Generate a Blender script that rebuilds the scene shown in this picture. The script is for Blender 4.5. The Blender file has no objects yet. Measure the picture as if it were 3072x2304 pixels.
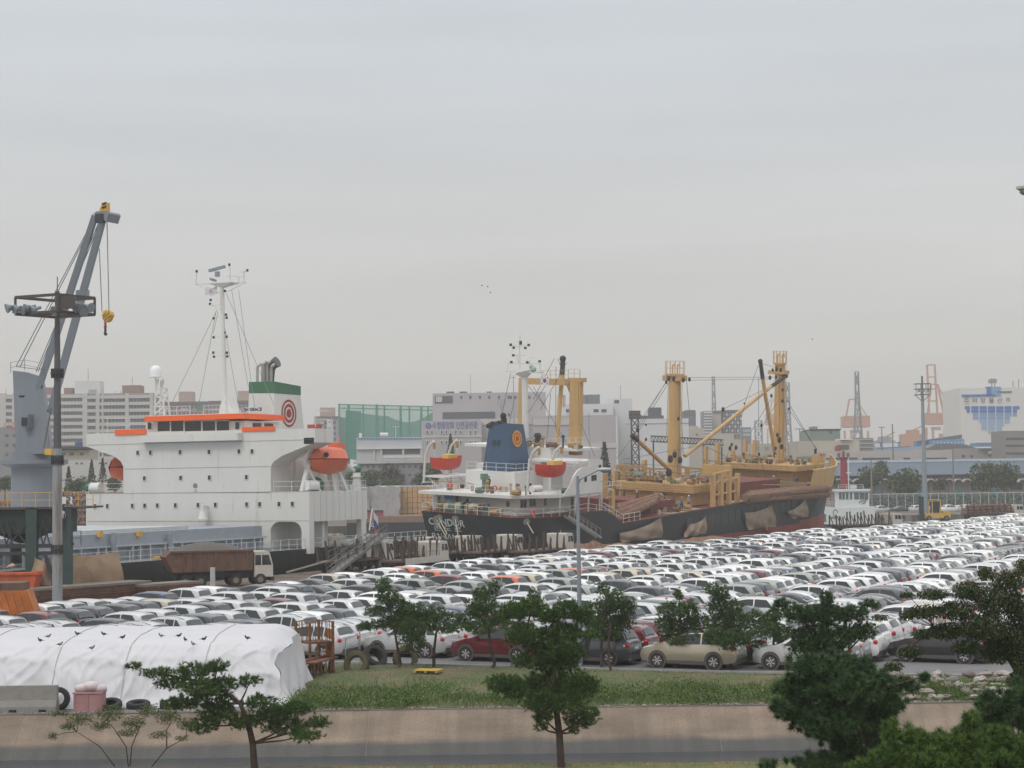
import bpy, math, random
from mathutils import Vector, Matrix, noise as mnoise
random.seed(7)
C = bpy.context.scene.collection
S = bpy.context.scene
V3 = Vector
# ---------------------------------------------------------------- camera
CAMZ, FPX = 8.7, 5500.0            # eye height in metres, focal length in photo pixels (3072 wide)
PITCH, ROLL = math.atan(288/5500), -0.013
camd = bpy.data.cameras.new('camera'); cam = bpy.data.objects.new('camera', camd); C.objects.link(cam)
camd.sensor_width = 36; camd.lens = 36*FPX/3072; camd.clip_start = 0.5; camd.clip_end = 8000
cam.matrix_world = Matrix.Translation((0, 0, CAMZ)) @ Matrix.Rotation(math.pi/2+PITCH, 4, 'X') @ Matrix.Rotation(ROLL, 4, 'Z')
S.camera = cam
CR = cam.matrix_world.to_3x3()
# ---------------------------------------------------------------- sky, sun, exposure
w = bpy.data.worlds.new('World'); S.world = w; w.use_nodes = True
nt = w.node_tree; nt.nodes.clear(); L_ = nt.links.new; N_ = nt.nodes.new
out = N_('ShaderNodeOutputWorld'); bg = N_('ShaderNodeBackground'); L_(bg.outputs[0], out.inputs[0])
tc = N_('ShaderNodeTexCoord'); sep = N_('ShaderNodeSeparateXYZ'); L_(tc.outputs['Generated'], sep.inputs[0])
ramp = N_('ShaderNodeValToRGB'); L_(sep.outputs[2], ramp.inputs[0])
cr = ramp.color_ramp
stops = [(0.0, (.60, .575, .54)), (.05, (.62, .60, .565)), (.13, (.69, .69, .68)), (.20, (.66, .69, .715)), (.28, (.63, .675, .725)),
         (.5, (.98, 1.0, 1.03)), (1.0, (1.55, 1.58, 1.62))]
cr.elements[0].position = 0; cr.elements[0].color = (*stops[0][1], 1)
cr.elements[1].position = 1; cr.elements[1].color = (*stops[-1][1], 1)
for p, c in stops[1:-1]:
    e = cr.elements.new(p); e.color = (*c, 1)
mp = N_('ShaderNodeMapping'); mp.inputs['Scale'].default_value = (1.6, 1.6, 16); L_(tc.outputs['Generated'], mp.inputs[0])
nz = N_('ShaderNodeTexNoise'); nz.inputs['Scale'].default_value = 1.6; nz.inputs['Detail'].default_value = 5; nz.inputs['Roughness'].default_value = .45
L_(mp.outputs[0], nz.inputs[0])
mr = N_('ShaderNodeMapRange'); mr.inputs[1].default_value = .3; mr.inputs[2].default_value = .7; mr.inputs[3].default_value = .93; mr.inputs[4].default_value = 1.06
L_(nz.outputs[0], mr.inputs[0])
mul = N_('ShaderNodeMix'); mul.data_type = 'RGBA'; mul.blend_type = 'MULTIPLY'; mul.inputs[0].default_value = 1
L_(ramp.outputs[0], mul.inputs[6]); L_(mr.outputs[0], mul.inputs[7])
sk = N_('ShaderNodeTexSky'); sk.sky_type = 'NISHITA'; sk.sun_disc = False; sk.sun_elevation = math.radians(48); sk.sun_rotation = math.radians(215)
sc_ = N_('ShaderNodeMix'); sc_.data_type = 'RGBA'; sc_.blend_type = 'MULTIPLY'; sc_.inputs[0].default_value = 1; sc_.inputs[7].default_value = (.09, .09, .09, 1)
L_(sk.outputs[0], sc_.inputs[6])
mx = N_('ShaderNodeMix'); mx.data_type = 'RGBA'; mx.inputs[0].default_value = .04
L_(mul.outputs[2], mx.inputs[6]); L_(sc_.outputs[2], mx.inputs[7]); L_(mx.outputs[2], bg.inputs[0]); bg.inputs[1].default_value = 1.0
sl = bpy.data.lights.new('sun', 'SUN'); sl.energy = 0.9; sl.angle = math.radians(18); sl.color = (1, .97, .92)
so = bpy.data.objects.new('sun', sl); C.objects.link(so)
_az = math.radians(215); _el = math.radians(48)
_sd = V3((math.sin(_az)*math.cos(_el), math.cos(_az)*math.cos(_el), math.sin(_el)))
so.rotation_euler = _sd.to_track_quat('Z', 'Y').to_euler()
S.view_settings.view_transform = 'Standard'; S.view_settings.look = 'None'; S.view_settings.exposure = 0; S.view_settings.gamma = 1
S.view_settings.use_curve_mapping = False
S.render.engine = 'CYCLES'; S.cycles.max_bounces = 5; S.cycles.diffuse_bounces = 3; S.cycles.glossy_bounces = 3; S.cycles.volume_bounces = 0
S.cycles.transparent_max_bounces = 12
# ---------------------------------------------------------------- surveying: a sight line from the camera station to a surface
def ray(px, py):
    return (CR @ V3(((px-1536)/FPX, -(py-1152)/FPX, -1)))
CP = V3((0, 0, CAMZ))
def gnd(px, py, z=0.0):
    d = ray(px, py); t = (z-CAMZ)/d.z; return CP+d*t
def atY(px, py, Y):
    d = ray(px, py); return CP+d*(Y/d.y)
def inv(M): return M.inverted()
def lp(M, px, py, axis, val):          # sight line meets a plane of a thing's own frame: local coordinates
    Mi = M.inverted(); o = Mi @ CP; d = Mi.to_3x3() @ ray(px, py)
    t = (val-o[axis])/d[axis]; return o+d*t
Q = V3((math.sin(math.radians(25)), math.cos(math.radians(25)), 0)); Nn = V3((-Q.y, Q.x, 0))   # along the quay / towards the water
def ab(a, b, z=0): return Q*a+Nn*b+V3((0, 0, z))
def frame(loc, u, v=None):            # matrix with local x along u
    u = V3(u).normalized(); wv = V3((0, 0, 1)); vv = wv.cross(u).normalized(); wv = u.cross(vv)
    return Matrix(((u.x, vv.x, wv.x, loc[0]), (u.y, vv.y, wv.y, loc[1]), (u.z, vv.z, wv.z, loc[2]), (0, 0, 0, 1)))
# ---------------------------------------------------------------- materials
MC = {}
def mat(name, col, rough=.7, metal=0., var=.12, scale=1.5, col2=None, f2=.5, scale2=.6, bump=0., bscale=20., spec=.5, coat=0., streak=False, emit=None):
    if name in MC: return MC[name]
    m = bpy.data.materials.new(name); m.use_nodes = True; n = m.node_tree; b = n.nodes['Principled BSDF']; l = n.links.new; a = n.nodes.new
    b.inputs['Roughness'].default_value = rough; b.inputs['Metallic'].default_value = metal; b.inputs['Specular IOR Level'].default_value = spec
    b.inputs['Coat Weight'].default_value = coat; b.inputs['Coat Roughness'].default_value = .04
    b.inputs['Base Color'].default_value = (*col, 1)
    if var > 0 or col2 or bump:
        geo = a('ShaderNodeNewGeometry'); oi = a('ShaderNodeObjectInfo')
        mpn = a('ShaderNodeMapping'); l(geo.outputs['Position'], mpn.inputs[0])
        if streak: mpn.inputs['Scale'].default_value = (1, 1, .12)
        n1 = a('ShaderNodeTexNoise'); n1.inputs['Scale'].default_value = scale; n1.inputs['Detail'].default_value = 5; n1.inputs['Roughness'].default_value = .6
        l(mpn.outputs[0], n1.inputs[0])
        m1 = a('ShaderNodeMapRange'); m1.inputs[1].default_value = .25; m1.inputs[2].default_value = .75; m1.inputs[3].default_value = 1-var; m1.inputs[4].default_value = 1+var
        l(n1.outputs[0], m1.inputs[0])
        x = a('ShaderNodeMix'); x.data_type = 'RGBA'; x.blend_type = 'MULTIPLY'; x.inputs[0].default_value = 1; x.inputs[6].default_value = (*col, 1)
        if col2:
            n2 = a('ShaderNodeTexNoise'); n2.inputs['Scale'].default_value = scale2; n2.inputs['Detail'].default_value = 6; n2.inputs['Roughness'].default_value = .65
            l(mpn.outputs[0], n2.inputs[0])
            m2 = a('ShaderNodeMapRange'); m2.inputs[1].default_value = 1-f2-.08; m2.inputs[2].default_value = 1-f2+.08; l(n2.outputs[0], m2.inputs[0])
            y = a('ShaderNodeMix'); y.data_type = 'RGBA'; y.inputs[6].default_value = (*col, 1); y.inputs[7].default_value = (*col2, 1)
            l(m2.outputs[0], y.inputs[0]); l(y.outputs[2], x.inputs[6])
        l(m1.outputs[0], x.inputs[7]); l(x.outputs[2], b.inputs['Base Color'])
        if bump:
            nb = a('ShaderNodeTexNoise'); nb.inputs['Scale'].default_value = bscale; nb.inputs['Detail'].default_value = 4; l(geo.outputs['Position'], nb.inputs[0])
            bp = a('ShaderNodeBump'); bp.inputs['Strength'].default_value = bump; bp.inputs['Distance'].default_value = .1
            l(nb.outputs[0], bp.inputs['Height']); l(bp.outputs[0], b.inputs['Normal'])
    MC[name] = m; return m
def leafmat(name, c1, c2, c3=None, rough=.6):
    if name in MC: return MC[name]
    m = bpy.data.materials.new(name); m.use_nodes = True; n = m.node_tree; b = n.nodes['Principled BSDF']; l = n.links.new; a = n.nodes.new
    b.inputs['Roughness'].default_value = rough; b.inputs['Specular IOR Level'].default_value = .25
    geo = a('ShaderNodeNewGeometry'); n1 = a('ShaderNodeTexNoise'); n1.inputs['Scale'].default_value = 2.6; n1.inputs['Detail'].default_value = 4
    l(geo.outputs['Position'], n1.inputs[0])
    ad = a('ShaderNodeMath'); ad.operation = 'ADD'; l(n1.outputs[0], ad.inputs[0])
    mm = a('ShaderNodeMath'); mm.operation = 'MULTIPLY_ADD'; mm.inputs[1].default_value = .5; mm.inputs[2].default_value = -.25; l(geo.outputs['Random Per Island'], mm.inputs[0])
    l(mm.outputs[0], ad.inputs[1])
    r = a('ShaderNodeValToRGB'); l(ad.outputs[0], r.inputs[0]); e = r.color_ramp.elements
    e[0].position = .25; e[0].color = (*c1, 1); e[1].position = .75; e[1].color = (*c2, 1)
    if c3: q = e.new(.9); q.color = (*c3, 1)
    l(r.outputs[0], b.inputs['Base Color'])
    b.inputs['Subsurface Weight'].default_value = 0
    MC[name] = m; return m
# ---------------------------------------------------------------- mesh builder
class MB:
    def __init__(s, M=None): s.v = []; s.f = []; s.mi = []; s.M = M; s.cur = 0
    def add(s, vs, fs):
        o = len(s.v)
        s.v += [tuple(s.M @ V3(p)) for p in vs] if s.M is not None else [tuple(p) for p in vs]
        s.f += [tuple(i+o for i in f) for f in fs]; s.mi += [s.cur]*len(fs); return s
    def box(s, c, d, ax=None):        # centre, full sizes, optional axes (3 vectors)
        c = V3(c); h = [x/2 for x in d]; A = ax or (V3((1, 0, 0)), V3((0, 1, 0)), V3((0, 0, 1)))
        vs = [c+A[0]*(h[0]*i)+A[1]*(h[1]*j)+A[2]*(h[2]*k) for i in (-1, 1) for j in (-1, 1) for k in (-1, 1)]
        return s.add(vs, [(0, 1, 3, 2), (4, 6, 7, 5), (0, 4, 5, 1), (2, 3, 7, 6), (0, 2, 6, 4), (1, 5, 7, 3)])
    def bb(s, a, b):                  # box between two corners
        a = V3(a); b = V3(b); return s.box((a+b)/2, [abs(b[i]-a[i]) for i in range(3)])
    def cyl(s, p0, p1, r0, r1=None, n=8, cap=True):
        p0 = V3(p0); p1 = V3(p1); r1 = r0 if r1 is None else r1; d = (p1-p0)
        if d.length < 1e-6: return s
        d.normalize(); t = V3((0, 0, 1)) if abs(d.z) < .9 else V3((1, 0, 0)); u = d.cross(t).normalized(); w_ = d.cross(u)
        vs = []
        for k in range(n):
            a = 2*math.pi*(k+.5)/n; e = u*math.cos(a)+w_*math.sin(a); vs += [p0+e*r0, p1+e*r1]
        fs = [(2*k, 2*((k+1) % n), 2*((k+1) % n)+1, 2*k+1) for k in range(n)]
        if cap: fs += [tuple(2*k for k in range(n))[::-1], tuple(2*k+1 for k in range(n))]
        return s.add(vs, fs)
    def bar(s, p0, p1, wd, hd=None):
        p0 = V3(p0); p1 = V3(p1); d = p1-p0
        if d.length < 1e-6: return s
        L = d.length; d.normalize(); t = V3((0, 0, 1)) if abs(d.z) < .95 else V3((1, 0, 0)); u = d.cross(t).normalized(); w_ = u.cross(d).normalized()
        return s.box((p0+p1)/2, (L, wd, hd or wd), (d, u, w_))
    def tube(s, pts, r, n=6, r1=None):
        for k in range(len(pts)-1):
            ra = r if r1 is None else r+(r1-r)*k/(len(pts)-1); rb = r if r1 is None else r+(r1-r)*(k+1)/(len(pts)-1)
            s.cyl(pts[k], pts[k+1], ra, rb, n)
        return s
    def prism(s, poly, ex):           # planar polygon extruded by a vector
        n = len(poly); ex = V3(ex); vs = [V3(p) for p in poly]+[V3(p)+ex for p in poly]
        return s.add(vs, [tuple(range(n))[::-1], tuple(range(n, 2*n))]+[(k, (k+1) % n, n+(k+1) % n, n+k) for k in range(n)])
    def quad(s, a, b, c, d): return s.add([a, b, c, d], [(0, 1, 2, 3)])
    def lathe(s, c, prof, n=16, ax=None):   # prof: (r, h) about axis
        c = V3(c); A = ax or (V3((1, 0, 0)), V3((0, 1, 0)), V3((0, 0, 1))); m = len(prof); vs = []
        for k in range(n):
            a = 2*math.pi*k/n
            for r, h in prof: vs.append(c+A[0]*(r*math.cos(a))+A[1]*(r*math.sin(a))+A[2]*h)
        fs = [(k*m+j, ((k+1) % n)*m+j, ((k+1) % n)*m+j+1, k*m+j+1) for k in range(n) for j in range(m-1)]
        return s.add(vs, fs)
    def sphere(s, c, r, n=10, sc=(1, 1, 1)):
        m = n//2+1; return s.lathe(c, [(0, 0)], 3) if False else s.add(*_sph(c, r, n, m, sc))
    def grid(s, P):                   # rows of points
        n = len(P); m = len(P[0]); return s.add([p for r in P for p in r], [(i*m+j, i*m+j+1, (i+1)*m+j+1, (i+1)*m+j) for i in range(n-1) for j in range(m-1)])
    def mesh(s, name, mats, smooth=False, ang=40):
        me = bpy.data.meshes.new(name); me.from_pydata(s.v, [], s.f)
        for m in (mats if isinstance(mats, (list, tuple)) else [mats]): me.materials.append(m)
        if any(s.mi): me.polygons.foreach_set('material_index', s.mi)
        if smooth:
            me.shade_smooth(); me.set_sharp_from_angle(angle=math.radians(ang))
        me.update(); return me
    def build(s, name, mats, parent=None, smooth=False, ang=40, **kw):
        return link(name, s.mesh(name, mats, smooth, ang), parent, **kw)
def _sph(c, r, n, m, sc):
    vs = [V3((c[0], c[1], c[2]+r*sc[2]))]; fs = []
    for i in range(1, m):
        t = math.pi*i/m
        for k in range(n):
            a = 2*math.pi*k/n; vs.append(V3((c[0]+r*sc[0]*math.sin(t)*math.cos(a), c[1]+r*sc[1]*math.sin(t)*math.sin(a), c[2]+r*sc[2]*math.cos(t))))
    vs.append(V3((c[0], c[1], c[2]-r*sc[2]))); e = len(vs)-1
    for k in range(n): fs += [(0, 1+k, 1+(k+1) % n), (e, e-n+(k+1) % n, e-n+k)]
    for i in range(m-2):
        for k in range(n): fs.append((1+i*n+k, 1+(i+1)*n+k, 1+(i+1)*n+(k+1) % n, 1+i*n+(k+1) % n))
    return vs, fs
def link(name, data, parent=None, label=None, cat=None, group=None, kind=None, M=None):
    o = bpy.data.objects.new(name, data); C.objects.link(o)
    if parent is not None: o.parent = parent
    if M is not None: o.matrix_world = M
    return tag(o, label, cat, group, kind)
def tag(o, label=None, cat=None, group=None, kind=None):
    if label: o['label'] = label
    if cat: o['category'] = cat
    if group: o['group'] = group
    if kind: o['kind'] = kind
    return o
def thing(name, label, cat, M, group=None):
    if not isinstance(M, Matrix): M = Matrix.Translation(M)
    return link(name, None, None, label, cat, group, None, M)
def struct(name, mb, m, **k): return mb.build(name, m, None, kind='structure', **k)
def dup(root, M, label, group=None):
    r = root.copy(); C.objects.link(r); r.matrix_world = M; r['label'] = label
    if group: r['group'] = group
    for ch in root.children:
        c = ch.copy(); C.objects.link(c); c.parent = r
        for g in ch.children:
            d = g.copy(); C.objects.link(d); d.parent = c
    return r
def rotz(loc, a): return Matrix.Translation(loc) @ Matrix.Rotation(a, 4, 'Z')
def text_mesh(body, size, ext=.01, bold=0.):
    cu = bpy.data.curves.new('lettering', 'FONT'); cu.body = body; cu.size = size; cu.extrude = ext; cu.offset = bold; cu.align_x = 'CENTER'; cu.align_y = 'CENTER'
    o = bpy.data.objects.new('tmp', cu); C.objects.link(o)
    dg = bpy.context.evaluated_depsgraph_get(); me = bpy.data.meshes.new_from_object(o.evaluated_get(dg)); C.objects.unlink(o); bpy.data.objects.remove(o)
    return me
def text_on(body, size, c, xdir, nrm, m, parent=None, name='lettering', width=None, bold=0.):   # local coordinates of parent
    me = text_mesh(body, size, .012, bold); me.materials.clear(); me.materials.append(m)
    x = V3(xdir).normalized(); n = V3(nrm).normalized(); y = n.cross(x)
    sx = 1.
    if width:
        xs = [v.co.x for v in me.vertices]; sx = width/(max(xs)-min(xs)) if xs else 1
    c = V3(c)+n*.03
    for v in me.vertices: v.co = c+x*(v.co.x*sx)+y*v.co.y+n*v.co.z
    return link(name, me, parent)
# shared materials
white = mat('ship_white', (.66, .65, .62), .5, var=.05, scale=.5, col2=(.50, .43, .34), f2=.33, scale2=1.6, streak=True)
black_hull = mat('hull_black', (.012, .014, .018), .45, var=.3, col2=(.035, .03, .03), f2=.35, streak=True)
grey_deck = mat('ship_grey', (.25, .28, .32), .55, var=.08, col2=(.2, .2, .2), f2=.3)
rust = mat('rust', (.16, .06, .028), .85, var=.35, scale=6, col2=(.08, .035, .025), f2=.45, scale2=3)
darkm = mat('dark_metal', (.03, .032, .036), .6, var=.2)
steel = mat('grey_steel', (.27, .29, .31), .5, var=.08)
galv = mat('galvanised', (.24, .27, .30), .5, var=.08, streak=True)
glass = mat('dark_glass', (.02, .026, .03), .06, var=0, spec=.6)
orange = mat('signal_orange', (.88, .13, .02), .5, var=.05)
red_boat = mat('boat_red', (.62, .05, .025), .45, var=.12)
yel = mat('derrick_yellow', (.52, .325, .13), .55, var=.14, scale=1.2, col2=(.24, .12, .05), f2=.30, streak=True)
safy = mat('safety_yellow', (.65, .36, .05), .6, var=.1)
blk = mat('matt_black', (.012, .012, .013), .8, var=0)
# ================================================================ SETTING
asph = mat('asphalt', (.17, .165, .165), .9, var=.12, scale=2.5, col2=(.125, .12, .122), f2=.4, scale2=.25, bump=.15, bscale=40)
dirt = mat('quay_dirt', (.145, .11, .09), .95, var=.2, scale=1, col2=(.10, .065, .045), f2=.5, scale2=.3)
farland = mat('far_ground', (.16, .13, .11), .95, var=.2, scale=.2, col2=(.11, .10, .085), f2=.45, scale2=.05)
grassg = mat('grass_ground', (.085, .105, .035), .95, var=.25, scale=5, col2=(.15, .115, .065), f2=.46, scale2=.45, bump=.6, bscale=14)
E = [(-7, 207.4), (1.8, 216.0), (64, 302), (112, 368)]
gp = [(-70.8, 70.52)]+E+[(112, 402), (40, 402), (-30, 368), (-2400, 368), (-2400, 3900), (2400, 3900), (2400, 70.52)]
m = MB(); m.add([(x, y, 0) for x, y in gp], [tuple(range(len(gp)))[::-1]]); struct('ground', m, farland)
lot = [(-62, 70.9), (-9, 70.9), (-9, 89), (10.6, 81.8), (26, 77.7), (60, 76.4), (200, 76.4), (200, 420), (125, 420), (113, 368), (64.5, 302), (3, 216), (-6.5, 206.8)]
m = MB(); m.add([(x, y, .004) for x, y in lot], [tuple(range(len(lot)))]); struct('parking_lot', m, asph)
ap = [tuple(ab(60, 80))[:2], tuple(ab(60, 93.9))[:2], (-7.2, 206.9), (2.6, 215.9), (64.4, 301.6), (112.6, 367), (120, 366), tuple(ab(300, 70))[:2], tuple(ab(170, 78))[:2], tuple(ab(140, 80))[:2]]
m = MB(); m.add([(x, y, .008) for x, y in ap], [tuple(range(len(ap)))[::-1]]); struct('quay_apron', m, dirt)
# quay wall and basin water
m = MB()
ql = [tuple(ab(-50, 94))[:2]]+E+[(112, 402), (40, 402), (-30, 368), (-400, 368)]
for (x0, y0), (x1, y1) in zip(ql, ql[1:]):
    d = V3((x1-x0, y1-y0, 0)).normalized(); nn = V3((-d.y, d.x, 0))
    p0 = V3((x0, y0, 0))+nn*.25; p1 = V3((x1, y1, 0))+nn*.25
    m.box((p0+p1)/2+V3((0, 0, -2.02)), ((p1-p0).length, .5, 4), (d, nn, V3((0, 0, 1))))
struct('quay_wall', m, mat('quay_concrete', (.22, .2, .18), .9, col2=(.08, .07, .05), f2=.5, streak=True))
def watermat(name, col, ws, st):
    m_ = bpy.data.materials.new(name); m_.use_nodes = True; n = m_.node_tree; b = n.nodes['Principled BSDF']; b.inputs['Base Color'].default_value = (*col, 1)
    b.inputs['Roughness'].default_value = .12; b.inputs['IOR'].default_value = 1.33
    g = n.nodes.new('ShaderNodeNewGeometry'); t = n.nodes.new('ShaderNodeTexNoise'); t.inputs['Scale'].default_value = ws; t.inputs['Detail'].default_value = 4
    n.links.new(g.outputs['Position'], t.inputs[0]); bp = n.nodes.new('ShaderNodeBump'); bp.inputs['Strength'].default_value = st; bp.inputs['Distance'].default_value = .2
    n.links.new(t.outputs[0], bp.inputs['Height']); n.links.new(bp.outputs[0], b.inputs['Normal']); return m_
m = MB(); m.add([(-400, -20, -2), (160, -20, -2), (160, 440, -2), (-400, 440, -2)], [(0, 1, 2, 3)])
m.v = [(-400, 85, -2), (-60, 85, -2), (130, 330, -2), (130, 440, -2), (-400, 440, -2)]; m.f = [(0, 1, 2, 3, 4)]; m.mi = [0]
struct('harbour_water', m, watermat('harbour_water', (.16, .21, .2), .8, .5))
# canal
def wallmat():
    m_ = bpy.data.materials.new('canal_concrete'); m_.use_nodes = True; n = m_.node_tree; b = n.nodes['Principled BSDF']; a = n.nodes.new; l = n.links.new
    b.inputs['Roughness'].default_value = .9
    g = a('ShaderNodeNewGeometry'); s_ = a('ShaderNodeSeparateXYZ'); l(g.outputs['Position'], s_.inputs[0])
    t = a('ShaderNodeTexNoise'); t.inputs['Scale'].default_value = .8; t.inputs['Detail'].default_value = 6
    mp_ = a('ShaderNodeMapping'); mp_.inputs['Scale'].default_value = (.5, 1, 2.2); l(g.outputs['Position'], mp_.inputs[0]); l(mp_.outputs[0], t.inputs[0])
    ma = a('ShaderNodeMath'); ma.operation = 'MULTIPLY_ADD'; ma.inputs[1].default_value = .22; l(t.outputs[0], ma.inputs[0]); l(s_.outputs[2], ma.inputs[2])
    r = a('ShaderNodeMapRange'); r.inputs[1].default_value = -1.0; r.inputs[2].default_value = -.82; l(ma.outputs[0], r.inputs[0])
    x = a('ShaderNodeMix'); x.data_type = 'RGBA'; x.inputs[6].default_value = (.085, .082, .075, 1)
    d2 = a('ShaderNodeValToRGB'); d2.color_ramp.elements[0].color = (.17, .130, .098, 1); d2.color_ramp.elements[0].position = .3
    d2.color_ramp.elements[1].color = (.26, .20, .148, 1); d2.color_ramp.elements[1].position = .7; l(t.outputs[0], d2.inputs[0])
    l(r.outputs[0], x.inputs[0]); l(d2.outputs[0], x.inputs[7])
    t2 = a('ShaderNodeTexNoise'); t2.inputs['Scale'].default_value = 14; t2.inputs['Detail'].default_value = 5; l(g.outputs['Position'], t2.inputs[0])
    r2 = a('ShaderNodeMapRange'); r2.inputs[1].default_value = .3; r2.inputs[2].default_value = .7; r2.inputs[3].default_value = .86; r2.inputs[4].default_value = 1.12; l(t2.outputs[0], r2.inputs[0])
    y = a('ShaderNodeMix'); y.data_type = 'RGBA'; y.blend_type = 'MULTIPLY'; y.inputs[0].default_value = 1; l(x.outputs[2], y.inputs[6]); l(r2.outputs[0], y.inputs[7])
    mp3 = a('ShaderNodeMapping'); mp3.inputs['Scale'].default_value = (2.2, .15, .25); l(g.outputs['Position'], mp3.inputs[0]); t3 = a('ShaderNodeTexNoise'); t3.inputs['Scale'].default_value = 1.0; t3.inputs['Detail'].default_value = 7; l(mp3.outputs[0], t3.inputs[0])
    r3 = a('ShaderNodeMapRange'); r3.inputs[1].default_value = .42; r3.inputs[2].default_value = .62; r3.inputs[3].default_value = .91; r3.inputs[4].default_value = 1.08; l(t3.outputs[0], r3.inputs[0])
    y2 = a('ShaderNodeMix'); y2.data_type = 'RGBA'; y2.blend_type = 'MULTIPLY'; y2.inputs[0].default_value = 1; l(y.outputs[2], y2.inputs[6]); l(r3.outputs[0], y2.inputs[7])
    l(y2.outputs[2], b.inputs['Base Color']); return m_
wm = wallmat(); cw = tag(link('canal_wall', None), kind='structure'); cw.location = (0, 70.5, 0)
prof = [(0.35, 0), (0.06, .0), (0, -.05), (-.55, -.5), (-1.25, -.98), (-2.4, -1.6), (-4.4, -2.6)]
x0 = -45.2
while x0 < 60:
    x1 = x0+13.2; m = MB(); k = 40; rr = random.uniform(-.015, .015)
    m.grid([[(x0+.008+(x1-x0-.016)*i/k, y+rr, z-.001 if j else -.003) for j, (y, z) in enumerate(prof)] for i in range(k+1)])
    m.build('concrete_panel', wm, cw, smooth=True, ang=30); x0 = x1
m = MB(); m.grid([[(x, y+.01, z-.014) for y, z in prof] for x in (-50, 60)]); m.build('joint_backing', mat('joint', (.42, .40, .36), .9, var=.1), cw)
m = MB(); m.add([(-60, 54, -1.42), (70, 54, -1.42), (70, 69.3, -1.42), (-60, 69.3, -1.42)], [(0, 1, 2, 3)])
struct('canal_water', m, watermat('canal_water', (.045, .05, .06), 2.2, .12))
# near bank
m = MB(); P = []
for i in range(61):
    x = -40+100*i/60; e = 56.4+.12*math.sin(x*.7)+.1*math.sin(x*2.1)
    P.append([(x, -60, 0), (x, 40, 0), (x, e-1.5, 0.06), (x, e, .05), (x, e+.5, -1.0), (x, e+.8, -2.2)])
m.grid(P); struct('near_bank', m, mat('near_grass', (.15, .125, .035), .95, var=.3, scale=6, col2=(.09, .11, .03), f2=.5, scale2=1.2), smooth=True)
# far bank: grassy ground between canal and parking lot
ex = [(-9, 89), (10.6, 81.8), (26, 77.7), (60, 76.4)]
def edgeY(x):
    if x <= -9: return 89+(-9-x)*.466
    for (a0, b0), (a1, b1) in zip(ex, ex[1:]):
        if x <= a1: return b0+(b1-b0)*(x-a0)/(a1-a0)
    return 76.4
def bankz(x, y):
    e = edgeY(x)-.15; t = max(0, min(1, (e-y)/1.5))*max(0, min(1, (y-70.9)/1.2))
    return .012+t*(.10+.16*mnoise.noise(V3((x*.25, y*.35, 0)))+.07*mnoise.noise(V3((x*.9, y*1.1, 3))))
m = MB(); P = []
for i in range(141):
    x = -9+.5*i; e = edgeY(x)-.15
    P.append([(x, 70.86+(e-70.86)*j/24, bankz(x, 70.86+(e-70.86)*j/24)) for j in range(25)])
m.grid(P); struct('grass_bank', m, grassg, smooth=True)
# kerb between grass and lot
m = MB()
for (a0, b0), (a1, b1) in zip([(-9, 89), (10.6, 81.8), (26, 77.7), (60, 76.4)], [(10.6, 81.8), (26, 77.7), (60, 76.4)]):
    pass
for (a0, b0), (a1, b1) in zip(ex, ex[1:]):
    L = math.hypot(a1-a0, b1-b0); d = V3(((a1-a0)/L, (b1-b0)/L, 0)); k = int(L)
    for q in range(k):
        c = V3((a0, b0, .03))+d*((q+.5)*L/k); m.box(c, (L/k-.02, .16, .12), (d, V3((-d.y, d.x, 0)), V3((0, 0, 1))))
o = struct('kerb', m, mat('kerb_concrete', (.3, .3, .29), .85))
# weeds and grass
def blades(mb, x, y, z, h, wd, lean):
    a = random.uniform(0, 6.28); c, s_ = math.cos(a)*wd, math.sin(a)*wd; lx, ly = random.gauss(0, lean), random.gauss(0, lean)
    mb.add([(x-c, y-s_, z), (x+c, y+s_, z), (x+lx, y+ly, z+h)], [(0, 1, 2)])
def leafq(mb, p, r):
    a = V3((random.gauss(0, 1), random.gauss(0, 1), random.gauss(0, 1))).normalized(); b = a.orthogonal().normalized(); b.rotate(Matrix.Rotation(random.uniform(0, 6.28), 3, a)); c = a.cross(b)
    mb.add([p-b*r, p+c*r*.5, p+b*r, p-c*r*.5], [(0, 1, 2, 3)])
g1 = MB(); R = random.Random(11); random.seed(11)
for k in range(52000):
    x = random.uniform(-8.8, 46); e = edgeY(x)-.2; y = random.uniform(70.9, e)
    t = (y-70.9)/(e-70.9); n = mnoise.noise(V3((x*.3, y*.5, 7)))
    if t > .42 and random.random() < .55+n: continue
    if -1.8 < x < 1.5 and 73.6 < y < 75.4 and random.random() < .85: continue
    h = (.07 if t > .5 else .26)*(1+1.5*n)*random.uniform(.5, 1.5); blades(g1, x, y, bankz(x, y), h, .013, h*.35)
g1.build('grass_blades', leafmat('weed_green', (.05, .095, .02), (.15, .20, .05), (.30, .26, .12)), kind='stuff', label='wild grass on the strip above the canal', cat='grass')
g2 = MB()
for k in range(620):
    x = random.uniform(-8.8, 30); y = 70.9+abs(random.gauss(0, 2.4)); n = mnoise.noise(V3((x*.22, y*.4, 1)))
    if y > edgeY(x)-3.2 or n < -.28: continue
    if -1.8 < x < 1.5 and 73.4 < y < 75.6: continue
    R0 = random.uniform(.2, .65)*(1+n); H = random.uniform(.15, .5)*(1+.9*n); z0 = bankz(x, y)
    for q in range(int(60*R0/.4)):
        a = random.uniform(0, 6.28); r = R0*math.sqrt(random.random()); leafq(g2, V3((x+r*math.cos(a), y+r*math.sin(a), z0+H*random.random()**.7*(1-.5*(r/R0)**2))), random.uniform(.025, .06))
g2.build('low_weeds', leafmat('weed_leaf', (.03, .065, .012), (.12, .19, .035), (.22, .14, .06)), kind='stuff', label='leafy weeds along the top of the canal wall', cat='weeds')
g3 = MB()
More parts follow.
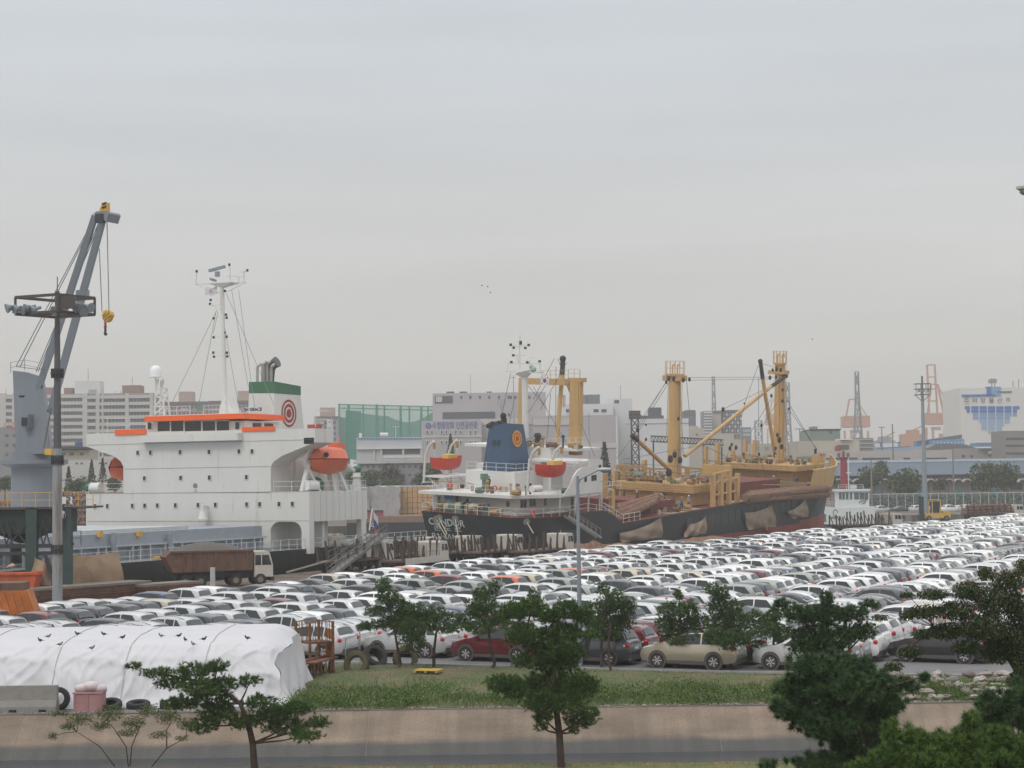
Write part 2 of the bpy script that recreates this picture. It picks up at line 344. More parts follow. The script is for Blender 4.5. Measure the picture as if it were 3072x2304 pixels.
for k in range(3500):
    x = random.uniform(-17, 19); y = 56.3+.12*math.sin(x*.7)-abs(random.gauss(0, .5)); blades(g3, x, y, .03, random.uniform(.04, .12), .012, .03)
g3.build('bank_grass', leafmat('near_blade', (.12, .13, .03), (.22, .2, .07)), kind='stuff', label='short yellowish grass on the near canal bank', cat='grass')
# stone revetment at the right
rv = tag(link('stone_revetment', None, None, 'rough stone facing above the right end of the canal wall', 'stonework')); rv.location = (24, 72, 0)
rm = [mat('stone_a', (.26, .22, .19), .9, var=.2), mat('stone_b', (.19, .16, .145), .9, var=.2), mat('stone_c', (.36, .32, .29), .9, var=.2)]
bases = []
for k in range(9):
    vs, fs = _sph((0, 0, 0), 1, 7, 5, (1, 1, 1)); vs = [v*(1+random.uniform(-.22, .18)) for v in vs]; mm_ = MB(); mm_.add(vs, fs); bases.append(mm_.mesh('stone', rm[k % 3]))
for i in range(34):
    for j in range(5):
        if random.random() < .12: continue
        x = 14.6+i*.5+random.uniform(-.12, .12); t = j/4; y = 71.3+t*4.2; z = .10+t*.42
        o = link('stone', random.choice(bases), rv); o.location = (x-24, y-72, z); o.scale = (random.uniform(.18, .3), random.uniform(.3, .45), random.uniform(.10, .2)); o.rotation_euler = (random.uniform(-.2, .2), random.uniform(-.2, .2), random.uniform(0, 3))
# pallet
t = thing('pallet', 'yellow wooden pallet lying flat on the grass between the small pines', 'pallet', rotz(gnd(1285, 2026)+V3((0, 0, .16)), -.25))
ym = mat('yellow_wood', (.50, .33, .06), .8, var=.25, scale=9)
for i in range(6): MB().box((0, -.4+i*.16, .09), (1.15, .12, .025)).build('slat', ym, t)
for i in range(3): MB().box((-.5+i*.5, 0, .035), (.1, .9, .08)).build('bearer', ym, t)
# ================================================================ CARS
def paint(name, c, metal=.55, rough=.28): return mat('paint_'+name, c, rough, metal=metal, var=.0, coat=1.0)
PA = {'silver': paint('silver', (.60, .60, .595), .45, .36), 'white': paint('white', (.80, .79, .77), 0, .4), 'black': paint('black', (.018, .018, .022), .2),
      'charcoal': paint('charcoal', (.06, .065, .075), .5), 'maroon': paint('maroon', (.14, .012, .02), .3), 'red': paint('red', (.55, .02, .018), .1),
      'orange': paint('orange', (.62, .14, .04), .4), 'beige': paint('beige', (.50, .44, .34), .6), 'green-grey': paint('greengrey', (.30, .32, .29), .6), 'dark blue': paint('blue', (.03, .04, .09), .4)}
cglass = mat('car_glass', (.03, .038, .038), .06, var=0, spec=.45)
rglass = mat('car_rear_glass', (.075, .085, .09), .1, var=0, spec=.6)
trim = mat('black_trim', (.02, .02, .022), .5, var=0)
clad = mat('grey_cladding', (.085, .072, .066), .6, var=0)
tyre = mat('tyre_rubber', (.018, .018, .018), .8, var=0)
rimm = mat('alloy_rim', (.72, .72, .72), .35, metal=.3, var=0)
redl = mat('tail_lamp_red', (.50, .012, .014), .2, var=0)
lampw = mat('lamp_clear', (.75, .75, .75), .15, var=0, coat=1)
plate = mat('plate_white', (.7, .7, .68), .5, var=0)
# kinds: length, half width, roof height, wheel radius, wheelbase, side profile (x from nose, z of bonnet/roof line), windscreen base/top x, rear glass top/base x, belt heights
KIN = {
 'SUV': dict(L=4.64, W=.925, H=1.70, r=.355, wb=2.71, fo=.88, top=[(0, .72), (.12, .93), (.5, 1.02), (1.16, 1.14), (1.42, 1.26), (2.0, 1.60), (2.5, 1.69), (3.2, 1.70), (3.9, 1.65), (4.22, 1.56), (4.46, 1.16), (4.56, 1.08), (4.64, .62)],
             cab=(3, 10), belt=1.06, clad=True),
 'wagon': dict(L=4.56, W=.865, H=1.50, r=.31, wb=2.60, fo=.9, top=[(0, .60), (.12, .76), (.5, .86), (1.2, .96), (1.45, 1.06), (2.1, 1.40), (2.6, 1.49), (3.3, 1.49), (3.9, 1.44), (4.12, 1.38), (4.42, 1.0), (4.52, .9), (4.56, .52)],
             cab=(3, 10), belt=.93, clad=False),
 'sedan': dict(L=4.7, W=.89, H=1.45, r=.32, wb=2.68, fo=.92, top=[(0, .58), (.12, .74), (.5, .84), (1.25, .96), (1.45, 1.03), (2.1, 1.36), (2.6, 1.44), (3.1, 1.43), (3.5, 1.36), (3.8, 1.25), (4.15, 1.05), (4.62, .98), (4.7, .55)],
             cab=(3, 10), belt=.93, clad=False),
 'hatchback': dict(L=4.05, W=.84, H=1.50, r=.30, wb=2.48, fo=.8, top=[(0, .60), (.12, .77), (.45, .87), (.95, .98), (1.15, 1.08), (1.75, 1.42), (2.2, 1.50), (2.8, 1.50), (3.35, 1.44), (3.6, 1.38), (3.88, .99), (3.98, .9), (4.05, .52)],
             cab=(3, 10), belt=.95, clad=False)}
def section(K, x, z):                 # half cross-section, bottom to centre
    L, W, H = K['L'], K['W'], K['H']; e = min(x, L-x); w_ = W*(1-.16*max(0, 1-e/.55)**2); b = K['belt']+.03*(x-1.4)/2
    zb = .26+.10*max(0, 1-e/.35)
    if z > b+.04:
        t = min(1, (z-b)/(H-b)); wr = W*(1-.26*t); wr = min(wr, w_*.97)
        return [(w_*.9, zb), (w_*.985, zb+.14), (w_, (zb+b)/2), (w_*.965, b), (wr, z-.075*min(1, t*2)), (wr-.10, z-.015), (0, z+.02)]
    zz = max(z, zb+.05); hb = zz-.05
    return [(w_*.9, zb), (w_*.985, min(zb+.14, hb)), (w_, min((zb+b)/2, hb)), (w_*.97, hb), (w_*.88, zz-.015), (w_*.6, zz+.012), (0, zz+.03)]
def pt(K, x, t):                      # point on the cabin side: t=0 belt, t=1 roof edge
    T = K['top']
    for (x0, z0), (x1, z1) in zip(T, T[1:]):
        if x0 <= x <= x1: z = z0+(z1-z0)*(x-x0)/(x1-x0); break
    s_ = section(K, x, z); a, b_ = s_[3], s_[4]
    return V3((x-K['L']/2, a[0]+(b_[0]-a[0])*t, a[1]+(b_[1]-a[1])*t))
CARM = {}
def car_meshes(kind, lod):
    if (kind, lod) in CARM: return CARM[(kind, lod)]
    K = KIN[kind]; T = K['top']; L = K['L']; D = {}
    # body shell (material slot 0 swapped per object)
    st = [(x, z) for x, z in T]
    if lod == 0:
        s2 = []
        for (x0, z0), (x1, z1) in zip(st, st[1:]): s2 += [(x0, z0)]; (x1-x0 > .35) and s2.append(((x0+x1)/2, (z0+z1)/2+.012))
        st = s2+[st[-1]]
    rows = []
    for x, z in st:
        h = section(K, x, z); X = x-L/2
        rows.append([(X, y, zz) for y, zz in h]+[(X, -y, zz) for y, zz in h[-2::-1]])
    m = MB(); m.grid(rows)
    n = len(rows[0]); m.add(rows[0], [tuple(range(n))]); m.add(rows[-1], [tuple(range(n))[::-1]])
    D['body'] = m
    # lower cladding, sills, bumpers
    m = MB(); zc = .62 if K['clad'] else .3; W = K['W']
    for s_ in (1, -1):
        m.box((0, s_*(W*.93), .3), (K['wb']-.7, .13, .14))
    m.box((-L/2+.16, 0, .36), (.28, W*1.55, .22)); m.box((L/2-.14, 0, .38), (.30, W*1.62, .26)); m.box((0, 0, .27), (L-.7, W*1.6, .12))
    xf, xr = K['fo']-L/2, K['fo']-L/2+K['wb']
    for xc in (xf, xr):
        for s_ in (1, -1):
            nn = 16 if lod == 0 else 8; ro = K['r']+(.09 if K['clad'] else .05)
            m.cyl((xc, s_*(W*.80), K['r']+.03), (xc, s_*(W+.012), K['r']+.03), ro, n=nn)
    D['cladding'] = m
    # glass
    def off(p, d=.012): return V3((p.x, p.y+d, p.z+d*.3))
    i0, i1 = K['cab']; xw0, xw1 = T[3][0], T[5][0]; xr1, xr0 = T[9][0], T[10][0]
    fr, ba = xw0+.28, xr0-.20
    def side(s_, segs):
        m = MB()
        for (a, b_, sl0, sl1) in segs:
            lo = [pt(K, a+(b_-a)*k/5, .07) for k in range(6)]
            up = []
            for k in range(6):
                xx = (a+sl0)+((b_-sl1)-(a+sl0))*k/5; up.append(pt(K, xx, .93 if .02 < (xx-xw1+.25) and xx < xr1-.0 else .9))
            P = [off(p) for p in lo]+[off(p) for p in up[::-1]]
            P = [V3((p.x, p.y*s_, p.z)) for p in P]; nn = len(P)
            m.add(P, [(k, k+1, nn-2-k, nn-1-k) if s_ > 0 else (nn-1-k, nn-2-k, k+1, k) for k in range(5)])
        return m
    mid = (xw1+xr1)/2-.12; c3 = xr1-.62
    segs = [(fr, mid-.04, .52, 0), (mid+.04, c3-.03, 0, .0), (c3+.04, ba-.1, 0, .42 if kind != 'sedan' else .55)] if lod == 0 else [(fr, mid-.04, .52, 0), (mid+.04, ba-.1, 0, .42 if kind != 'sedan' else .6)]
    D['win_l'] = side(-1, segs); D['win_r'] = side(1, segs)
    def cross(xa, za, xb, zb_, sh, wtop, wbot, m):
        P = []
        for (x, z, wf) in ((xa, za, wbot), (xb, zb_, wtop)):
            P.append([(x-L/2+sh[0], W*wf*k, z+sh[1]-.03*abs(k)**3*1.2) for k in (-1, -.6, 0, .6, 1)])
        m.grid(P); return m
    zt = lambda x: pt0(T, x)
    D['windshield'] = cross(xw0+.1, zt(xw0+.1), xw1-.05, zt(xw1-.05), (-.02, .035), .70, .82, MB())
    D['rear_window'] = cross(xr0-.03, zt(xr0-.03), xr1+.03, zt(xr1+.03), (.03, .04), .66, .78, MB())
    # lights
    def lamp(s_, x, z, dx, dz, wy):
        m = MB(); m.sphere((x-L/2, s_*wy, z), 1, 8, (dx, .10, dz)); return m
    D['tail_l'] = [lamp(s_, L-.16, K['belt']-.12 if kind != 'sedan' else .82, .12, .12, W*.86) for s_ in (-1, 1)]
    D['head_l'] = [lamp(s_, .30, K['belt']-.30 if kind == 'SUV' else .66, .22, .085, W*.80) for s_ in (-1, 1)]
    D['mirror'] = [MB().box((xw0+.35-L/2, s_*(W+.09), K['belt']+.08), (.12, .2, .14)) for s_ in (-1, 1)]
    D['rail'] = []
    for s_ in (-1, 1):
        m = MB(); xs = [xw1+.25+(xr1-xw1-.3)*k/4 for k in range(5)]
        m.tube([V3((x-L/2, s_*W*.66, pt0(T, x)+.045-(.03 if k in (0, 4) else 0))) for k, x in enumerate(xs)], .018, 4); D['rail'].append(m)
    D['plate'] = MB().box((L/2-.005, 0, .80 if kind != 'sedan' else .72), (.03, .5, .12))
    D['badge'] = [MB().cyl((L/2-.30, s_*(W*.90), K['belt']-.12), (L/2-.28, s_*(W*.98), K['belt']-.12), .05, n=8) for s_ in (-1, 1)]
    wt = MB(); wt.lathe((0, 0, 0), [(K['r']*.66, -.1), (K['r']*.93, -.11), (K['r'], -.07), (K['r'], .07), (K['r']*.93, .11), (K['r']*.66, .1)], 20, (V3((1, 0, 0)), V3((0, 0, 1)), V3((0, 1, 0))))
    rm_ = MB(); r = K['r']
    for s_ in (-1, 1):
        rm_.lathe((0, 0, 0), [(r*.68, s_*.10), (r*.62, s_*.075), (r*.60, s_*.03)], 20, (V3((1, 0, 0)), V3((0, 0, 1)), V3((0, 1, 0))))
        rm_.cyl((0, s_*.03, 0), (0, s_*.085, 0), r*.16, n=10)
        for k in range(6):
            a = k*math.pi/3; rm_.bar((math.cos(a)*r*.1, s_*.07, math.sin(a)*r*.1), (math.cos(a)*r*.63, s_*.06, math.sin(a)*r*.63), .075*r/.355, .03)
    dk = MB(); [dk.cyl((0, s_*.02, 0), (0, s_*.03, 0), r*.63, n=14) for s_ in (-1, 1)]  # black disc standing in for the shade behind the spokes
    D['tyre'] = wt; D['rim'] = rm_; D['hub'] = dk
    out_ = {}
    for k, v in D.items():
        if isinstance(v, list): out_[k] = [x.mesh(k, trim, smooth=True, ang=50) for x in v]
        else: out_[k] = v.mesh(k, trim, smooth=(k in ('body', 'tyre', 'windshield', 'rear_window')), ang=32 if k == 'body' else 50)
    CARM[(kind, lod)] = (out_, D); return CARM[(kind, lod)]
def pt0(T, x):
    for (x0, z0), (x1, z1) in zip(T, T[1:]):
        if x0 <= x <= x1: return z0+(z1-z0)*(x-x0)/(x1-x0)
MV = {}
def mv(me, m):                        # shared mesh variant with a material
    k = (me.name, m.name)
    if k not in MV: c = me.copy(); c.materials.clear(); c.materials.append(m); MV[k] = c
    return MV[k]
def make_car(kind, colour, M, label, lod=0, group='new cars parked in the lot'):
    D, _ = car_meshes(kind, 0 if lod == 0 else 1); K = KIN[kind]; t = thing('parked_car', label, 'car', M, group); p = PA[colour]
    link('body', mv(D['body'], p), t)
    link('side_window', mv(D['win_l'], cglass), t); link('side_window', mv(D['win_r'], cglass), t)
    link('rear_window', mv(D['rear_window'], rglass), t)
    if lod < 2:
        link('windshield', mv(D['windshield'], cglass), t); link('cladding', mv(D['cladding'], clad if K['clad'] else trim), t)
        for q in D['tail_l']: link('tail_light', mv(q, redl), t)
    else:
        link('tail_light', mv(D['tail_l'][0], redl), t)
    if lod == 0:
        for q in D['head_l']: link('headlight', mv(q, lampw), t)
        for q in D['mirror']: link('mirror', mv(q, p), t)
        link('number_plate', mv(D['plate'], plate), t)
        for q in D['badge']: link('lamp_roundel', mv(q, plate), t)
        if kind != 'sedan':
            for q in D['rail']: link('roof_rail', mv(q, steel if colour != 'black' else trim), t)
        xf = K['fo']-K['L']/2
        for xc in (xf, xf+K['wb']):
            for s_ in (-1, 1):
                wl = link('wheel', mv(D['tyre'], tyre), t); wl.location = (xc, s_*(K['W']-.085), K['r']); wl.rotation_euler = (0, random.uniform(0, 6), 0)
                link('rim', mv(D['rim'], rimm), wl); link('hub_shadow', mv(D['hub'], trim), wl)
    return t
# ---- layout
HEAD = math.atan2(Nn.y, Nn.x)+math.pi   # local +x (tail) points away from the water
rng = random.Random(5); cars = []
def bmax(a): 
    pts = [(60, 79), (132, 80), (155, 77), (200, 75.5), (252, 70), (343, 60), (400, 56)]
    for (x0, y0), (x1, y1) in zip(pts, pts[1:]):
        if a <= x1: return y0+(y1-y0)*(a-x0)/(x1-x0)
    return 52
FRONT = {0: 81.2, 1: 80.6, 2: 80.4, 3: 80.4, 4: 81.2, 5: 86.5, 6: 88.0}  # per column: first car's a
b0 = 43.9-.5                           # column 0 centre b (silver car behind the small pines)
zone = [('white', 'wagon'), ('silver', 'wagon'), ('silver', 'SUV'), ('white', 'hatchback')]
for ci in range(-8, 14):
    b = b0-ci*4.98
    a = FRONT.get(ci, 80 if ci < 0 else 88)
    if ci < 0: a = {-1: 79.0, -2: 75.5, -3: 73.4, -4: 72.5, -5: 72.5, -6: 76, -7: 80, -8: 90}[ci]
    a += rng.uniform(-.2, .2); j = 0; g = rng.choice([3, 4, 5]) if ci not in FRONT else rng.choice([3, 4])
    while a < 345:
        bb = b+rng.uniform(-.22, .22)+(a-80)*0.0
        if b < bmax(a)-2.2 and b > .166*a-7:
            if a < 90 or (ci >= 0 and a < 104): pal = [('silver', 8), ('charcoal', 3), ('maroon', 1.2), ('black', 2.5), ('white', 1.2), ('beige', .5)]; kd = [('SUV', 9), ('wagon', 1)]
            elif 108 < a < 122: pal = [('charcoal', 4), ('black', 3), ('silver', 3), ('white', 2), ('green-grey', 2)]; kd = [('SUV', 4), ('sedan', 5)]
            elif 122 <= a < 136: pal = [('silver', 4), ('green-grey', 3), ('orange', .8), ('white', 5), ('beige', 1), ('charcoal', 1), ('maroon', .7)]; kd = [('SUV', 5), ('sedan', 3), ('wagon', 3)]
            elif a < 200: pal = [('silver', 9), ('white', 3), ('maroon', .8), ('charcoal', 2.8), ('green-grey', 1.0), ('beige', .5), ('black', 1.2), ('red', .25), ('dark blue', .4)]; kd = [('SUV', 5), ('wagon', 5), ('hatchback', 2)]
            elif a < 225: pal = [('silver', 6), ('white', 5), ('charcoal', 3), ('black', 2), ('red', .3), ('maroon', .4)]; kd = [('SUV', 4), ('wagon', 4), ('sedan', 2)]
            else: pal = [('silver', 10), ('white', 4), ('charcoal', 3.2), ('green-grey', 1), ('black', 1.5), ('beige', .6)]; kd = [('SUV', 3), ('wagon', 5), ('hatchback', 3)]
            c = rng.choices([p[0] for p in pal], [p[1] for p in pal])[0]; k = rng.choices([p[0] for p in kd], [p[1] for p in kd])[0]
            cars.append([ci, j, a, bb, k, c])
        j += 1; g -= 1; a += rng.uniform(2.1, 2.28)
        if g == 0:
            gap = rng.choice([.7, 1.2, 2.0]); a += gap*(1.0 if a < 200 else 1.2); g = rng.choice([3, 3, 4, 5, 6])
# cars the photograph shows plainly
fix = {0: ['silver', 'silver', 'silver'], 1: ['maroon', 'silver', 'charcoal'], 2: ['charcoal', 'maroon', 'maroon', 'white'], 3: ['beige', 'black', 'silver'], 4: ['silver', 'silver', 'white'], 5: ['black', 'charcoal', 'silver'], 6: ['charcoal', 'black', 'maroon'], -1: ['silver', 'silver', 'silver']}
for ci, cs in fix.items():
    col = [c for c in cars if c[0] == ci]
    for q, c_ in zip(col, cs): q[5] = c_; q[4] = 'SUV'
def info(c):
    p = ab(c[2], c[3]); d = cam.matrix_world.inverted() @ p; return (1536+FPX*d.x/-d.z, 1152-FPX*d.y/-d.z, p.y)
vis = []
for c in cars:
    px, py, Y = info(c)
    if -260 < px < 3330: vis.append((Y, px, py, c))
vis.sort(key=lambda q: q[0])
print('cars in view', len(vis))
ORD = ['front', 'second', 'third', 'fourth', 'fifth', 'sixth', 'seventh', 'eighth', 'ninth', 'tenth', 'eleventh', 'twelfth', 'thirteenth', 'fourteenth', 'fifteenth', 'sixteenth', 'seventeenth', 'eighteenth', 'nineteenth', 'twentieth']+['twenty-'+x for x in ('first', 'second', 'third', 'fourth', 'fifth', 'sixth', 'seventh', 'eighth', 'ninth')]+['thirtieth']+['thirty-'+x for x in ('first', 'second', 'third', 'fourth', 'fifth', 'sixth', 'seventh', 'eighth', 'ninth')]+['fortieth-plus']*60
bycol = {}
for q in vis: bycol.setdefault(q[3][0], []).append(q[3])
for v in bycol.values(): v.sort(key=lambda c: c[2])
def place_name(px):
    L_ = [(150, 'at the left edge, by the floodlight mast'), (420, 'behind the white tarpaulin'), (760, 'left of the rusty stairs, below the dump truck'), (1010, 'above the rusty stairs'), (1330, 'in line with the leftmost small pines'),
          (1640, 'above the tall middle pine'), (1830, 'close to the lamp post'), (2120, 'above the round small pine'), (2420, 'above the leaning small pines'), (2700, 'above the big right pine'), (2950, 'behind the reddish tree'), (9999, 'at the right edge of the lot')]
    for x, s_ in L_:
        if px < x: return s_
seen = {}
far = {}
for rank, (Y, px, py, c) in enumerate(vis):
    ci, j, a, b, k, col = c; M = rotz(ab(a, b, .006), HEAD+rng.uniform(-.02, .02))
    if rank < 300:
        cl = bycol[ci]; i = cl.index(c); nf = cl[i-1] if i else None; nb = cl[i+1] if i+1 < len(cl) else None
        lab = f"{col} {k} {place_name(px)}"
        if i < 41: lab = f"{col} {k} {ORD[i]} in file{', leftmost file' if ci == min(bycol) else ''}, {place_name(px)}"
        if lab in seen and nf: lab = f"{col} {k} behind a {nf[5]} {nf[4]}, {ORD[min(i,60)]}, {place_name(px)}"
        if len(lab.split()) > 16: lab = lab.replace(', leftmost file', '')
        seen[lab] = 1
        make_car(k, col, M, lab[:150], 0 if rank < 60 else (1 if rank < 170 else 2))
    else:
        for part, mt in (('body', PA[col]), ('win_l', cglass), ('rear_window', rglass), ('tail0', redl), ('windshield', cglass)):
            _, D = car_meshes(k, 1); src = D['tail_l'][0] if part == 'tail0' else D[part]
            far.setdefault(mt.name, [mt, []])[1].append((src, M))
m = MB(); ml = []
for i, (nm, (mt, lst)) in enumerate(far.items()):
    ml.append(mt); m.cur = i
    for src, M in lst: m.M = M; m.add(src.v, src.f)
m.M = None
if m.v: m.build('distant_parked_cars', ml, smooth=True, ang=35, kind='stuff', label='mass of far rows of pale parked cars', cat='cars')
# ================================================================ WHITE BULK CARRIER
F1 = frame(ab(157, 96), Q)            # local x aft, y away from the quay, z up; front of the deckhouse at x = 0
def f1(px, py, x=0.): return lp(F1, px, py, 0, x)
def s1(px, py, y=0.): return lp(F1, px, py, 1, y)
ship = thing('cargo_ship', 'white bulk carrier with orange trim along the bridge and a green topped funnel', 'ship', F1)
def rails(mb, pts, h=1.0, step=1.6, r=.03, n=3, bars=2):
    for a, b in zip(pts, pts[1:]):
        a = V3(a); b = V3(b); k = max(1, int((b-a).length/step)); up = V3((0, 0, h))
        for i in range(k+1): p = a.lerp(b, i/k); mb.bar(p, p+up, r*1.5)
        for j in range(1, bars+1): mb.bar(a+up*j/bars, b+up*j/bars, r*1.3)
e0, e1 = s1(350, 1690), s1(1000, 1640); dz = (e1.z-e0.z)/(e1.x-e0.x)
dk = lambda x: e1.z+(x-e1.x)*dz if x > -60 else e1.z+(-60-e1.x)*dz+(-60-x)*.03
# hull
m = MB(); rows = []
for x in (-112, -108, -98, -85, -60, -30, -10, 0, 10, 18, 24, 27, 28):
    t = 1 if -85 < x < 20 else (max(.04, 1-((-85-x)/27)**2) if x < -60 else max(.55, 1-((x-20)/12)**2))
    hb = 14*t; hz = 14*t*.82; z = dk(x)
    rows.append([(x, 14-hb, z), (x, 14-hb*.99, z-2.2), (x, 14-hz, -5), (x, 14+hz, -5), (x, 14+hb*.99, z-2.2), (x, 14+hb, z)])
m.grid(rows); m.add(rows[-1], [tuple(range(6))]); m.add(rows[0], [tuple(range(6))[::-1]])
m.build('hull', black_hull, ship, smooth=True)
m = MB(); m.grid([[(r[0][0], r[0][1]+.02, r[0][2]-.02), (r[5][0], r[5][1]-.02, r[5][2]-.02)] for r in rows]); m.build('deck', mat('deck_green_grey', (.17, .19, .19), .8), ship)
# lower block with openings
Zt = f1(600, 1478).z; Zb = f1(600, 1566).z; yl, yr = f1(258, 1500).y, f1(928, 1500).y
pil = f1(905, 1600).y; opn = f1(812, 1600).y
m = MB()
m.bb((0, yr, Zb), (11.6, yl, Zt))
zd = dk(0)
m.bb((.0, opn, zd), (.35, yl, Zb)); m.bb((.35, opn+.0, zd), (11, opn+.3, Zb)); m.bb((3.5, yr+.6, zd), (3.9, opn, Zb))
m.bb((-.02, yr-.0, zd-.5), (.9, pil, Zb)); m.bb((10.4, yr, zd), (11.4, yr+.6, Zb)); m.bb((6.2, yr+2.2, zd), (7.2, yr+2.8, Zb))
for (ya, yb) in ((pil, opn),):      # rounded corners of the arch
    for s_, yc in ((1, ya), (-1, yb)):
        r = 1.0; poly = [(-.01, yc, Zb)]+[(-.01, yc+s_*(r-r*math.sin(a)), Zb-r+r*math.cos(a)) for a in [k*math.pi/12 for k in range(7)]]
        m.prism(poly, (.5, 0, 0))
for k in range(9): xx = .9+k*1.22; m.bb((xx, yr-.06, Zb+.1), (xx+.05, yr+.02, Zt-.05))
m.build('lower_house', white, ship)
# upper block and wings: one outline
ol = [(370, 1480), (370, 1400), (362, 1384), (345, 1370), (272, 1344), (259, 1339), (259, 1301), (945, 1285), (945, 1327), (900, 1345), (845, 1368), (820, 1386), (812, 1400), (812, 1480)]
P = [f1(*p) for p in ol]; m = MB(); m.prism(P, (3.6, 0, 0)); a, b = f1(371, 1480), f1(811, 1320)
m.bb((3.6, a.y, a.z), (11.5, b.y, b.z)); m.build('upper_house', white, ship)
m = MB()
for py in (1327, 1403, 1477.5, 1563):
    a, b = f1(372 if py in (1403,) else 262, py), f1(811 if py == 1403 else 927 if py != 1327 else 940, py); zz = (a.z+b.z)/2; m.bb((-.03, a.y-.05, zz-.03), (.0, b.y+.05, zz+.03))
m.build('deck_seam', mat('seam', (.42, .40, .36), .6), ship)
# wheelhouse
ap = MB(); a, b = f1(433, 1328), f1(728, 1299); ap.bb((-.9, a.y, a.z), (.0, b.y, b.z)); ap.build('bridge_apron', white, ship)
wh = MB(); a, b = f1(437, 1300, .4), f1(732, 1262, .4); wh.bb((.4, a.y, a.z), (7, b.y, b.z)); WY = b.y; o = wh.build('wheelhouse', white, ship)
for (x0, x1) in ((472, 510), (512.5, 550.5), (553.5, 604), (607, 646), (649, 688)):
    a, b = f1(x0, 1295, .3), f1(x1, 1261.5, .3); f = MB().bb((.34, a.y, a.z), (.41, b.y, b.z)).build('bridge_window', glass, ship)
    q = MB(); q.bb((.30, a.y, a.z-.05), (.36, b.y, a.z+.03)); q.bb((.30, a.y, b.z-.03), (.36, b.y, b.z+.05)); q.bb((.30, a.y-.03, a.z), (.36, a.y+.05, b.z)); q.bb((.30, b.y-.05, a.z), (.36, b.y+.03, b.z)); q.build('frame', white, f)
for (x0, x1) in ((2.0, 3.6), (4.2, 5.8)): MB().bb((x0, WY-.05, b.z-1.35), (x1, WY, b.z-.25)).build('bridge_window', glass, ship)
for (x0, x1, d) in ((443, 452, .3), (706, 716, .3)):
    a, b = f1(x0, 1287, d), f1(x1, 1267, d); MB().bb((d, a.y, a.z), (d+.08, b.y, b.z)).build('bridge_window', glass, ship)
for (x0, y0, x1, y1, dpt) in ((433, 1265, 732, 1240, -.5), (344, 1305, 437, 1287, -.15), (725, 1294, 824, 1279, -.15)):
    a, b = f1(x0, y0, dpt), f1(x1, y1, dpt); k = MB(); k.bb((dpt, a.y, a.z), (dpt+.14 if abs(dpt) < .3 else 7.2, b.y, b.z)); k.build('orange_panel', orange, ship)
m = MB(); a = f1(437, 1256); b = f1(800, 1256); m.bb((.2, f1(730, 1256).y, a.z+.1), (7.1, a.y, a.z+.3)); m.build('monkey_island', white, ship)
roofz = a.z+.3
# portholes
for py, xs in ((1357, (414, 452, 541, 628, 718, 757)), (1434, (434, 543, 629, 740)), (1516, (286, 323, 398, 435, 473, 527, 595, 647, 741, 780, 838, 878))):
    for px in xs:
        p = f1(px, py-(px-600)*.012-1); pw = MB().box((-.03, p.y, p.z), (.08, .32, .42)).build('porthole', glass, ship)
        q = MB(); [q.box((-.05, p.y+s_*.19, p.z), (.06, .05, .5)) for s_ in (-1, 1)]; [q.box((-.05, p.y, p.z+s_*.24), (.06, .42, .05)) for s_ in (-1, 1)]; q.build('frame', white, pw)
p = f1(586, 1457); MB().cyl((-.05, p.y, p.z), (.02, p.y, p.z), .26, n=14).build('vent_cover', mat('emblem', (.25, .2, .17)), ship)
p = f1(586, 1471); MB().box((-.03, p.y, p.z), (.05, .3, .25)).build('notice', mat('notice', (.5, .5, .5), .6), ship)
p = f1(624, 1545); m = MB(); m.cyl((-.9, p.y, p.z+.4), (-.9, p.y, p.z+1.0), .28, n=10); m.cyl((-.9, p.y, p.z-.4), (-.9, p.y, p.z+.4), .55, .3, n=10); m.bb((-.9, p.y-.1, p.z+.8), (0, p.y+.1, p.z+.95)); m.build('horn', white, ship)
m = MB(); p = f1(918, 1322.5); m.bb((-.03, f1(942, 1323).y, p.z-.3), (.02, f1(912, 1323).y, p.z+.3)); m.build('wing_opening', blk, ship)
# wing bracing under the right wing and dark inner wall
m = MB(); a_ = f1(812, 1478); m.bb((9., f1(868, 1478).y, a_.z), (9.3, a_.y, f1(868, 1350).z)); m.bb((4.5, a_.y-.2, a_.z), (11.5, a_.y+.1, f1(812, 1345).z)); m.build('after_bulkhead', white, ship)
# rails
m = MB(); z1 = f1(500, 1478).z; z0 = f1(600, 1293).z
rails(m, [(.3, f1(816, 1478).y, z1), (.3, yr+.1, z1), (11.5, yr+.1, z1)]); rails(m, [(.2, f1(262, 1300).y, z1), (.2, f1(368, 1300).y, z1)])
zr = roofz; rails(m, [(.6, f1(440, 1250).y, zr), (.6, f1(560, 1250).y, zr)], .9)
rails(m, [(.6, f1(600, 1250).y, zr), (.6, f1(700, 1250).y, zr)], .9)
ywl, ywr = f1(262, 1300).y, f1(942, 1300).y; zw = f1(600, 1290).z
rails(m, [(3.4, ywl, zw), (3.4, f1(330, 1300).y, zw)], 1.6, 3); rails(m, [(3.4, f1(888, 1300).y, zw), (3.4, ywr, zw), (.3, ywr, zw)], 1.7, 2.2)
rails(m, [(x, .15, dk(x)) for x in (-60, -30, 0, 8, 14, 26)], 1.0, 1.5); m.build('railing', white, ship)
m = MB(); a, b_q = f1(922, 1290, 2.6), f1(953, 1273, 2.6); m.bb((2.6, a.y, a.z), (3.4, b_q.y, b_q.z)); m.build('red_locker', mat('locker_red', (.35, .05, .05), .6), ship)
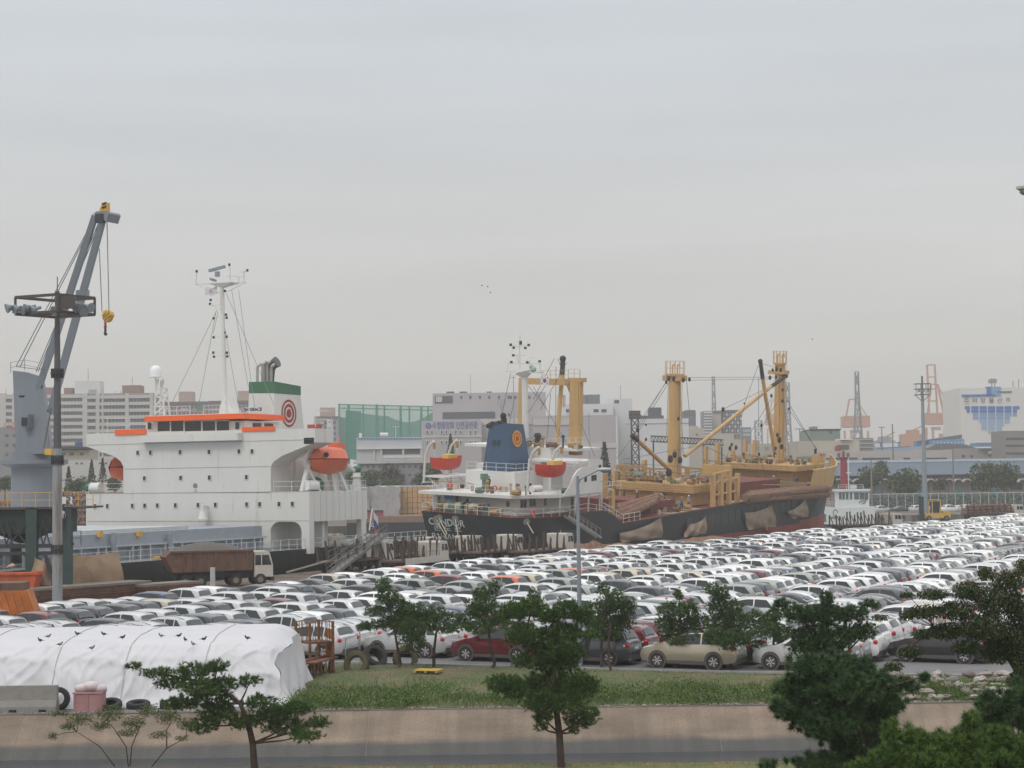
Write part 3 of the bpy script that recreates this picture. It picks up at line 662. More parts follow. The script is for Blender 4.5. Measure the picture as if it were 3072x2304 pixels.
# funnel
def fx(px, py): return lp(F1, px, py, 0, 10.)
A0, A1, B0, B1 = fx(742, 1290), fx(824, 1290), fx(747, 1180), fx(822, 1180); T0, T1 = fx(747, 1146), fx(822, 1144)
Ls, Lt = 6.0, 5.4; fn = MB()
def wallq(mb, a, b, c, d, LL, LT):
    mb.add([a, b, c, d, a+V3((LL, 0, 0)), b+V3((LL, 0, 0)), c+V3((LT, 0, 0)), d+V3((LT, 0, 0))], [(0, 1, 2, 3), (7, 6, 5, 4), (1, 5, 6, 2), (4, 0, 3, 7), (3, 2, 6, 7)])
wallq(fn, A0, A1, B1, B0, Ls, Lt); fo = fn.build('funnel', white, ship)
g = MB(); t1 = T1+V3((Lt, 0, -.3)); t0 = T0+V3((Lt, 0, -.3)); o_ = V3((0, -.02, 0))
g.add([B0-o_, B1+o_, T1+o_, T0-o_, B0-o_+V3((Lt+.02, 0, 0)), B1+o_+V3((Lt+.02, 0, 0)), t1+o_, t0-o_], [(0, 1, 2, 3), (7, 6, 5, 4), (1, 5, 6, 2), (4, 0, 3, 7), (3, 2, 6, 7)]); g.M = Matrix.Translation((-.02, 0, 0)); g.build('funnel_top', mat('funnel_green', (.045, .15, .075), .5, var=.06), fo)
redm = mat('target_red', (.32, .02, .02), .5, var=.04); cz = (A1.z+B1.z)/2-.1; cx = 10+2.9; cy = (A1.y+B1.y)/2
nrm = V3((0, -1, (A1.y-B1.y)/(B1.z-A1.z)*-1)); sl_ = (B1.y-A1.y)/(B1.z-A1.z)
def ring(r0, r1, dy):
    q = MB(); P = []
    for k in range(29):
        a = 2*math.pi*k/28; P.append([(cx+math.cos(a)*r, A1.y+sl_*(cz+math.sin(a)*r-A1.z)-dy, cz+math.sin(a)*r) for r in (r0, r1)])
    q.grid(P); return q
for r0, r1 in ((0, .48), (.72, 1.03), (1.27, 1.5)): ring(r0, r1, .04).build('target_ring', redm, fo)
pm = mat('exhaust_steel', (.42, .41, .38), .4, metal=.4, col2=(.12, .09, .07), f2=.4, streak=True)
for px, wd, hgt, back in ((772, .16, 1100, 0), (789, .22, 1094, 1), (800, .24, 1094, 1.4), (813, .17, 1102, .5)):
    p0 = lp(F1, px, 1146, 0, 11+back); p1 = lp(F1, px, hgt, 0, 11+back); q = MB(); q.cyl(p0, p1, wd, n=10); q.cyl(p1, p1+V3((.25, -.35, .35)), wd, n=10, cap=False); q.build('exhaust_pipe', pm, fo, smooth=True)
p0 = lp(F1, 812, 1150, 0, 13); p1 = lp(F1, 814, 1105, 0, 13); p2 = lp(F1, 832, 1085, 0, 13); q = MB(); q.tube([p0, p1, p1+(p2-p1)*.4+V3((0, 0, .2)), p2], .36, 12, .62); q.build('exhaust_pipe', mat('soot_steel', (.12, .12, .13), .5, metal=.4), fo, smooth=True)
# masts
mm = MB(); X0 = 4.5
def fm(px, py, x=X0): return lp(F1, px, py, 0, x)
mm.add([fm(655, 1243)+V3((0, 0, 0)), fm(700, 1243), fm(683, 1195), fm(666, 1195)]+[p+V3((1.6, 0, 0)) for p in (fm(655, 1243), fm(700, 1243), fm(683, 1195), fm(666, 1195))], [(0, 1, 2, 3), (4, 5, 6, 7), (0, 1, 5, 4), (1, 2, 6, 5), (3, 2, 6, 7), (0, 3, 7, 4)])
mm.cyl(fm(675, 1240), fm(668, 930), .32, .2, n=10); mm.cyl(fm(668, 930), fm(665, 850), .24, .24, n=10)
mm.add([fm(665, 862, X0)+V3((dx, dy, 0)) for dx, dy in ((-.2, -.2), (.4, -.2), (.4, .2), (-.2, .2))]+[fm(665, 850, X0)+V3((dx, dy, 0)) for dx, dy in ((-.5, -1.6), (1.0, -1.6), (1.0, 1.3), (-.5, 1.3))], [(0, 1, 5, 4), (1, 2, 6, 5), (2, 3, 7, 6), (3, 0, 4, 7), (4, 5, 6, 7)])
for a, b in (((588, 853), (738, 846)), ((588, 853), (622, 868)), ((738, 846), (680, 876)), ((616, 876), (668, 877)), ((622, 868), (668, 880)), ((588, 853), (590, 812)), ((732, 846), (732, 812)), ((727, 817), (742, 812)), ((690, 846), (690, 805)), ((690, 805), (687, 790)), ((716, 848), (716, 830)), ((680, 828), (732, 831)),
             ((630, 915), (672, 917)), ((630, 912), (664, 932)), ((640, 951), (680, 952)), ((640, 1008), (680, 1010)), ((640, 1066), (682, 1067))):
    mm.bar(fm(*a), fm(*b), .09)
for x in range(592, 738, 12): mm.bar(fm(x, 852-(x-590)*.04), fm(x+4, 858-(x-590)*.04), .04)
for k in range(7): mm.bar(fm(664+k*1.2, 1030+k*16), fm(684, 1030+k*16), .04)
mo = mm.build('radar_mast', white, ship)
q = MB(); q.box(fm(651, 806), (.3, 2.0, .28), (V3((1, 0, 0)), V3((0, .98, -.17)).normalized(), V3((0, .17, .98)).normalized())); q.cyl(fm(652, 815), fm(652, 830), .28, n=8); q.cyl(fm(638, 842), fm(640, 836), .4, n=8); q.build('radar_scanner', galv, mo)
q = MB(); [q.box(fm(x, y), (.18, .18, .25)) for x, y in ((641, 955), (678, 944), (680, 953), (641, 1012), (674, 998), (680, 1010), (640, 1058), (642, 1070), (681, 1058), (682, 1069), (632, 900), (630, 912), (688, 794), (590, 814), (742, 811), (640, 840), (675, 873))]; q.build('signal_lamps', darkm, mo)
fl = MB(); p = fm(633, 878); fl.grid([[p+V3((0, .75-.22*i, .55-.28*j+.1*math.sin(i*1.2))) for i in range(8)] for j in range(4)]); fo2 = fl.build('flag', mat('flag_white', (.62, .62, .66), .8, var=.03), mo)
q = MB(); q.cyl(p+V3((-.04, .0, .15)), p+V3((-.03, .0, .15)), .22, n=12); q.build('red_emblem', mat('flag_red', (.55, .03, .04), .8), fo2)
wr = MB()
for a, b in (((651, 930), (540, 1160)), ((648, 935), (598, 1205)), ((654, 935), (640, 1000)), ((679, 880), (822, 1215)), ((695, 870), (745, 1160)), ((716, 870), (765, 1230)), ((668, 950), (720, 1240)), ((540, 1160), (500, 1240)), ((598, 1200), (590, 1245)), ((664, 955), (664, 1040))):
    wr.bar(fm(*a), fm(*b), .035)
wr.build('stay_wire', mat('wire', (.22, .22, .23), .6), mo)
rm2 = MB(); X1 = 2.5; h = lambda x, y: lp(F1, x, y, 0, X1)
for a, b in (((464, 1245), (468, 1140)), ((494, 1245), (486, 1165)), ((466, 1165), (486, 1165)), ((466, 1190), (490, 1192)), ((466, 1218), (492, 1220)), ((466, 1190), (488, 1168)), ((465, 1218), (490, 1192)), ((464, 1243), (492, 1220)), ((475, 1140), (470, 1165)), ((475, 1135), (475, 1150))):
    rm2.bar(h(*a), h(*b), .13); rm2.bar(h(*a)+V3((.9, 0, 0)), h(*b)+V3((.9, 0, 0)), .13)
rmo = rm2.build('dome_mast', white, ship); c = h(467, 1117); q = MB(); q.lathe(c, [(.01, .75), (.32, .68), (.52, .48), (.63, .2), (.64, -.4), (.70, -.42), (.70, -.52), (.1, -.56), (.1, -.9)], 18); q.build('radome', mat('radome_white', (.78, .78, .78), .4, var=0), rmo, smooth=True)
# name board
bd = MB(); a, b = f1(731, 1237, 6.6), f1(788, 1221, 6.6); bd.bb((6.6, a.y, a.z), (6.66, b.y, b.z)); bo = bd.build('name_board', mat('board_white', (.7, .7, .68), .5, var=0), ship)
text_on('SH GRACE', .5, (6.57, (a.y+b.y)/2, (a.z+b.z)/2), (0, -1, 0), (-1, 0, 0), blk, bo, width=abs(a.y-b.y)*.94, bold=.01)
# lifeboats
def encl_boat(label, c, L=7.4, H=2.9, W=2.7):
    m = MB(); rows = []
    for i in range(15):
        t = i/14*2-1; wd = W/2*max(.05, (1-abs(t)**3.2)); k0 = -H*.52+.75*abs(t)**3*H*.5; rows.append([(t*L/2, 0, k0), (t*L/2, wd*.6, k0+.35*(1-abs(t))), (t*L/2, wd, -.1), (t*L/2, wd*1.03, .0), (t*L/2, wd*.93, .1), (t*L/2*.93, wd*.86, H*.30*(1-.5*abs(t)**4)), (t*L/2*.9, wd*.5, H*.42*(1-.45*abs(t)**4)), (t*L/2*.9, 0, H*.44*(1-.45*abs(t)**4))])
    rows = [r+[(x, -y, z) for x, y, z in r[-2:0:-1]]+[r[0]] for r in rows]; m.grid(rows)
    M = F1 @ Matrix.Translation(c); t = thing('lifeboat', label, 'lifeboat', M)
    m.build('hull', mat('lifeboat_orange', (.70, .15, .07), .45, var=.1, col2=(.55, .06, .03), f2=.3), t, smooth=True, ang=60)
    q = MB(); q.lathe((0, 0, 0), [(.01, 0)], 3); q = MB()
    for k in range(14):
        ta, tb = k/14*2-1, (k+1)/14*2-1; wa, wb = W/2*max(.05, 1-abs(ta)**3.2)*1.04, W/2*max(.05, 1-abs(tb)**3.2)*1.04
        for s_ in (-1, 1): q.bar((ta*L/2, s_*wa, .02), (tb*L/2, s_*wb, .02), .09, .12)
    q.build('fender_strip', mat('boat_fender', (.22, .03, .02), .7), t)
    q = MB(); q.bb((L*.12, -.55, H*.40), (L*.34, .55, H*.58)); q.cyl((L*.27, 0, H*.5), (L*.30, 0, H*.85), .05); q.build('cockpit', MC['lifeboat_orange'], t)
    q = MB(); q.sphere((-L*.32, -W*.44, .45), .28, 8); q.build('hatch', darkm, t)
    return t
c = s1(985, 1378, 1.0); encl_boat('orange enclosed lifeboat on white davits at the right end of the white ship', c)
c2 = f1(392, 1402, 5.5); encl_boat('orange red lifeboat showing past the left side of the white ship', c2)
m = MB(); dz0 = z1
for (xa, ya, xb, yb, wd) in ((940, 1325, 905, 1475, .35), (905, 1375, 960, 1475, .3), (990, 1410, 1000, 1475, .55), (1010, 1405, 1040, 1475, .4), (1030, 1385, 1062, 1412, .3), (900, 1380, 945, 1330, .25)):
    m.bar(s1(xa, ya, 1.2), s1(xb, yb, 1.2), wd)
m.build('davit', white, ship)
m = MB(); p = s1(1070, 1476, 3.); m.cyl(p, s1(1070, 1418, 3.), .5, .42, n=10); m.cyl(s1(1070, 1432, 3.), s1(1070, 1429, 3.), .62, n=10); m.build('vent_post', white, ship)
m = MB(); m.sphere(s1(1070, 1408, 3.), .55, 8, (1, 1, .7)); m.sphere(s1(947, 1457, 1.8), .95, 8, (1.0, 1, .95)); m.sphere(f1(275, 1463, 6), .8, 8, (1, 1.2, .7)); m.build('winch_drum', mat('ship_green', (.03, .14, .09), .6), ship)
m = MB(); q0 = s1(922, 1456, .9); m.cyl(q0-V3((.3, 0, 0)), q0+V3((1.6, 0, 0)), .52, n=12); q1 = f1(276, 1463, 4); m.cyl(q1, q1-V3((0, 1.2, 0)), .55, n=12); m.build('liferaft_canister', mat('raft_white', (.75, .75, .73), .4, var=.03), ship, smooth=True)
m = MB(); p = f1(851, 1461, 3.4); m.lathe(p, [(.28, -.06), (.42, -.06), (.42, .06), (.28, .06), (.28, -.06)], 16, (V3((0, 1, 0)), V3((0, 0, 1)), V3((1, 0, 0)))); m.build('lifebuoy', mat('buoy_red', (.6, .08, .05), .6), ship)
# aft details
m = MB()
for px in (985, 1005, 1092, 1120): p = s1(px, 1625, 6.); m.cyl(p-V3((0, .8, 0)), p+V3((0, .8, 0)), .9, n=12)
m.build('rope_drum', mat('drum_cream', (.42, .37, .3), .7), ship)
m = MB(); m.bar(s1(1108, 1590, 8), s1(1117, 1525, 8), .12); fp = m.build('flagstaff', white, ship)
p = s1(1121, 1535, 8); fr_ = [(.62, .62, .64), (.03, .05, .25), (.5, .03, .04)]
for j in range(3): q = MB(); q.grid([[p+V3((i*.35, 0, -j*.75-.75*k-.25*i-.1*j)) for i in range(4)] for k in (0, 1)]); q.build('flag_stripe', mat('flagstripe%d' % j, fr_[j], .8, var=.05), fp)
# crane on the foredeck
cf = lambda px, py, y=12.: lp(F1, px, py, 1, y)
cx0 = cf(100, 1480); CXx = cx0.x
gc = lambda px, py, dx=0: lp(F1, px, py, 0, CXx+dx)
cr = thing('ship_crane', 'grey deck crane with a twin leg jib raised beside the white ship', 'crane', F1 @ Matrix.Translation((CXx, 12, 0)))
OF = Matrix.Translation((-CXx, -12, 0))
def cb(mb): mb.M = OF; return mb
cg = mat('crane_grey', (.20, .22, .25), .5, var=.05, col2=(.2, .21, .22), f2=.2, streak=True)
m = cb(MB()); m.cyl(gc(102, 1700), gc(102, 1358), 2.0, n=20); m.cyl(gc(102, 1392), gc(102, 1380), 3.0, 3.0, n=20); m.cyl(gc(102, 1404), gc(102, 1392), 2.0, 3.0, n=20); m.build('pedestal', cg, cr, smooth=True)
tp = [(48, 1362), (150, 1362), (150, 1330), (130, 1165), (122, 1130), (75, 1116), (38, 1112), (40, 1160)]
fr = [gc(x, y, -1.6) for x, y in tp]; bk = [gc(x+ (8 if x > 60 else 3), y, 1.8) for x, y in tp]; n = len(tp)
m = cb(MB()); m.add(fr+bk, [tuple(range(n)), tuple(range(n, 2*n))[::-1]]+[(k, (k+1) % n, n+(k+1) % n, n+k) for k in range(n)]); m.build('tower', cg, cr)
m = cb(MB()); a = gc(62, 1284, -2.3); b = gc(84, 1243, -2.3); m.bb((a.x, a.y, a.z), (a.x+.9, b.y, b.z)); m.build('vent_box', cg, cr)
m = cb(MB()); a = gc(64, 1278, -2.4); b = gc(80, 1252, -2.4); m.bb((a.x, a.y, a.z), (a.x+.08, b.y, b.z)); m.build('grille', darkm, cr)
m = cb(MB()); a = gc(56, 1191, -1.66); b = gc(72, 1186, -1.66); m.bb((a.x, a.y, a.z), (a.x+.03, b.y, b.z)); m.build('plate', blk, cr)
m = cb(MB()); a = gc(134, 1365, -2.2); b = gc(153, 1346, -2.2); m.bb(a, b+V3((1., 0, 0))); m.build('winch', safy, cr)
m = cb(MB()); rails(m, [gc(32, 1118, -2.5), gc(74, 1110, -2.5), gc(130, 1122, -2.5)], .9, 1.2, .025); m.build('railing', cg, cr)
jm = mat('jib_grey', (.27, .30, .34), .5, var=.04)
def taper(mb, p0, p1, w0, w1, d):
    p0 = V3(p0); p1 = V3(p1); ax = (p1-p0).normalized(); u = V3((0, 1, 0)); u = (u-ax*u.dot(ax)).normalized(); v = ax.cross(u)
    vs = []
    for p, w_ in ((p0, w0), (p0.lerp(p1, .5), max(w0, w1)*1.08), (p1, w1)):
        vs += [p+u*(w_/2*i)+v*(d/2*j) for i, j in ((-1, -1), (1, -1), (1, 1), (-1, 1))]
    mb.add(vs, [(a*4+k, a*4+(k+1) % 4, a*4+4+(k+1) % 4, a*4+4+k) for a in (0, 1) for k in range(4)]+[(0, 1, 2, 3), (8, 9, 10, 11)])
JT = -9.5
jb = cb(MB()); taper(jb, gc(108, 1190, -1), gc(286, 645, JT), .5, .45, .42); jb.build('jib_leg', jm, cr)
jb = cb(MB()); taper(jb, gc(152, 1236, -1), gc(312, 645, JT), .54, .46, .42); jb.build('jib_leg', jm, cr)
m = cb(MB()); a = gc(234, 882, -5); b = gc(262, 880, -5); m.bar(a, b, .6); m.build('cross_member', jm, cr)
m = cb(MB()); p = [gc(x, y, JT-.4) for x, y in ((283, 640), (318, 665), (326, 640), (322, 634), (288, 634))]; m.prism(p, (1.6, 0, 0)); m.build('jib_head', cg, cr)
m = cb(MB()); m.bb(gc(284, 668, JT-.5), gc(308, 640, JT-.5)+V3((.4, 0, 0))); m.build('sheave_box', darkm, cr)
m = cb(MB()); p = [gc(x, y, JT) for x, y in ((297, 633), (319, 633), (318, 607), (310, 607), (308, 615), (302, 618))]; m.prism(p, (.5, 0, 0)); m.build('jib_tip', safy, cr)
m = cb(MB())
for y in (609, 620): m.bar(gc(305, y+4, JT-.06), gc(319, y-1, JT-.06), .03, .14)
m.build('tip_stripe', blk, cr)
m = cb(MB())
for a, b in (((278, 662), (48, 1100)), ((281, 662), (60, 1100)), ((296, 668), (108, 1115)), ((300, 668), (114, 1115)), ((298, 746), (306, 935)), ((321, 662), (327, 935)), ((130, 1110), (50, 1100))): m.bar(gc(*a, JT*(.95 if a[1] < 900 else .3)), gc(*b, -1 if b[1] > 1000 else JT), .05)
m.bar(gc(153, 1225, -1.8), gc(131, 1345, -2.), .1)
m.build('hoist_wire', mat('wire_dark', (.12, .12, .12), .6), cr)
hb_ = F1 @ gc(316, 960, JT); hk = thing('hook_block', 'yellow and black striped hook block hanging from the grey crane', 'hook block', hb_)
Hm = Matrix.Translation((0, 0, 0)); s_ = lambda x, y, d=0: (F1 @ gc(x, y, JT+d))-hb_
m = MB(); pl = [(305, 944), (310, 933), (318, 929), (327, 935), (330, 944), (322, 962), (314, 966), (310, 960)]; m.prism([s_(x, y) for x, y in pl], Q*.6); m.build('cheek', safy, hk)
for a, b in (((307, 950), (318, 938)), ((308, 957), (328, 937)), ((312, 963), (328, 947))): MB().prism([s_(a[0], a[1]-1.5, -.02), s_(b[0], b[1]-1.5, -.02), s_(b[0], b[1]+1.5, -.02), s_(a[0], a[1]+1.5, -.02)], Q*.02).build('stripe', blk, hk)
m = MB(); m.tube([s_(316, 966), s_(316, 975)], .1); m.tube([s_(313, 980), s_(316, 984), s_(319, 980), s_(316, 975), s_(313, 980)], .07); m.build('shackle', mat('hook_red', (.3, .04, .04), .6), hk)
m = MB(); m.tube([s_(316, 984), s_(316, 996), s_(314, 1001), s_(317, 1005), s_(320, 1000)], .1); m.build('hook', darkm, hk)
# hatches and coaming on the foredeck
cc = lambda px, py, y=4.: lp(F1, px, py, 1, y)
m = MB(); a = cc(790, 1630); b = cc(-40, 1668); 
xa, xb = b.x, a.x; zt1, zt0 = cc(788, 1577).z, dk(0)
m.bb((xa, 4, dk(xb)-1.5), (xb, 22, zt1-1.1)); co = m.build('hatch_coaming', grey_deck, ship)
m = MB(); x = xa
k = 0
while x < xb: m.bb((x, 3.6, dk(xb)-1.3), (x+.16, 4.0, zt1-1.15)); x += [1.5, 2.3, 1.1][k % 3]; k += 1
m.bb((xa, 3.6, zt1-1.2), (xb, 4.05, zt1-1.05)); m.build('coaming_stays', mat('stay_pale', (.42, .45, .48), .55), co)
m = MB(); m.bb((xa, 3.9, zt1-1.04), (xb-.4, 22.2, zt1)); m.build('hatch_cover', mat('cover_grey', (.30, .33, .37), .55, col2=(.22, .24, .26), f2=.3, scale2=2), ship)
a = cc(565, 1577, 5); m = MB(); m.bb((cc(100, 1590, 5).x, 5, a.z-.5), (a.x, 23, a.z+.0)); m.bb((cc(100, 1590, 5).x, 5.6, zt1-.01), (a.x-.3, 22, a.z-.51)); m.build('raised_cover', mat('cover_pale', (.48, .50, .50), .6, col2=(.36, .37, .37), f2=.3), ship)
m = MB()
for px in (340, 510): p = cc(px, 1640, 3.5); m.cyl(p+V3((0, 0, -1.6)), p+V3((0, 0, 1.2)), .22, n=8)
m.build('vent_pipe', grey_deck, ship)
for px, py in ((418, 1601), (300, 1602)): p = cc(px, py, 3.7); MB().box(p, (.5, .3, .5)).build('cleat', safy, ship)
for px in (478, 505): p = s1(px, 1672, 1.5); MB().box(p, (1.2, .5, .18)).build('cleat', safy, ship)
# ================================================================ LOG CARRIER
_h = math.radians(36); _t = math.radians(2.3); _r = math.radians(3.5)
F2 = frame((.95, 217, 0), (math.sin(_h)*math.cos(_t), math.cos(_h)*math.cos(_t), math.sin(_t))) @ Matrix.Rotation(_r, 4, 'X')
def s2(px, py, y=0.): return lp(F2, px, py, 1, y)
def f2(px, py, x=0.): return lp(F2, px, py, 0, x)
lc = thing('log_carrier', 'black hulled log ship with blue funnel and yellow derrick posts', 'ship', F2)
BM = 17.
top = [s2(1560, 1557), s2(1614, 1554), s2(1672, 1551), s2(1744, 1541), s2(1773, 1534), s2(1815, 1532), s2(1845, 1548), s2(1867, 1570), s2(2060, 1536), s2(2279, 1499), s2(2400, 1476)]
tp_ = [(0, top[0].z+.0)]+[(p.x, p.z) for p in top[1:]]
Lx = 96.
def dz2(x):
    for (x0, z0), (x1, z1) in zip(tp_, tp_[1:]):
        if x <= x1: return z0+(z1-z0)*(x-x0)/(x1-x0)
    return tp_[-1][1]+(x-tp_[-1][0])*.02
xs = sorted(set([0, 1.0, 2.4, 4, 7, 11]+[round(p[0], 2) for p in tp_[1:]]+[60, 66, 74, 80, 85, 89, 92.5, 95, 96]))
m = MB(); rows = []; redz = s2(2180, 1590).z-.55
for x in xs:
    t = 1.
    if x < 7: t = .80+.2*math.sin(min(1, x/7)*math.pi/2)
    if x > 74: t = max(.03, 1-((x-74)/22.3)**2.1)
    z = dz2(x); fl = .98 if x < 80 else .8
    rk = 0 if x > 7 else (7-x)*.0
    hb = BM/2*t; hl = hb*(1 if 4 < x < 74 else (.93 if x <= 4 else .72))
    und = 1.6*(1-min(1, x/4))           # the stern rakes inward towards the water
    X = lambda q: x+und*q
    rows.append([(X(0), BM/2-hb, z), (X(.45), BM/2-hb*.5-hl*.5, (z+redz)/2), (X(1), BM/2-hl, redz), (X(1.3), BM/2-hl*.97, -7), (X(1.3), BM/2+hl*.97, -7), (X(1), BM/2+hl, redz), (X(.45), BM/2+hb*.5+hl*.5, (z+redz)/2), (X(0), BM/2+hb, z)])
nr = len(rows)
for i in range(nr-1):
    a, b = rows[i], rows[i+1]
    for j in range(7):
        m.cur = 1 if j in (2, 3, 4) else 0; m.add([a[j], a[j+1], b[j+1], b[j]], [(0, 1, 2, 3)])
m.cur = 0; m.add(rows[0], [tuple(range(8))])
redh = mat('boot_red', (.25, .045, .03), .6, var=.15, col2=(.12, .03, .02), f2=.4, streak=True)
hull2 = m.build('hull', [black_hull, redh], lc)
deckred = mat('deck_red', (.17, .035, .025), .8, var=.2, col2=(.10, .035, .025), f2=.4)
m = MB(); m.grid([[(r[0][0], r[0][1]+.03, r[0][2]-.03), (r[7][0], r[7][1]-.03, r[7][2]-.03)] for r in rows if r[0][0] < 90]); m.build('deck', deckred, lc)
# side fender strip / panels
m = MB()
for k in range(19): x = 38+k*1.9; m.bb((x, -.04, dz2(x)-2.6), (x+1.75, .0, dz2(x)-.9))
o = m.build('hull_plating', mat('hull_grey', (.035, .042, .04), .6, var=.3, col2=(.07, .07, .055), f2=.4, streak=True), lc); tag(o, kind='stuff')
# stern lettering
tn = lambda px, py: f2(px, py, 0.)
for txt, px0, px1, py, sz in (('CONDOR', 1286, 1393, 1568, 1.2), ('콘 도 르', 1302, 1384, 1587, .8), ('FANAMA'.replace('FA', 'PA'), 1296, 1390, 1611, 1.0)):
    a, b = tn(px0, py-3), tn(px1, py+3); c = (a+b)/2; du = (b.z-redz)
    text_on(txt, sz, (c.x+.02, c.y, c.z), (0, -1, 0), (-1, 0, -.25), mat('letter_white', (.55, .55, .52), .6, var=0), lc, width=abs(a.y-b.y), bold=.02 if sz > 1.1 else .0)
# stern deck house
wht = white; Y0, Y1 = .2, BM-.2
z1a = f2(1400, 1484, 4.).z; zd2 = dz2(5)
yL, yR = f2(1296, 1520, 4).y, f2(1549, 1520, 4).y
zb = s2(1700, 1490, .0).z; XE = s2(1810, 1476, 0).x
m = MB(); m.bb((4, yR+.0, zd2-.3), (XE-.5, yL, z1a)); m.build('poop_house', wht, lc)
for px, py in ((1317, 1496), (1402, 1502), (1524, 1512), (1371, 1500)):
    p = f2(px, py, 4); MB().box((3.98, p.y, p.z), (.08, .42, .62 if px != 1371 else 1.5)).build('window' if px != 1371 else 'door', glass if px != 1371 else darkm, lc)
for px, py in ((1565, 1512), (1575, 1511), (1593, 1508), (1603, 1507), (1636, 1505), (1717, 1502)):
    p = s2(px, py, yR); MB().box((p.x, yR-.02, p.z), (.5, .08, .95 if px < 1700 else 1.9)).build('window', glass, lc)
# boat deck
e = [f2(1250, 1467, .8), f2(1421, 1485, .8), s2(1590, 1498, -.0), s2(1810, 1476, 0.)]
zk = z1a
sl2 = .0
m = MB(); m.add([(1.2, Y1, zk), (2.6, 3.6, zk), (8, Y0, zk), (XE, Y0, zk), (XE, Y1, zk)]+[(1.2, Y1, zk+.38), (2.6, 3.6, zk+.38), (8, Y0, zk+.38), (XE, Y0, zk+.38), (XE, Y1, zk+.38)],
    [(0, 1, 2, 3, 4), (9, 8, 7, 6, 5)]+[(k, (k+1) % 5, 5+(k+1) % 5, 5+k) for k in range(5)]); m.build('boat_deck', wht, lc)
zk += .38
m = MB()
for x in (8.2, 11.5, 14.5, 17.5, XE-.3): m.bar((x, .35, dz2(x)), (x, .35, zk-.38), .14)
m.build('deck_post', wht, lc)
# second tier
yl2, yr2 = f2(1397, 1440, 8).y, f2(1545, 1440, 8).y; z2t = f2(1460, 1413, 8).z
m = MB(); m.bb((8, yr2, zk), (14, yl2, z2t)); m.build('casing', wht, lc)
yb1, yb2 = f2(1530, 1400, 15).y, f2(1650, 1400, 15).y; zbt = f2(1600, 1341, 15).z
m = MB(); m.bb((14, f2(1655, 1400, 14).y, zk), ((XE-.8), f2(1430, 1400, 14).y, zbt-2.4)); m.bb((15, f2(1652, 1350, 15).y, zbt-2.4), ((XE-.8), f2(1480, 1350, 15).y, zbt)); m.build('bridge_house', wht, lc)
m = MB(); a = f2(1640, 1341, 19); b = f2(1737, 1349, 19); m.bb((18.5, b.y, a.z-.35), (24, f2(1400, 1345, 19).y, a.z)); m.build('bridge_wing', wht, lc)
# side plating forward, with its sweeping cut-out
pl = [(1808, 1379), (1808, 1475), (1690, 1490), (1700, 1475), (1712, 1455), (1722, 1430), (1733, 1413), (1745, 1404), (1770, 1400), (1768, 1376)]
m = MB(); m.prism([s2(*p) for p in pl], (0, .25, 0)); m.build('side_plating', wht, lc)
for px, py in ((1757, 1437), (1778, 1434), (1786, 1433), (1800, 1400)):
    p = s2(px, py, -.02); MB().box((p.x, -.02, p.z), (.5, .06, .7 if px < 1790 else .45)).build('window', glass, lc)
# bridge front end box
m = MB(); a = s2(1737, 1365, .3); b = s2(1808, 1379, .3); m.bb((a.x, .3, b.z-.3), (b.x, 8, b.z)); m.build('upper_deck', wht, lc)
# funnel
q = lambda px, py, x=9.: f2(px, py, x)
A = [q(1447, 1413), q(1528, 1413), q(1520, 1270), q(1468, 1278)]; m = MB(); n_ = [p+V3((4.6 if i < 2 else 3.6, 0, -.2 if i > 1 else 0)) for i, p in enumerate(A)]
m.add(A+n_, [(0, 1, 2, 3), (7, 6, 5, 4), (1, 5, 6, 2), (4, 0, 3, 7), (3, 2, 6, 7)]); bf = m.build('funnel', mat('funnel_blue', (.042, .088, .16), .6, var=.08, col2=(.035, .06, .10), f2=.25, streak=True), lc)
m = MB(); m.sphere(q(1494, 1278, 10.5), 1.4, 8, (1.2, 1.1, .45)); m.cyl(q(1512, 1285, 11), q(1512, 1255, 11), .38, n=10); m.sphere(q(1510, 1248, 11), .42, 8); m.cyl(q(1478, 1275), q(1478, 1268), .16); m.sphere(q(1477, 1268), .2, 6); m.cyl(q(1498, 1272), q(1497, 1262), .22); m.build('exhaust_pipe', mat('soot', (.02, .02, .02), .9, var=.2), bf)
nF = (A[1]-A[0]).cross(A[3]-A[0]).normalized()
sa, sb, sc2, sd = A[1], n_[1], n_[2], A[2]; ns = (sb-sa).cross(sd-sa).normalized(); ns = ns if ns.y < 0 else -ns
c = sa.lerp(sb, .5).lerp(sd.lerp(sc2, .5), .68)+ns*.05; ux = (sb-sa).normalized(); uz = ns.cross(ux)
uz = uz if uz.z > 0 else -uz
def disc(r0, r1, d, mtt, nm):
    m = MB(); m.grid([[c+ns*d+ux*math.cos(k*math.pi/10)*r+uz*math.sin(k*math.pi/10)*r for r in (r0, r1)] for k in range(21)]); m.build(nm, mtt, bf)
disc(0, 1.05, .02, mat('emblem_yellow', (.62, .30, .04), .6, var=.05), 'emblem'); disc(.62, .76, .05, mat('emblem_red', (.35, .03, .02), .6, var=.1), 'emblem_ring'); disc(0, .34, .05, MC['emblem_red'], 'emblem_heart')
for px in (1481, 1494): p = q(px, 1328, 8.9); MB().box(p, (.06, .42, .7)).build('louvre', mat('louvre_dark', (.03, .04, .05), .7), bf)
m = MB(); p = q(1546, 1380, 12); m.cyl(q(1546, 1470, 12), q(1546, 1390, 12), .62, n=10); m.cyl(q(1546, 1398, 12), q(1546, 1379, 12), .85, n=10); m.build('green_ventilator', mat('vent_green', (.02, .07, .04), .6), lc)
m = MB(); a = q(1563, 1440, 13); b = q(1582, 1399, 13); m.bb((13, b.y, a.z), (14, a.y, b.z)); m.build('dark_locker', darkm, lc)
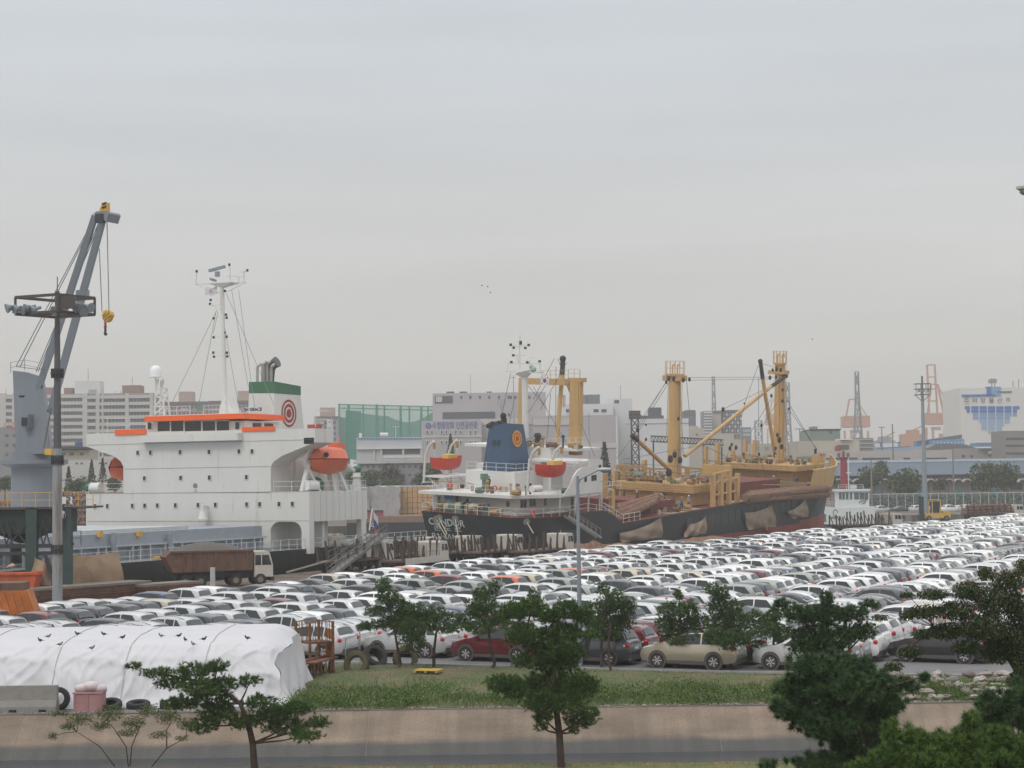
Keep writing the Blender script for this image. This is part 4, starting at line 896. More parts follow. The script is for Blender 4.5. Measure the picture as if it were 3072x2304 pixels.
# white mast
mst = MB(); X = 16.
mst.cyl(q(1577, 1345, X), q(1574, 1130, X), .42, .40, n=12); mst.cyl(q(1560, 1118, X), q(1558, 1022, X), .09); pl_ = q(1570, 1116, X)
mst.bb(q(1523, 1117, X)+V3((-.4, 0, 0)), q(1616, 1115, X)+V3((1.2, 0, 0))); mst.cyl(q(1576, 1132, X), q(1573, 1117, X), .42, 1.2, n=10)
for a, b in (((1530, 1038), (1590, 1038)), ((1534, 1066), (1578, 1066)), ((1560, 1022), (1560, 1005)), ((1524, 1090), (1524, 1117)), ((1524, 1090), (1620, 1091)), ((1620, 1090), (1620, 1117)), ((1590, 1080), (1590, 1115)), ((1550, 1066), (1556, 1090)), ((1588, 1074), (1602, 1071))): mst.bar(q(*a, X), q(*b, X), .09)
mo2 = mst.build('white_mast', wht, lc)
m = MB(); [m.box(q(x, y, X-.2), (.25, .25, .3)) for x, y in ((1532, 1034), (1586, 1035), (1541, 1043), (1576, 1044), (1562, 1026), (1562, 1031), (1534, 1086), (1582, 1087), (1619, 1084), (1540, 1066))]; m.build('signal_lamps', darkm, mo2)
m = MB(); m.sphere(q(1601, 1108, X-.3), .38, 8); m.sphere(q(1594, 1100, X-.3), .3, 8); m.build('antenna', mat('pale_green', (.3, .42, .36), .6), mo2)
# goal post
gm = MB(); G = 22.; gq = lambda px, py: q(px, py, G)
def rect(mb, x0, y0, x1, y1, dd): a, b = gq(x0, y0), gq(x1, y1); mb.bb((G, a.y, a.z), (G+dd, b.y, b.z))
rect(gm, 1553, 1350, 1568, 1134, 1.1); rect(gm, 1706, 1365, 1735, 1145, 1.2); rect(gm, 1568, 1153, 1706, 1137, 1.1); rect(gm, 1703, 1146, 1741, 1134, 1.5)
gm.prism([gq(1706, 1153), gq(1690, 1153), gq(1700, 1158), gq(1706, 1175)], (1.1, 0, 0)); go = gm.build('goal_post', yel, lc)
m = MB(); rails(m, [gq(1625, 1137), gq(1705, 1137)], 1.1, 1.3, .03); rails(m, [gq(1705, 1135), gq(1740, 1135)], 1.2, .8, .03); m.bar(gq(1734, 1360), gq(1740, 1110), .08); m.build('railing', yel, go)
m = MB(); m.cyl(gq(1651, 1330)+V3((1.5, 0, 0)), gq(1667, 1125)+V3((1.5, 0, 0)), .3, n=8); bo = m.build('boom', mat('boom_yellow', (.60, .42, .18), .5, var=.06), lc)
m = MB(); m.cyl(gq(1667, 1125)+V3((1.5, 0, 0)), gq(1669, 1080)+V3((1.5, 0, 0)), .34, n=8); m.sphere(gq(1669, 1076)+V3((1.5, 0, 0)), .45, 8); m.build('boom_head', darkm, bo)
flg = MB(); p = q(1622, 1127, 15); flg.grid([[p+V3((0, -.26*i, -.42*j+.08*math.sin(i*1.3))) for i in range(6)] for j in range(4)]); ff = flg.build('flag', mat('flag_pale', (.66, .66, .67), .8, var=.03), lc)
m = MB(); cy_ = p+V3((-.04, -.65, -.6)); m.grid([[cy_+V3((0, math.cos(a)*r, math.sin(a)*r)) for r in (0, .27)] for a in [math.pi*k/8 for k in range(9)]]); m.build('flag_red_half', mat('flag_r', (.6, .03, .05), .8, var=0), ff)
m = MB(); m.grid([[cy_+V3((0, math.cos(a)*r, math.sin(a)*r)) for r in (0, .27)] for a in [math.pi+math.pi*k/8 for k in range(9)]]); m.build('flag_blue_half', mat('flag_b', (.02, .05, .3), .8, var=0), ff)
m = MB()
for sx, sy in ((-1, 1), (1, 1), (-1, -1), (1, -1)):
    for k in (-1, 0, 1): m.box(cy_+V3((0, sx*.42+k*.03, sy*.34+k*.06*sx)), (.01, .16, .03))
m.build('flag_trigrams', blk, ff)
wr = MB()
for a, b in (((1700, 1088), (1620, 1230)), ((1663, 1075), (1600, 1200)), ((1673, 1075), (1710, 1180)), ((1640, 1150), (1584, 1240)), ((1600, 1160), (1700, 1330)), ((1668, 1100), (1667, 1290)), ((1652, 1180), (1640, 1330)), ((1742, 1270), (1785, 1370)), ((1668, 1290), (1700, 1335)), ((1532, 1120), (1500, 1270)), ((1545, 1190), (1528, 1270)), ((1578, 1150), (1640, 1225))): wr.bar(q(*a, 21), q(*b, 21), .05)
wr.build('rigging_wire', MC['wire_dark'], lc)
m = MB(); m.box(q(1613, 1318, 15), (.5, .5, 1.6)); m.sphere(q(1613, 1307, 15), .45, 8, (1, 1.3, .7)); m.build('searchlight', darkm, lc)
# open lifeboats
def open_boat(label, c, L=6.6):
    M = F2 @ Matrix.Translation(c); t = thing('lifeboat', label, 'lifeboat', M, 'open red lifeboats on the log ship'); m = MB(); rows = []
    for i in range(11):
        a = i/10*2-1; w_ = 1.15*max(.04, 1-abs(a)**2.4); zt = .75+.25*abs(a)**2.2; rows.append([(a*L/2, w_, zt), (a*L/2*.97, w_*.92, .2), (a*L/2*.9, w_*.4, -.75+.4*a*a), (a*L/2*.9, -w_*.4, -.75+.4*a*a), (a*L/2*.97, -w_*.92, .2), (a*L/2, -w_, zt)])
    m.grid(rows); m.build('hull', red_boat, t, smooth=True)
    m = MB(); m.grid([[(r[0][0]*.9, r[0][1]*.8, .55), (r[5][0]*.9, r[5][1]*.8, .55)] for r in rows]); m.build('thwarts', mat('boat_inside', (.5, .16, .05), .7), t)
    m = MB(); m.box((L*.08, -.2, 1.0), (1.9, 1.0, .5)); m.build('boat_cover', mat('cover_yellow', (.65, .5, .12), .8), t)
    for s_ in (-1, 1):
        m = MB(); x = s_*L*.36; m.tube([V3((x, 1.7, -2.4)), V3((x, 1.6, -.5)), V3((x, 1.5, 1.0)), V3((x-.1, .9, 2.3)), V3((x-.1, .05, 3.0))], .17, 6); m.bar((x-.1, .05, 3.0), (x-.1, 0, 1.1), .06); m.build('davit', wht, t)
        m = MB(); m.box((x-.1, 0, 2.4), (.25, .25, .8)); m.build('block', mat('block_ochre', (.35, .22, .04), .7), t)
    return t
open_boat('red open lifeboat by the white bridge house, right of the blue funnel', s2(1652, 1413, .6))
c = f2(1338, 1392, 9.5); t_ = open_boat('red open lifeboat on curved white davits, left of the blue funnel', c)
m = MB(); a = c; m.bb((a.x-3.4, a.y-2.4, a.z-1.55), (a.x+3.4, a.y+.8, a.z-1.35))
for dx in (-3, 0, 3): m.bar((a.x+dx, a.y-2.2, a.z-1.5), (a.x+dx, a.y-2.2, zk), .14); m.bar((a.x+dx, a.y+.5, a.z-1.5), (a.x+dx, a.y-1.2, zk), .12)
m.build('boat_platform', wht, lc)
# rails
m = MB(); r_ = lambda pts, z, **k: rails(m, [V3((x, y, z)) for x, y in pts], **k)
rails(m, [V3((x, y, dz2(max(0, x)))) for x, y in ((0.3, BM-1.6), (0.3, 1.8), (3, .4), (8, .15), (14, .15), (20, .15), (XE, .15), (XE+5, .15))], 1.05, 1.6, .035)
rails(m, [V3((x, y, zk)) for x, y in ((1.5, BM-.5), (2.9, 3.8), (8, .5), (18, .4), (22, .4))], 1.05, 1.7, .035)
rails(m, [V3((1.5, BM-.5, zk)), V3((12, BM-.5, zk))], 1.05, 2, .035)
rails(m, [V3((8.2, yl2, z2t)), V3((8.2, yr2, z2t)), V3((13, yr2, z2t))], 1.05, 1.3, .035)
a = f2(1600, 1341, 15.2); rails(m, [V3((15.2, f2(1490, 1341, 15.2).y, zbt)), V3((15.2, f2(1650, 1341, 15.2).y, zbt)), V3((24, f2(1650, 1341, 15.2).y, zbt))], 1.1, 1.3, .035)
p = s2(1745, 1404, .2); rails(m, [V3((p.x-7, .5, p.z-.2)), V3((p.x, .3, p.z-.2))], 1.1, 1.3, .035)
m.build('railing', wht, lc)
# deck machinery on the poop
gm2 = mat('winch_green', (.11, .19, .145), .6); crm = mat('rope', (.45, .38, .27), .9, var=.2, scale=20)
for px, py in ((1350, 1530), (1425, 1532), (1375, 1528)):
    p = f2(px, py-8, 2.4); m = MB(); m.cyl(p+V3((0, -.7, 0)), p+V3((0, .7, 0)), .55, n=10); m.build('mooring_rope_drum', crm, lc); m = MB(); m.cyl(p+V3((0, -1.0, 0)), p+V3((0, -.75, 0)), .75, n=10); m.cyl(p+V3((0, .75, 0)), p+V3((0, 1.2, 0)), .6, n=10); m.box(p+V3((0, 0, -.6)), (1.2, 2.2, .4)); m.build('mooring_winch', gm2, lc)
def buoy(c, ax, nm='lifebuoy', par=lc, mt=None):
    m = MB(); m.lathe(c, [(.24, -.06), (.40, -.06), (.40, .06), (.24, .06), (.24, -.06)], 12, ax); m.build(nm, MC['buoy_red'], par)
YZ = (V3((0, 1, 0)), V3((0, 0, 1)), V3((1, 0, 0))); XZ = (V3((1, 0, 0)), V3((0, 0, 1)), V3((0, 1, 0)))
buoy(f2(1484, 1465, 7), YZ); buoy(s2(1599, 1540, .1), XZ); buoy(f2(1441, 1519, 2.2), YZ); buoy(f2(1350, 1455, 2), YZ)
m = MB(); a, b = s2(1500, 1478, 1.), s2(1590, 1462, 1.); m.bb((9.5, .9, zk+.1), (18.2, 1.05, zk+.65)); m.build('canvas_dodger', mat('canvas_green', (.03, .16, .07), .8, var=.2), lc)
m = MB(); m.bb((9.5, .9, zk-.0), (18.2, 1.0, zk+.09)); m.build('dodger_hem', mat('canvas_pale', (.5, .5, .52), .8, var=.25, scale=3), lc)
p = s2(1608, 1466, .8); m = MB(); m.cyl(p-V3((.9, 0, 0)), p+V3((.9, 0, 0)), .42, n=12); m.build('liferaft_canister', MC['raft_white'], lc, smooth=True)
m = MB(); p = f2(1452, 1477, 6.); m.cyl(p, p+V3((0, 0, 1.7)), .28, n=8); m.cyl(p+V3((0, 0, 1.6)), p+V3((0, 0, 2.3)), .5, n=8); m.build('ventilator', gm2, lc)
p = f2(1346, 1490, 3.); MB().box(p, (.1, 1.3, .7)).build('blue_board', mat('board_blue', (.08, .17, .32), .7), lc)
# mooring ropes with rat guards
ropem = mat('hawser', (.34, .29, .22), .9)
for (x0, y0, x1, y1, dx0) in ((1303, 1550, 1339, 1612, 0.), (1314, 1547, 1341, 1603, 0.), (1364, 1550, 1374, 1606, 0.), (1577, 1561, 1600, 1600, 5.)):
    a = f2(x0, y0, dx0-.15) if dx0 < 1 else s2(x0, y0, -.2); b = f2(x1, y1, dx0-3.5) if dx0 < 1 else s2(x1, y1, -2.5); m = MB(); m.bar(a, b, .11); m.build('mooring_line', ropem, lc)
    g = a.lerp(b, .12); d = (b-a).normalized(); m = MB(); m.cyl(g, g+d*.04, .42, n=14); m.build('rat_guard', mat('guard_grey', (.3, .29, .27), .7), lc)
# accommodation ladder
m = MB(); a, b = s2(1692, 1548, -.5), s2(1790, 1612, -.9); w_ = V3((0, -.7, 0))
for o_ in (V3((0, 0, 0)), w_): m.bar(a+o_, b+o_, .12, .28); m.bar(a+o_+V3((0, 0, 1)), b+o_+V3((0, 0, 1)), .05)
for k in range(15):
    p = a.lerp(b, (k+.5)/15); m.bar(p, p+w_, .2, .05)
    if k % 2 == 0: m.bar(p, p+V3((0, 0, 1)), .04); m.bar(p+w_, p+w_+V3((0, 0, 1)), .04)
m.build('accommodation_ladder', mat('ladder_alu', (.28, .29, .28), .6, var=.15), lc)
m = MB(); a, b = s2(1640, 1541, -.4), s2(1694, 1541, -.4); m.bb((a.x, -.9, a.z), (b.x, .1, a.z+.15)); rails(m, [V3((a.x, -.85, a.z)), V3((b.x, -.85, a.z))], 1, 1.1, .03); m.build('ladder_platform', MC['ladder_alu'], lc)
# ---- cargo deck: mast houses, stanchions, derricks
CY = BM/2
def onp(px, py, y=CY): return s2(px, py, y)
def slabp(mb, pts, y0, y1): P = [onp(*p, y0) for p in pts]; mb.prism(P, (0, y1-y0, 0))
# mast house 1: long side seen from aft corner
H1 = onp(2020, 1450); xh = s2(2080, 1467, 2.2).x+4.2
m = MB(); za = s2(2060, 1475, 3).z; zbm = dz2(xh)
m.bb((xh-3.4, 3.2, zbm), (xh+1.8, BM-3.2, za-.2)); m.build('mast_house', yel, lc)
m = MB(); m.bb((xh-4.2, 2.2, za-.25), (xh+2.8, BM-2.2, za+.9)); mh = m.build('winch_platform', yel, lc)
m = MB()
for dz_ in (.05, .35, .65): m.bb((xh-4.28, 2.1, za+dz_), (xh+2.88, BM-2.1, za+dz_+.06))
m.build('platform_ribs', mat('derrick_yellow_pale', (.58, .39, .18), .5, var=.06), mh)
rl = MB(); rails(rl, [V3((xh-4.1, BM-2.4, za+.9)), V3((xh-4.1, 2.3, za+.9)), V3((xh+2.7, 2.3, za+.9))], 1.0, 1.5, .035); rl.build('railing', yel, mh)
# mast house 2 / forecastle
H2 = onp(2335, 1400); xf2 = s2(2388, 1425, 2.2).x+5
zf = s2(2330, 1402, 2.5).z; m = MB(); m.bb((xf2-5, 2.2, zf-.9), (xf2+4.5, BM-2.2, zf)); o2_ = m.build('winch_platform', yel, lc)
m = MB()
for dz_ in (-.75, -.45, -.15): m.bb((xf2-5.08, 2.1, zf+dz_), (xf2+4.4, BM-2.1, zf+dz_+.06))
m.build('platform_ribs', MC['derrick_yellow_pale'], o2_)
m = MB(); m.bb((xf2-3.5, 3.5, dz2(xf2)), (xf2+4.5, BM-3.5, zf-.9)); m.build('mast_house', yel, lc)
rl = MB(); rails(rl, [V3((xf2-4.9, BM-2.4, zf)), V3((xf2-4.9, 2.3, zf)), V3((xf2+4, 2.3, zf))], 1.0, 1.5, .035); rl.build('railing', yel, o2_)
# red hatch coamings
m = MB(); 
for xa_, xb_, hh in ((33, xh-8, 1.5), (xh+8, xf2-9, 2.2)): m.bb((xa_, 2.8, dz2((xa_+xb_)/2)-1.2), (xb_, BM-2.8, dz2((xa_+xb_)/2)+hh))
m.build('hatch_coaming', deckred, lc)
m = MB()
for xa_, xb_ in ((34, xh-5), (xh+4, xf2-12)): 
    k = 0; x = xa_
    while x < xb_: m.bb((x, .5, dz2(x)+.01), (min(x+5, xb_), 2.2, dz2(x)+.12)); x += 5.3
m.build('dunnage_plank', mat('plank', (.36, .29, .2), .9, var=.25, scale=3), lc)
# forecastle bulwark (yellow) following the bow
m = MB(); rows = []
for x in (74, 78, 82, 85, 88, 90.5, 92.5, 94.2, 95.4, 96.2, 96.8):
    t = max(.02, 1-((x-74)/22.9)**2.2); z = dz2(x); ztop = s2(2416, 1403, 3).z if x < 88 else s2(2416, 1403, 3).z+(x-88)*.14
    rows.append((x, BM/2*t, z, ztop))
for s_ in (-1, 1):
    m.grid([[(x, CY+s_*hb, z-.3), (x+.35, CY+s_*(hb+.15), (z+zt)/2), (x+.8, CY+s_*(hb+.3), zt)] for x, hb, z, zt in rows])
    m.grid([[(x+.8, CY+s_*(hb+.3), zt), (x+.8, CY+s_*(hb+.05), zt+.05)] for x, hb, z, zt in rows])
m.build('bow_bulwark', yel, lc, smooth=True)
m = MB(); 
for x, hb, z, zt in rows[1:-1]:
    for s_ in (-1, 1): m.bar((x+.3, CY+s_*(hb-.1), z+.6), (x+.7, CY+s_*(hb+.2), zt), .1)
m.build('bulwark_frames', yel, lc)
m = MB(); p = rows; m.grid([[(x, CY-hb*.95, z+.9), (x, CY+hb*.95, z+.9)] for x, hb, z, zt in rows]); m.bb((73.4, .3, dz2(74)-.2), (73.8, BM-.3, dz2(74)+1.2)); m.build('forecastle_deck', mat('fc_deck', (.25, .18, .09), .8), lc)
m = MB(); 
for dx, dy in ((4, 3), (6, -3)): p = V3((xf2+dx, CY+dy, zf+.5)); m.cyl(p-V3((0, 1, 0)), p+V3((0, 1, 0)), .5, n=10)
for dx, dy in ((-1, 4.5), (3.5, -4.8)): p = V3((xh+dx, CY+dy, za+1.6)); m.cyl(p-V3((0, .9, 0)), p+V3((0, .9, 0)), .5, n=10)
m.build('cargo_winch', gm2, lc)
# small deck fittings scattered over the platforms and the deck
R3 = random.Random(9); cm = [mat('clutter_ochre', (.34, .20, .075), .7, var=.2), mat('clutter_green', (.10, .16, .12), .7, var=.2), mat('clutter_dark', (.05, .04, .04), .8, var=.2), mat('clutter_brown', (.16, .085, .05), .9, var=.2), mat('clutter_pale', (.42, .38, .30), .7)]
m = MB()
def clut(n, x0, x1, y0, y1, z, h):
    for k in range(n):
        x, y = R3.uniform(x0, x1), R3.uniform(y0, y1); zz = z(x) if callable(z) else z; m.cur = R3.choice((0, 0, 1, 2, 3, 4)); t_ = R3.random()
        if t_ < .4: m.box((x, y, zz+.25), (R3.uniform(.2, .9), R3.uniform(.2, .8), R3.uniform(.3, .9)))
        elif t_ < .7: hh = R3.uniform(.6, h); m.cyl((x, y, zz), (x, y, zz+hh), R3.uniform(.06, .16), n=6); m.sphere((x, y, zz+hh), R3.uniform(.15, .3), 6)
        elif t_ < .85: m.bar((x, y, zz+R3.uniform(.2, h)), (x+R3.uniform(-3, 3), y+R3.uniform(-3, 3), zz+R3.uniform(.2, h)), .07)
        else: m.cyl((x, y-.5, zz+.4), (x, y+.5, zz+.4), .35, n=8)
clut(70, xh-3.9, xh+2.6, 2.6, BM-2.6, za+.9, 1.6); clut(60, xf2-4.6, xf2+4, 2.6, BM-2.6, zf, 1.5); clut(70, 33, xh-5, .8, BM-.8, dz2, 2.2); clut(60, xh+4, xf2-6, .8, BM-.8, dz2, 2.2); clut(50, 75, 90, 3, BM-3, lambda x: dz2(x)+.9, 1.6)
clut(26, .8, 3.6, 2, BM-2, dz2, 1.3); clut(26, 2.5, 7.5, 1.5, BM-1.5, zk, 1.4); clut(24, 15, XE-1, 2.5, BM-3, zbt, 1.5); clut(16, 15, XE, .6, 2.0, zk, 1.5)
for a, b, y in (((1850, 1405), (2010, 1425), BM-1), ((1850, 1425), (1935, 1432), BM-1), ((2040, 1420), (2220, 1400), BM-1), ((2040, 1440), (2200, 1425), BM-1), ((2150, 1375), (2262, 1372), BM-1), ((2110, 1380), (2260, 1395), BM-1)):
    m.cur = 0; m.bar(onp(*a, y), onp(*b, y), .12)
    for k in range(9): p = onp(*a, y).lerp(onp(*b, y), k/8); m.bar(p, p-V3((0, 0, 1.1)), .08)
tag(m.build('deck_fittings', cm, lc), kind='stuff')
# derrick posts
def post(px0, py0, px1, py1, r0, r1, nm='derrick_post'):
    a, b = onp(px0, py0), onp(px1, py1); b = V3((a.x+(b.x-a.x)*.0+0.0, CY, b.z)) if False else b
    m = MB(); m.cyl(V3((a.x, CY, dz2(a.x))), V3((a.x, CY, b.z)), r0, r1, n=20); return m.build(nm, yel, lc, smooth=True), V3((a.x, CY, b.z))
P1, t1_ = post(2020, 1450, 2023, 1128, .98, .82); P2, t2_ = post(2335, 1400, 2340, 1092, .92, .74)
m = MB(); m.bb(t1_+V3((-.9, -1.5, -.7)), t1_+V3((.9, 1.5, .1))); m.cyl(t1_, t1_+V3((0, 0, .3)), 1.3, n=14); m.build('crosstree', yel, P1)
m = MB(); m.bb(t2_+V3((-.9, -1.2, -1.6)), t2_+V3((.9, 1.6, -1.0))); m.cyl(t2_+V3((0, 0, -.1)), t2_+V3((0, 0, .2)), 1.0, n=14); m.build('crosstree', yel, P2)
def cage(t, r, h, par):
    m = MB(); n = 12
    for k in range(n):
        a = 2*math.pi*k/n; b = 2*math.pi*(k+1)/n; p = t+V3((r*math.cos(a), r*math.sin(a), .1)); q_ = t+V3((r*math.cos(b), r*math.sin(b), .1)); m.bar(p, p+V3((0, 0, h)), .07)
        for z in (h, h*.5): m.bar(p+V3((0, 0, z)), q_+V3((0, 0, z)), .06)
    for dy in (-.4, .4): m.tube([t+V3((0, dy, .1)), t+V3((0, dy, h*.75)), t+V3((0, dy-.25, h*.85)), t+V3((0, dy-.4, h*.6))], .12, 5)
    m.build('railing', MC['derrick_yellow_pale'], par)
cage(t1_, 1.35, 2.0, P1); cage(t2_, 1.05, 1.9, P2)
for (t, par) in ((t1_, P1), (t2_, P2)):
    m = MB(); z0_ = dz2(t.x)+1
    y_ = CY-(1.05 if par == P1 else .98); k = 0
    m.bar((t.x, y_-.1, z0_), (t.x, y_+.1, t.z), .05); m.bar((t.x+.4, y_-.1, z0_), (t.x+.4, y_+.1, t.z), .05)
    while z0_+k*.45 < t.z: m.bar((t.x, y_-.1+.2*(k*.45)/(t.z-z0_), z0_+k*.45), (t.x+.4, y_-.1+.2*(k*.45)/(t.z-z0_), z0_+k*.45), .04); k += 1
    m.build('ladder', yel, par)
booms = [((2055, 1368), (2313, 1160), (2358, 1128), .28, 'long yellow boom', CY-1, CY-1), ((2326, 1370), (2288, 1135), (2281, 1084), .30, '', CY-1.2, CY-1.2), ((2000, 1402), (1912, 1320), (1898, 1308), .30, '', CY-1.2, CY-2)]
for (a, b, c_, r, _, ya, yb) in booms:
    A_, B_, C_ = onp(*a, ya), onp(*b, yb), onp(*c_, yb); m = MB(); m.cyl(A_, B_, r, r, n=12); bm = m.build('derrick_boom', yel, lc, smooth=True); m = MB(); m.cyl(B_, C_, r*1.08, r, n=12); m.sphere(C_, r*1.3, 8); m.build('boom_head', mat('boom_black', (.03, .027, .027), .7), bm)
m = MB()
for px, py, s_ in ((2006, 1135, .55), (1999, 1146, .4), (2021, 1136, .5), (2050, 1140, .5), (2068, 1138, .45), (2330, 1107, .55), (2342, 1110, .5), (2310, 1133, .5), (2328, 1132, .4), (2348, 1170, .4), (2347, 1203, .4), (2318, 1110, .4), (2035, 1256, .4), (1913, 1290, .5), (1912, 1320, .5), (1938, 1318, .35), (2314, 1187, .4), (2169, 1228, .5), (2367, 1226, .35), (2233, 1210, .25),
                   (2011, 1377, .8), (2024, 1364, .7), (2006, 1418, .9), (2040, 1380, .7), (2338, 1320, .7), (2332, 1305, .5), (2345, 1340, .6), (2327, 1345, .4), (2284, 1276, .4), (2325, 1365, .6), (2446, 1352, .5), (2446, 1362, .5), (2195, 1334, .4), (2190, 1345, .5), (2208, 1343, .5), (2277, 1363, .4), (1938, 1275, .25)):
    m.sphere(onp(px, py, CY-1.6), s_*.5, 7, (1, 1, 1.5))
o = m.build('pulley_blocks', MC['boom_black'], lc); tag(o, kind='stuff')
m = MB()
for a, b in (((2068, 1133), (2335, 1131)), ((2068, 1141), (2310, 1137)), ((2000, 1142), (1912, 1290)), ((2008, 1145), (1914, 1296)), ((2003, 1140), (1906, 1285)), ((2060, 1145), (2068, 1235)), ((2275, 1095), (2236, 1205)), ((2236, 1210), (2225, 1250)), ((2164, 1230), (2290, 1170)), ((2360, 1200), (2450, 1350)), ((2365, 1225), (2452, 1350)), ((2285, 1090), (2335, 1105)), ((2318, 1190), (2250, 1300)),
             ((2005, 1150), (2000, 1310)), ((1898, 1312), (1850, 1375)), ((1938, 1320), (1920, 1350)), ((2276, 1130), (2276, 1360)), ((2040, 1150), (2050, 1370)), ((2350, 1180), (2370, 1400)), ((2276, 1365), (2263, 1440)), ((2278, 1365), (2300, 1440)), ((1870, 1390), (2060, 1400)), ((1870, 1378), (2140, 1330)), ((2100, 1330), (2240, 1400)), ((2280, 1290), (2330, 1210)), ((2190, 1345), (2170, 1400)), ((2040, 1300), (2030, 1440)), ((2338, 1120), (2338, 1400))):
    m.bar(onp(*a, CY-1.5), onp(*b, CY-1.5), .05)
m.build('rigging_wire', MC['wire_dark'], lc)
# log stanchions on both sides
def stanch(px, py0, py1, y, w_=.75):
    a, b = onp(px, py0, y), onp(px, py1, y); m = MB(); m.bb((a.x-w_/2, y-.25, dz2(a.x)), (a.x+w_/2, y+.25, b.z)); m.build('stanchion', yel, lc)
    return a.x
for px, py1 in ((2138, 1424), (2162, 1416), (2186, 1412), (2211, 1420)): stanch(px, 1520, py1, .5)
m = MB()
for a, b in (((2138, 1423), (2186, 1412)), ((2138, 1448), (2211, 1434)), ((2138, 1486), (2211, 1472)), ((2100, 1425), (2138, 1425))): m.bar(onp(*a, .5), onp(*b, .5), .22)
m.build('stanchion_rails', yel, lc)
for px, py1, y in ((1835, 1470, .5), (1814, 1420, BM-6), (1844, 1412, BM-1), (1868, 1398, BM-1), (1890, 1410, BM-1), (1931, 1380, BM-1), (2110, 1395, BM-1), (2196, 1350, BM-1), (2150, 1330, BM-1), (2115, 1340, BM-1), (2233, 1320, BM-1), (2262, 1320, BM-1), (2060, 1400, BM-1)): stanch(px, 1530, py1, y)
m = MB()
for a, b, y in (((1814, 1460), (1890, 1452), BM-1), ((1845, 1400), (2000, 1408), BM-1), ((1814, 1492), (1836, 1492), .5), ((1850, 1396), (1935, 1398), BM-1), ((2040, 1402), (2130, 1410), BM-1), ((2110, 1400), (2140, 1398), BM-1), ((2196, 1370), (2262, 1365), BM-1)): m.bar(onp(*a, y), onp(*b, y), .25)
m.build('cross_beam', yel, lc)
P = [onp(2448, 1400, 2.4), onp(2462, 1362, 2.4)]; m = MB(); m.bb((P[0].x-.4, 2.0, P[0].z-1), (P[0].x+.4, 2.8, P[1].z)); m.build('bow_post', yel, lc)
m = MB(); a, b = onp(2190, 1430, 1.), onp(2215, 1395, 1.); m.bb((a.x, 1., a.z), (a.x+.5, 5.5, b.z)); m.build('end_panel', yel, lc)
rails_m = MB(); rails(rails_m, [V3((XE+5, .15, dz2(XE+5))), V3((XE+9, .15, dz2(XE+9)))], 1.1, 1.2, .04); rails_m.build('railing', wht, lc)
# logs
bark = mat('bark', (.16, .085, .055), .95, var=.35, scale=3, col2=(.24, .13, .08), f2=.45, scale2=2, bump=.5, bscale=10)
logend = mat('log_end', (.25, .15, .10), .9, var=.2, scale=4)
def log(name, a, b, r0, r1, parent=None, label=None, group=None, cat='log'):
    a, b = V3(a), V3(b); M = Matrix.Translation((a+b)/2); c = (a+b)/2; m = MB(Matrix.Translation(-c)); pts = [a.lerp(b, k/4)+V3((random.uniform(-.05, .05), random.uniform(-.05, .05), random.uniform(-.04, .04)))*(1 if 0 < k < 4 else 0) for k in range(5)]
    for k in range(4): m.cyl(pts[k], pts[k+1], r0+(r1-r0)*k/4, r0+(r1-r0)*(k+1)/4, 9, cap=(k in (0, 3)))
    m.mi = [1 if len(f) == 9 else 0 for f in m.f]
    return m.build(name, [bark, logend], parent, smooth=True, label=label, cat=cat, group=group, M=(M if parent is None else None) if label else None) if parent is None else None
W2 = lambda p: F2 @ p
for i, (a, b, r, lb) in enumerate([((1845, 1562), (1968, 1505), .55, 'bark covered log on the ship deck, lowest and nearest the rail'), ((1842, 1545), (1972, 1496), .55, 'reddish log on deck, second from the rail'), ((1850, 1530), (1975, 1487), .55, 'log on top of the deck pile by the stanchions'), ((1848, 1522), (1905, 1508), .5, 'short log butt sticking out left of the deck pile')]):
    log('log', W2(s2(*a, 1.6+i*.9)), W2(s2(*b, 1.8+i*.9)), r, r*.85, label=lb, group='logs on the deck of the log ship')
for i, (a, b, r, lb) in enumerate([((2234, 1492), (2481, 1466), .62, 'upper long log of the bundle swinging over the ship side'), ((2240, 1500), (2482, 1484), .58, 'lower long log of the bundle swinging over the ship side'), ((2245, 1482), (2440, 1464), .5, 'rear log of the bundle swinging over the ship side')]):
    log('log', W2(s2(*a, -.6+.9*(i == 2))), W2(s2(*b, -.6+.9*(i == 2))), r, r*.85, label=lb, group='logs lifted in a sling')
# canvases over the side
cloth = mat('tan_canvas', (.27, .205, .15), .95, var=.15, scale=2, col2=(.19, .14, .105), f2=.4)
def canvas(label, quad, y=-.5, fr=F2, pl=1, folds=3, amp=.18, mt=None, nm='canvas_sheet'):
    P = [lp(fr, *p, pl, y) for p in quad]; P = [P[0], P[1], P[2], P[3]]; c = sum(P, V3((0, 0, 0)))/4; m = MB(Matrix.Translation(-c)); N = 14; g = []
    for i in range(N+1):
        row = []
        for j in range(N+1):
            u, v = i/N, j/N; p = P[0].lerp(P[1], u).lerp(P[3].lerp(P[2], u), v); sag = math.sin(u*math.pi)*math.sin(v*math.pi)
            p[pl] += amp*(math.sin(u*folds*5+v*3)+.6*math.sin(u*9-v*7))*(.4+v)*.8-.3*sag; p.z -= .25*math.sin(u*math.pi)*(1-v)*1.3*min(1, amp/.15); row.append(p)
        g.append(row)
    m.grid(g); return m.build(nm, mt or cloth, None, smooth=True, ang=80, label=label, cat='tarpaulin', M=fr @ Matrix.Translation(c))
canvas('tan canvas hung over the ship side at the stern end, below the deck logs', [(1858, 1600), (1986, 1552), (1984, 1612), (1866, 1628)])
canvas('small tan canvas scrap on the ship side, middle of the row', [(2068, 1572), (2120, 1548), (2116, 1600), (2052, 1612)])
canvas('big tan canvas sagging on the ship side beside the orange vest worker', [(2234, 1538), (2318, 1514), (2328, 1580), (2246, 1590)])
